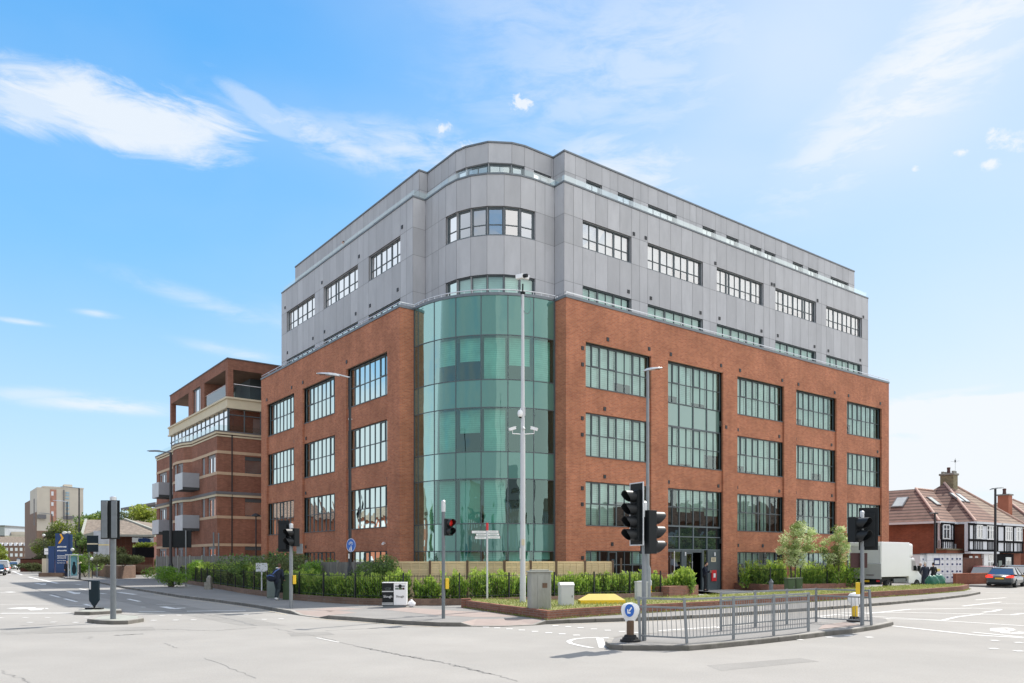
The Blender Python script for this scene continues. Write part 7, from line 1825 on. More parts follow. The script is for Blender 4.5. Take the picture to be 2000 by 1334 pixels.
# taller shrubs behind the railings on the left
def bush(label, x, y, w, h, d, n, material, name='shrub', z=PV, size=.11, grp=None, lumps=7, cat='shrub', seed=1, up=.1):
    r_ = np.random.default_rng(seed); t = thing(name, label, cat, (x, y, z), 0, grp)
    c = np.stack([r_.uniform(-.36, .36, lumps) * w, r_.uniform(-.36, .36, lumps) * d, r_.uniform(.3, .78, lumps) * h], 1); rad = r_.uniform(.22, .36, lumps)
    k = r_.integers(0, lumps, n); v = r_.normal(size=(n, 3)); v /= np.linalg.norm(v, axis=1)[:, None]; q = (.55 + .5 * r_.random(n) ** .5)[:, None]
    P = c[k] + v * q * rad[k][:, None] * np.array([w, d, h * .85])[None]; P[:, 2] = np.maximum(P[:, 2], .03)
    lt_ = np.clip(.5 + .5 * v[:, 2], 0, 1); tn_ = np.clip(r_.random(n) * .55 + r_.random(lumps)[k] * .45, 0, 1)
    leaves('foliage', P, size, material, t, up=up, aspect=.5, tones=tn_)
    m = MB()
    for i in range(5): m.tube([(0, 0, 0), (c[i % lumps][0] * .5, c[i % lumps][1] * .5, c[i % lumps][2] * .5), tuple(c[i % lumps])], [.03, .02, .008], 5)
    m.build('stems', 'bark', t); return t
bush('wide bright green shrub cut round, at the left end of the hedge', XD(338, 53), 53, 3.0, 1.45, 1.6, 4200, 'box_leaf', size=.09, seed=3)
bush('tall loose shrub rising over the hedge left of the schoolboy', XD(505, 44), 44, 4.4, 2.2, 1.6, 5200, 'bush_leaf', size=.12, seed=4)
bush('tall grey green shrub behind the hedge over the schoolboy', XD(560, 40.5), 40.5, 2.8, 2.25, 1.4, 4600, 'olive_leaf', size=.08, seed=5)
bush('feathery green shrub behind the hedge right of the signal post', XD(612, 38.5), 38.5, 2.2, 1.95, 1.2, 3600, 'box_leaf', size=.09, seed=6)
bush('dark rounded viburnum shrub above the hedge, left of the double bin', XD(733, 34.0), 34.0, 1.9, 2.05, 1.0, 5200, 'bush_leaf', size=.075, seed=7)
bush('yellow green shrub by the flats fence, left of the two bare posts', XD(392, 58), 58, 2.2, 1.9, 1.2, 2600, 'box_leaf', size=.10, seed=8)
bush('pale silvery shrub behind the hedge right of the two bare posts', XD(462, 47.5), 47.5, 3.2, 1.9, 1.2, 3200, 'olive_leaf', size=.10, seed=9)
m = MB(); m.box(-.30, .30, 0, .03, 1.25, 1.70); m.box(-.03, .03, .0, .04, 0, 1.3)
tag(m.build('estate_sign', 'white_render', None, loc=(XD(511, 40.3), 40.3, PV)), 'plain pale sign plate standing in the shrubs left of the schoolboy', 'sign')
# planter by the entrance and hedge to its right
p0, p1 = G(1307, 1167.5, PV), G(1364, 1163, PV)
t = wall_run('red brick planter wall left of the entrance', p0, p1, .55, 'brick_wall', th=1.0)
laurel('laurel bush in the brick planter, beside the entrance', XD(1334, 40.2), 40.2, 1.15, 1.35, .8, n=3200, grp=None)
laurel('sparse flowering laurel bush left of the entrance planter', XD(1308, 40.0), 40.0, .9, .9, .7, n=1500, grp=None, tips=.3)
hr = [G(1426, 1150.5, PV), G(1500, 1156, PV), G(1600, 1154, PV), G(1672, 1151.5, PV)]
wallpath('hedge_wall', 'low brick wall of the hedge right of the entrance', hr, .42, .22, 'brick_wall')
metal_railing('short run of black railings right of the entrance', [(h[0], h[1] + .3) for h in inset(hr, .11)], PV + .3, 1.05)
for i, (px, Yb_, w_, h_, lab) in enumerate(((1470, 47.6, 1.5, 1.65, 'left of the pair of trees'), (1502, 47.2, 1.5, 1.75, 'under the larger tree, left side'), (1528, 47.3, 1.2, 1.55, 'under the larger tree, beside its trunk'), (1583, 48, 1.5, 1.6, 'between the two trees'), (1612, 48.2, 1.4, 1.5, 'left of the smaller tree trunk'), (1650, 48.6, 1.6, 1.75, 'right of the smaller tree trunk'))):
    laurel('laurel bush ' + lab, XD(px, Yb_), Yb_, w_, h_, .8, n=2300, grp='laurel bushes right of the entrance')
# ---------------------------------------------------------------- trees
def tree(name, label, x, y, z, H_, crown_w, crown_z0, n, materials, size, lumps, seed, trunk_r=.08, lean=(0, 0), grp=None, cat='tree', depth=None, sparse=.0, stems=1):
    r_ = np.random.default_rng(seed); t = thing(name, label, cat, (x, y, z), 0, grp); depth = depth or crown_w
    ch = H_ - crown_z0
    a = r_.uniform(0, 2 * pi, lumps); q = r_.random(lumps) ** .6
    zf = r_.random(lumps); ww = np.sin(np.clip(zf * .85 + .12, 0, 1) * pi) ** .6
    c = np.stack([np.cos(a) * q * ww * crown_w * .40 + lean[0] * zf, np.sin(a) * q * ww * depth * .40 + lean[1] * zf, crown_z0 + ch * (.1 + .82 * zf)], 1)
    rad = r_.uniform(.5, 1.15, lumps) * crown_w * (.17 if lumps < 40 else .125)
    k = r_.integers(0, lumps, n); v = r_.normal(size=(n, 3)); v /= np.linalg.norm(v, axis=1)[:, None]
    P = c[k] + v * (rad[k] * (.35 + .75 * r_.random(n) ** .6))[:, None] * np.array([1, 1, .85])
    lump_t = r_.random(lumps); tn_ = np.clip(.55 * lump_t[k] + .55 * r_.random(n) - .05, 0, 1)
    for j, mt in enumerate(materials):
        sel = (k % len(materials)) == j if len(materials) > 1 else np.ones(n, bool)
        if len(materials) > 1 and j: sel = ((k % 5) >= 3)
        elif len(materials) > 1: sel = ((k % 5) < 3)
        leaves('crown', P[sel], size, mt, t, up=.05, aspect=.5, tones=tn_[sel])
    m = MB(); fork = crown_z0 + ch * .12
    for s_ in range(stems):
        ox = 0 if stems == 1 else (s_ - (stems - 1) / 2) * .18
        m.tube([(ox, 0, 0), (ox * 1.3 + .02, .02, fork * .5), (ox * 1.6, 0, fork)], [trunk_r * 1.25, trunk_r, trunk_r * .8], 8)
        for i in range(0, lumps, max(1, lumps // 14)):
            e = c[i]; mid = (e[0] * .45, e[1] * .45, fork + (e[2] - fork) * .5); m.tube([(ox * 1.6, 0, fork * .9), mid, tuple(e)], [trunk_r * .5, trunk_r * .28, trunk_r * .08], 5)
    m.build('trunk', 'bark', t); return t
tree('dappled_willow', 'larger small tree with cream tipped leaves before the right facade', XD(1549, 46.5), 46.5, PV, 4.15, 2.9, 1.35, 9500, ['willow_leaf', 'willow_dark'], .085, 64, 21, trunk_r=.05, stems=2, lean=(.4, 0), depth=2.4)
tree('dappled_willow', 'smaller pale tree nearer the truck before the right facade', XD(1634, 48), 48, PV, 3.95, 2.4, 1.35, 7000, ['willow_leaf', 'willow_dark'], .085, 50, 22, trunk_r=.045, stems=2, lean=(.1, 0), depth=2.1)
tree('yellow_green_tree', 'bright yellow green tree left of the brick flats', XD(283, 150), 150, 0, 12.2, 9.0, 3, 7000, ['bright_leaf'], .42, 30, 31, trunk_r=.25)
tree('green_tree', 'mid green tree above the tiled roof, left of the signal board', XD(190, 150), 150, 0, 11.3, 9.5, 3, 6500, ['bush_leaf', 'bright_leaf'], .42, 30, 32, trunk_r=.25)
tree('green_tree', 'darker green tree above the tiled roof, right of the signal board', XD(238, 165), 165, 0, 11.9, 10, 3, 6500, ['olive_leaf'], .45, 30, 33, trunk_r=.25)
tree('green_tree', 'yellowish tree between the tower block and the low tiled building', XD(164, 125), 125, 0, 8.0, 6, 1.5, 4500, ['bright_leaf', 'bush_leaf'], .36, 24, 34, trunk_r=.2)
tree('green_tree', 'wide olive tree behind the blue totem sign', XD(112, 112), 112, 0, 7.4, 7.5, 1.5, 7000, ['olive_leaf', 'bright_leaf'], .28, 30, 35, trunk_r=.18)
tree('green_tree', 'small olive tree left of the blue totem sign', XD(90, 120), 120, 0, 5.2, 4.4, 1.0, 3500, ['olive_leaf'], .26, 20, 36, trunk_r=.14)
tree('conifer', 'dark evergreen behind the far bus shelter lamp', XD(157, 92), 92, 0, 5.4, 2.4, .5, 4200, ['bush_leaf'], .17, 22, 37, trunk_r=.1, cat='tree')
tree('green_tree', 'green tree at the left picture edge beyond the white car', XD(-1, 150), 150, 0, 5.2, 4.2, .6, 3800, ['bright_leaf'], .3, 22, 38, trunk_r=.15)
bush('leafy green shrub beside the bus shelter and low dark planter', XD(166, 82), 82, 2.6, 2.6, 1.6, 3600, 'box_leaf', size=.17, seed=12)
bush('flowering shrub in the left half of the long planter', XD(192, 78.5), 78.5, 3.0, 1.3, 1.6, 3000, 'olive_leaf', size=.13, seed=13, z=ph1 - .1)
bush('spiky grey green shrub in the right half of the long planter', XD(240, 77), 77, 3.4, 1.25, 1.6, 3200, 'olive_leaf', size=.16, seed=14, z=ph1 - .1, up=.5)
bush('dark shrub in the small stone planter', XD(296, 97), 97, 1.8, .9, 1.2, 1600, 'bush_leaf', size=.15, seed=15, z=ph2 - .1)
bush('climbing shrub on the low tiled building', XD(232, 92), 92, 1.6, 3.3, 1.0, 1800, 'olive_leaf', size=.2, seed=16)
bush('pale shrub on the roof screen beside the brick flats', XD(283, 91), 91, 2.6, .9, .8, 1300, 'bright_leaf', size=.18, seed=17, z=PV + 3.0)
bush('low scrub on the verge at the bend of the left road', XD(62, 117), 117, 5.5, 1.3, 1.6, 2600, 'olive_leaf', size=.2, seed=18)
# ---------------------------------------------------------------- vehicles
def wheel(parent, x, y, r, w, side):
    m = MB(); m.lathe([(r * .62, -w / 2), (r * .97, -w / 2), (r, -w * .35), (r, w * .35), (r * .97, w / 2), (r * .62, w / 2)], n=20)
    t_ = m.build('wheel', 'tyre', parent, smooth='auto'); t_.location = (x, y, r); t_.rotation_euler = (pi / 2, 0, 0)
    k = MB(); k.lathe([(r * .60, -.01), (r * .62, .0), (r * .2, .02), (.01, .025)], n=20)
    for q in range(5):
        a = 2 * pi * q / 5; k.bar((0, 0, .025), (r * .6 * cos(a), r * .6 * sin(a), .02), .05, .02)
    rm = k.build('rim', 'rim', t_, smooth='auto'); rm.location = (0, 0, -side * w * .42); 
    if side > 0: rm.rotation_euler = (pi, 0, 0)
def car(label, x, y, heading, paint, L_=4.7, Wd=1.82, H_=1.44, estate=False, rear_lit=True, group=None, plate=True, van=False):
    """local +x is forward; heading = angle of forward direction"""
    t = thing('parked_car' if group is None else 'car', label, 'car', (x, y, 0), heading, group)
    hw = Wd / 2; l = L_ / 2
    # lower body: stations (x, half width, z sill, z belt)
    st = [(-l, hw * .80, .38, .78), (-l + .08, hw * .92, .26, .92), (-l + .5, hw, .20, .97), (-l * .3, hw, .19, .95), (l * .35, hw, .19, .93), (l * .62, hw * .99, .20, .88), (l - .35, hw * .93, .24, .76), (l - .05, hw * .78, .32, .62), (l, hw * .66, .38, .54)]
    vs = []; fs = []; n = 8
    for (sx, w, z0, z1) in st:
        mz = z0 + (z1 - z0) * .62
        vs += [(sx, -w * .92, z0), (sx, -w, z0 + .12), (sx, -w, mz), (sx, -w * .90, z1), (sx, w * .90, z1), (sx, w, mz), (sx, w, z0 + .12), (sx, w * .92, z0)]
    for i in range(len(st) - 1): fs += [(i * n + k, i * n + (k + 1) % n, (i + 1) * n + (k + 1) % n, (i + 1) * n + k) for k in range(n)]
    fs += [tuple(range(n)), tuple(range((len(st) - 1) * n, len(st) * n))]
    m = MB(); m.add(vs, fs); body = m.build('body', paint, t, smooth='auto'); md = body.modifiers.new('subd', 'SUBSURF'); md.levels = md.render_levels = 1
    # greenhouse
    rb = -l + (.35 if (estate or van) else .62); rt = -l + (.55 if (estate or van) else 1.15); ft = l * .12; fb = l * .52
    if van: ft, fb = l * .45, l * .7
    zb = .93; wt = hw * .70; wb = hw * .885
    g = MB(); g.add([(rb, -wb, zb), (fb, -wb, zb - .04), (ft, -wt, H_ - .05), (rt, -wt, H_ - .05), (rb, wb, zb), (fb, wb, zb - .04), (ft, wt, H_ - .05), (rt, wt, H_ - .05)], [(0, 1, 2, 3), (4, 7, 6, 5), (1, 5, 6, 2), (0, 3, 7, 4)])
    g.build('windows', 'car_glass', t)
    m = MB(); m.add([(rt - .06, -wt - .01, H_ - .07), (ft + .1, -wt - .01, H_ - .08), (ft + .1, wt + .01, H_ - .08), (rt - .06, wt + .01, H_ - .07), (rt + .12, -wt + .1, H_), (ft - .15, -wt + .1, H_ + .0), (ft - .15, wt - .1, H_), (rt + .12, wt - .1, H_)],
                [(0, 1, 5, 4), (1, 2, 6, 5), (2, 3, 7, 6), (3, 0, 4, 7), (4, 5, 6, 7)])
    for s_ in (-1, 1):
        for (ax, az, aw), (bx, bz, bw) in (((fb, zb - .04, wb), (ft, H_ - .06, wt)), ((rb, zb, wb), (rt, H_ - .06, wt)), (((rb + fb) / 2, zb, wb), ((rt + ft) / 2, H_ - .06, wt))):
            m.bar((ax, s_ * (aw + .004), az), (bx, s_ * (bw + .004), bz), .05, .04)
    m.build('roof', paint, t, smooth='auto')
    for s_ in (-1, 1):
        for wx in (-l + .85, l - .88): wheel(t, wx, s_ * (hw - .11), .325, .21, s_)
        m = MB(); m.box(fb - .35, fb - .15, s_ * (hw + .0), s_ * (hw + .16), .93, 1.05) if s_ > 0 else m.box(fb - .35, fb - .15, -(hw + .16), -hw, .93, 1.05); m.build('door_mirror', paint, t, bevel=.02)
        m = MB(); m.add([(-l - .012, s_ * hw * .42, .70), (-l - .012, s_ * hw * .80, .70), (-l + .10, s_ * hw * .97, .72), (-l + .10, s_ * hw * .96, .86), (-l + .02, s_ * hw * .84, .88), (-l + .02, s_ * hw * .42, .84)], [(0, 1, 4, 5), (1, 2, 3, 4)])
        m.build('tail_light', 'tail_red', t)
        m = MB(); m.add([(l - .04, s_ * hw * .50, .60), (l - .10, s_ * hw * .82, .60), (l - .25, s_ * hw * .92, .74), (l - .16, s_ * hw * .55, .70)], [(0, 1, 2, 3)]); m.build('headlight', 'headlamp', t)
    m = MB(); m.box(-l - .015, -l + .02, -.27, .27, .60, .71); p_ = m.build('number_plate', 'plate_yellow', t)
    m = MB(); m.box(-l - .03, -l + .3, -hw * .82, hw * .82, .22, .36); m.box(l - .3, l + .01, -hw * .7, hw * .7, .22, .42); m.build('bumper', 'black_plastic', t, bevel=.03)
    return t
hd_ = lambda deg: pi / 2 - radians(deg)      # deg clockwise from straight ahead
x, y = 34.9, 55.5
car('dark grey saloon with red tail lights, nearest car at right edge', x + 1.2, y + 1.6, hd_(42), 'car_dark')
x, y = XD(1925, 61), 61
car('dark red car mostly hidden behind the dark grey saloon, roof catching sun', x + 1.0, y + 1.5, hd_(40), 'car_red', estate=True, H_=1.5)
car('black car on the forecourt behind the dark grey saloon', XD(1975, 63.5), 63.5, hd_(15), 'car_black', H_=1.55)
car('white van like car at the left picture edge, facing the camera', XD(5, 112), 112, hd_(150), 'car_white', van=True, H_=1.9, L_=4.6)
car('dark car cut by the left picture edge, in front of the white one', XD(-6, 98), 98, hd_(150), 'car_black')
car('pale grey car further up the left road, side window shining', XD(27, 150), 150, hd_(155), 'car_white', H_=1.6)
car('blue grey van furthest up the left road beside the terrace', XD(40, 172), 172, hd_(150), 'car_dark', van=True, H_=2.2)
# white box van -------------------------------------------------------------------
tx, ty = XD(1722.5, 47.8), 47.8
t = thing('box_truck', 'white box van parked behind the verge, grey rear shutter towards the camera', 'truck', (tx, ty, 0), TH)
Lb, Wb = 3.45, 2.08
m = MB(); m.box(.0, Lb, 0, Wb, .92, 3.08); bx = m.build('box_body', 'truck_white', t, bevel=.02)
m = MB(); m.box(Lb, Lb + .58, .04, Wb - .04, 2.15, 3.02); m.build('luton_nose', 'truck_white', bx, bevel=.12)
m = MB(); m.box(-.03, .0, .12, Wb - .12, 1.75, 2.82); m.build('rear_shutter', 'panel_grey', bx).data.materials[0] = M['cabinet_grey']
m = MB(); m.box(-.09, -.01, .02, Wb - .02, .80, 1.72); tl = m.build('tail_lift', 'truck_grey', t)
for z in (1.0, 1.2, 1.4): 
    pass
m = MB()
for yy in (.45, 1.2): m.box(-.10, -.088, yy, yy + .5, 1.02, 1.06)
m.build('lettering', 'red_brown', tl)
m = MB(); m.box(-.05, -.0, .0, .10, .92, 3.05); m.box(-.05, 0, Wb - .1, Wb, .92, 3.05); m.box(-.05, 0, .1, Wb - .1, 2.86, 3.05); m.build('rear_frame', 'white_plastic', bx)
m = MB(); m.box(.05, Lb - .1, .15, Wb - .15, .62, .86); m.box(-.08, .1, .05, Wb - .05, .45, .62); m.build('chassis', 'black_plastic', t)
m = MB(); m.box(-.10, -.085, .75, 1.25, .60, .72); m.build('number_plate', 'plate_yellow', t)
for yy in (.1, Wb - .3): m = MB(); m.box(-.105, -.09, yy, yy + .2, .62, .74); m.build('tail_light', 'red_paint', t)
m = MB(); pts_ = [(Lb + .02, .45), (Lb + 1.68, .45), (Lb + 1.7, .95), (Lb + 1.32, 1.20), (Lb + .72, 2.1), (Lb + .02, 2.15)]; m.xz(pts_, .04, Wb - .04); cb_ = m.build('cab', 'truck_white', t, bevel=.06)
m = MB(); m.xz([(Lb + .35, 1.3), (Lb + 1.12, 1.25), (Lb + .70, 1.98), (Lb + .35, 2.0)], .015, .035); m.build('side_window', 'car_glass', cb_)
m = MB(); m.add([(Lb + 1.33, .18, 1.22), (Lb + 1.33, Wb - .18, 1.22), (Lb + .77, Wb - .2, 2.06), (Lb + .77, .2, 2.06)], [(0, 1, 2, 3)]); m.build('windscreen', 'car_glass', cb_)
m = MB(); m.box(Lb + .95, Lb + 1.08, -.2, -.02, 1.25, 1.6); m.build('door_mirror', 'black_plastic', cb_, bevel=.02)
for wx in (.85, Lb + 1.0):
    for s_, yy in ((-1, .12), (1, Wb - .12)): wheel(t, wx, yy, .36, .24, s_)
m = MB(); m.box(1.5, 3.0, .02, .10, .55, .80); m.build('side_guard', 'galv_dark', t)

# ---------------------------------------------------------------- people
def person(label, x, y, z, face, pose, H_=1.75, coat='cloth_navy', trousers='cloth_navy', hair='hair_brown', shoes='cloth_black', coat_long=False, extras=None):
    """one fused body with clothing, hair and shoes as parts; local -y is the way the person faces"""
    t = thing('person', label, 'person', (x, y, z), face); k = H_ / 1.75
    V = lambda p: Vector(p) * k
    J = dict(hipL=(.09, 0, .92), hipR=(-.09, 0, .92), kneeL=(.10, -.02, .50), kneeR=(-.10, -.02, .50), ankL=(.10, .03, .09), ankR=(-.10, .03, .09), toeL=(.11, -.15, .03), toeR=(-.11, -.15, .03),
             pel=(0, 0, .95), waist=(0, 0, 1.08), chest=(0, .0, 1.30), neck=(0, .0, 1.47), head=(0, -.02, 1.62), shL=(.18, 0, 1.40), shR=(-.18, 0, 1.40), elL=(.23, .03, 1.13), elR=(-.23, .03, 1.13), haL=(.22, -.06, .88), haR=(-.22, -.06, .88))
    J.update(pose); J = {a: V(b) for a, b in J.items()}
    def limb(m, pts, rs, n=10):
        m.tube(pts, rs, n)
        for p, r in zip(pts, rs): m.ell(p, (r, r, r), 10, 6)
    def fuse(m, name, material, vox=.014, parent=t):
        o = m.build(name, material, parent, smooth=True); r = o.modifiers.new('remesh', 'REMESH'); r.mode = 'VOXEL'; r.voxel_size = vox; r.use_smooth_shade = True
        s_ = o.modifiers.new('smooth', 'SMOOTH'); s_.iterations = 2; s_.factor = .5; return o
    m = MB()
    for s_ in 'LR':
        limb(m, [J['hip' + s_], J['knee' + s_], J['ank' + s_]], [.085 * k, .055 * k, .040 * k]); limb(m, [J['ank' + s_], J['toe' + s_]], [.04 * k, .03 * k])
        limb(m, [J['sh' + s_], J['el' + s_], J['ha' + s_]], [.052 * k, .040 * k, .027 * k])
        d = (J['ha' + s_] - J['el' + s_]).normalized(); sd_ = d.cross(Vector((0, 1, 0))).normalized() if abs(d.y) < .9 else Vector((1, 0, 0)); nn = d.cross(sd_)
        pc = J['ha' + s_] + d * .05 * k; m.tube([J['ha' + s_], pc + d * .04 * k], [.026 * k, .034 * k], 8)
        for q in range(4):
            b_ = pc + d * .035 * k + sd_ * (q - 1.5) * .019 * k; ln = (.062, .072, .067, .052)[q] * k
            m.tube([b_, b_ + d * ln * .5 + nn * .006 * k, b_ + d * ln * .85 + nn * .03 * k], [.0095 * k, .009 * k, .008 * k], 6)
        b_ = pc - d * .02 * k + sd_ * .03 * k; m.tube([b_, b_ + (d * .5 + sd_) .normalized() * .045 * k, b_ + (d + sd_ * .4).normalized() * .07 * k], [.011 * k, .010 * k, .009 * k], 6)
    limb(m, [J['pel'], J['waist'], J['chest']], [.13 * k, .12 * k, .14 * k]); limb(m, [J['shL'], J['chest'] + Vector((0, 0, .05 * k)), J['shR']], [.06 * k, .10 * k, .06 * k])
    limb(m, [J['chest'], J['neck'], J['head']], [.08 * k, .052 * k, .055 * k])
    hdir = (J['head'] - J['neck']).normalized(); hc = J['head'] + hdir * .045 * k
    m.ell(hc, (.075 * k, .092 * k, .115 * k), 14, 10); m.ell(hc + Vector((0, -.045, -.06)) * k, (.048 * k, .045 * k, .05 * k), 10, 7)
    m.ell(hc + Vector((0, -.098, -.015)) * k, (.012 * k, .018 * k, .022 * k), 8, 6)
    for s_ in (-1, 1): m.ell(hc + Vector((s_ * .077, .0, -.01)) * k, (.010 * k, .018 * k, .03 * k), 8, 6)
    fuse(m, 'body', 'skin', .011)
    e = MB()
    for s_ in (-1, 1): e.ell(hc + Vector((s_ * .03, -.088, .012)) * k, (.011 * k, .006 * k, .007 * k), 8, 5)
    e.box(hc.x - .022 * k, hc.x + .022 * k, hc.y - .094 * k, hc.y - .086 * k, hc.z - .066 * k, hc.z - .060 * k); e.build('face_features', 'hair_dark', t)
    m = MB(); m.ell(hc + Vector((0, .018, .028)) * k, (.086 * k, .098 * k, .108 * k), 14, 10)
    for i in range(len(m.v)):
        v = m.v[i]; 
        if v[1] < hc.y - .045 * k and v[2] < hc.z + .055 * k: m.v[i] = (v[0] * 1.0, hc.y - .04 * k, max(v[2], hc.z + .05 * k))
    m.build('hair', hair, t, smooth=True)
    m = MB()   # coat
    for s_ in 'LR': limb(m, [J['sh' + s_], J['el' + s_], J['el' + s_].lerp(J['ha' + s_], .93)], [.070 * k, .056 * k, .043 * k])
    limb(m, [J['pel'] + Vector((0, 0, -.06 if not coat_long else -.14)) * k, J['waist'], J['chest']], [.155 * k, .15 * k, .165 * k]); limb(m, [J['shL'], J['chest'] + Vector((0, 0, .05 * k)), J['shR']], [.075 * k, .125 * k, .075 * k]); limb(m, [J['chest'], J['neck'] - Vector((0, 0, .015 * k))], [.10 * k, .066 * k])
    fuse(m, 'jacket', coat, .016)
    m = MB()
    for s_ in 'LR': limb(m, [J['hip' + s_], J['knee' + s_], J['ank' + s_] + Vector((0, 0, .03 * k))], [.108 * k, .078 * k, .062 * k])
    limb(m, [J['pel'], J['pel'] + Vector((0, 0, .08 * k))], [.14 * k, .13 * k]); fuse(m, 'trousers', trousers, .016)
    for s_ in 'LR':
        m = MB(); limb(m, [J['ank' + s_] + Vector((0, .02, -.045)) * k, J['toe' + s_] + Vector((0, 0, .015)) * k], [.052 * k, .042 * k], 10)
        for i in range(len(m.v)): m.v[i] = (m.v[i][0], m.v[i][1], max(m.v[i][2], .0))
        m.build('shoe', shoes, t, smooth=True)
    if extras: extras(t, J, k)
    return t
def school_bag(t, J, k):
    m = MB(); m.ell((.20, .20, 1.04), (.25, .13, .19), 12, 8); m.build('shoulder_bag', 'cloth_navy', t, smooth=True)
    m = MB(); m.tube([(-.12, .02, 1.46), (.0, .17, 1.35), (.14, .24, 1.18), (.32, .16, 1.06)], .024, 6); m.tube([(.02, .31, 1.10), (.22, .335, 1.16), (.38, .27, 1.10)], .02, 6); m.build('bag_strap', 'cloth_blue', t, smooth=True)
    m = MB(); m.ell((0, .045, 1.485), (.075, .05, .03), 12, 6); m.build('collar', 'cloth_white', t, smooth=True)
x, y = G(542, 1172, PV)
# walking away: faces +y (turned by pi)
person('person walking away in dark school clothes, blue strapped bag on one side and white trainers', x, y, PV, pi - .15, dict(kneeL=(.09, -.13, .52), ankL=(.08, .02, .12), toeL=(.08, -.15, .06), kneeR=(-.09, .02, .49), ankR=(-.08, .24, .13), toeR=(-.08, .10, .02), waist=(0, -.03, 1.08), chest=(0, -.09, 1.29), neck=(0, -.14, 1.45), head=(0, -.20, 1.58), shL=(.19, -.10, 1.39), shR=(-.19, -.10, 1.39), elL=(.27, .02, 1.16), haL=(.30, -.10, .98), elR=(-.27, -.02, 1.14), haR=(-.24, -.2, .98)), H_=1.70, coat='cloth_navy', trousers='cloth_teal', hair='hair_brown', shoes='cloth_white', extras=school_bag)
def phone(t, J, k):
    m = MB(); p = J['haR'] + Vector((0, -.07, .03)); m.bar(p - Vector((0, 0, .06)), p + Vector((0, -.03, .07)), .07, .012); m.build('held_phone', 'black_plastic', t)
x, y = XD(1377, 46.3), 46.3
person('person in dark clothes standing at the entrance, looking down at hands', x, y, PV, radians(75), dict(head=(0, -.06, 1.60), elR=(-.22, -.04, 1.14), haR=(-.12, -.28, 1.20), elL=(.22, -.02, 1.14), haL=(.10, -.26, 1.14)), H_=1.74, coat='cloth_navy', trousers='cloth_black', hair='hair_dark', extras=phone)
x, y = XD(131, 80), 80
person('person in dark clothes standing by the bus shelter', x, y, PV, .4, dict(kneeL=(.1, -.1, .5), ankL=(.1, -.1, .1), toeL=(.1, -.27, .03)), H_=1.72, coat='cloth_black', trousers='cloth_black', hair='hair_dark', shoes='cloth_white')
person('person with grey hair and dark jacket at the van door', XD(1797, 53.5), 53.5, 0, .3, {}, H_=1.74, coat='cloth_grey', trousers='cloth_navy', hair='hair_grey')
person('person with fair hair in long dark coat, back turned, before the lockers', XD(1807, 53), 53, 0, pi, dict(elL=(.28, -.05, 1.14), haL=(.24, -.2, .98)), H_=1.80, coat='cloth_navy', trousers='cloth_navy', hair='hair_grey', coat_long=True)
person('person in black jacket standing at the locker screen, arms out to one side', XD(1823, 57.5), 57.5, 0, pi + .2, dict(elL=(.32, .0, 1.16), haL=(.44, -.14, 1.05), elR=(-.30, .0, 1.14), haR=(-.26, -.12, .95)), H_=1.74, coat='cloth_black', trousers='cloth_black', hair='hair_dark')
bx_, by_ = W(2.25, LV(671, 2.25))
person('person looking out over the roof terrace balustrade', bx_, by_, 21.95, radians(-50), {}, H_=1.66, coat='cloth_grey', hair='hair_dark')
bx_, by_ = W(2.35, LV(656, 2.35))
bush('potted plant on the roof terrace left of the onlooker', bx_, by_, .8, 1.42, .6, 500, 'bush_leaf', size=.12, seed=60, z=21.95)
# green sacks by the verge
for i, (px, Yg, w_, h_, lab) in enumerate(((1821, 50.5, .42, 1.0, 'bulky green plastic sack left of the other, on the road'), (1834, 51.0, .40, 1.05, 'bulky green plastic sack right of the other, on the road'))):
    m = MB(); m.ell((0, 0, h_ / 2), (w_, w_ * .8, h_ / 2), 18, 12); r_ = random.Random(i)
    for j in range(len(m.v)):
        v = m.v[j]; a = atan2(v[1], v[0]); q = 1 + .12 * sin(a * 5 + v[2] * 9 + i) + .06 * sin(a * 11 + v[2] * 21); m.v[j] = (v[0] * q, v[1] * q, min(max(0, v[2] * 1.0), h_ * .93) + (.05 * sin(a * 4) if v[2] > h_ * .8 else 0))
    tag(m.build('green_sack', 'sack_green', None, smooth=True, loc=(XD(px, Yg), Yg, 0)), lab, 'sack', 'green sacks beside the truck')
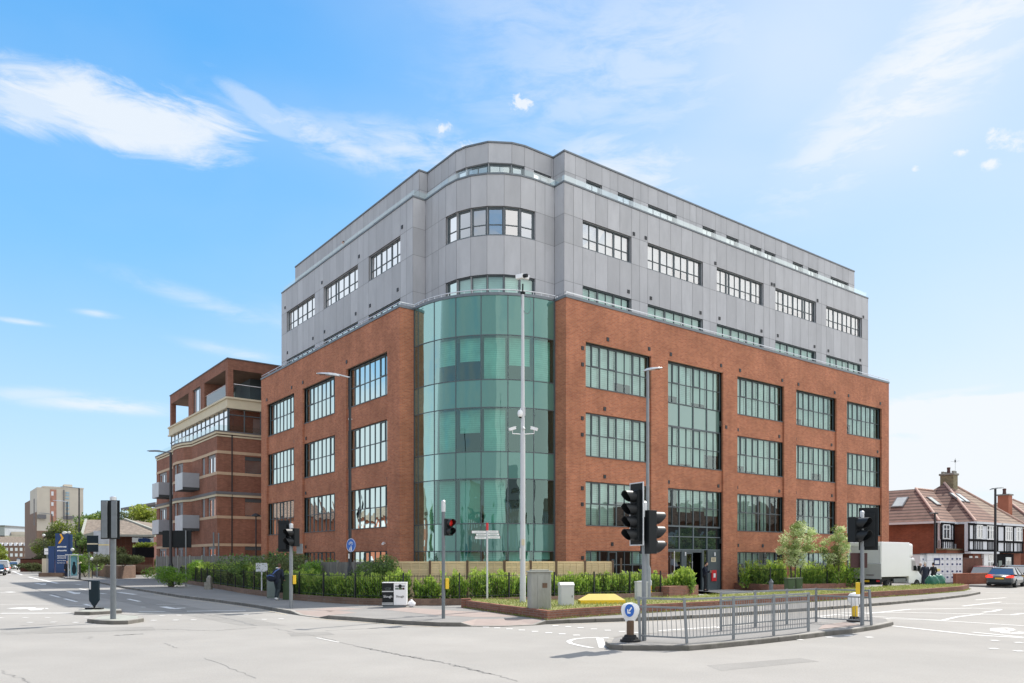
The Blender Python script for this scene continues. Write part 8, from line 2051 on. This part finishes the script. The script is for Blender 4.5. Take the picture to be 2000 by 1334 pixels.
# ---------------------------------------------------------------- the other side of the junction, seen only as reflections
def opposite(label, x, y, w, d, h, rz, wallm, roofm, floors=2, bays=5):
    t = thing('opposite_building', label, 'building', (x, y, 0), rz, None)
    m = MB(); m.box(-w / 2, w / 2, -d / 2, d / 2, 0, h); m.build('wall', wallm, t)
    m = MB(); m.add([(-w / 2 - .4, -d / 2 - .4, h), (w / 2 + .4, -d / 2 - .4, h), (w / 2 + .4, d / 2 + .4, h), (-w / 2 - .4, d / 2 + .4, h), (-w / 2 + d * .4, 0, h + d * .35), (w / 2 - d * .4, 0, h + d * .35)], [(0, 1, 5, 4), (1, 2, 5), (2, 3, 4, 5), (3, 0, 4)]); m.build('roof', roofm, t)
    for fl_ in range(floors):
        for b_ in range(bays):
            xx = -w / 2 + w * (b_ + .5) / bays; z0 = 1 + fl_ * (h / floors); m = MB(); m.box(xx - .7, xx + .7, -d / 2 - .05, -d / 2 + .02, z0, z0 + 1.4); m.build('window', 'white_render', t)
opposite('brick parade seen mirrored in the right facade windows', 92, 38, 40, 10, 7.5, -pi / 2, 'brick_flats', 'roof_tile', 2, 8)
opposite('pale parade seen mirrored in the right facade windows', 88, 2, 24, 10, 9.5, -pi / 2 - .3, 'render_cream', 'roof_brown', 3, 6)
opposite('orange brick block mirrored in the left facade windows', -84, 66, 34, 12, 8.5, pi / 2 + .25, 'terracotta', 'roof_brown', 3, 8)
opposite('brick houses mirrored in the left facade windows', -92, 108, 30, 12, 9, pi / 2 + .3, 'brick_house', 'roof_tile', 2, 6)
opposite('brick block across the junction mirrored in the glass bay', -34, -32, 30, 12, 9, pi - .5, 'brick_flats', 'roof_brown', 3, 7)
opposite('pale block across the junction mirrored in the glass bay', 26, -40, 26, 12, 12, pi + .3, 'render_cream', 'lead', 4, 6)
for i, (px_, py_, h_, w_) in enumerate(((-6, -30, 9, 7), (48, -22, 8, 6), (70, 20, 8.5, 7), (-62, 40, 9, 8), (-70, 12, 8, 7), (-52, -14, 9, 8))):
    tree('street_tree', ['tree mirrored in the middle of the glass bay', 'tree mirrored at the right of the glass bay', 'tree mirrored in the right facade by the parade', 'tree mirrored in the left facade by the orange block', 'lower tree mirrored at the left of the glass bay', 'tall tree mirrored at the left of the glass bay'][i], px_, py_, 0, h_, w_, 2, 1500, ['bush_leaf'], .6, 16, 80 + i, trunk_r=.2)
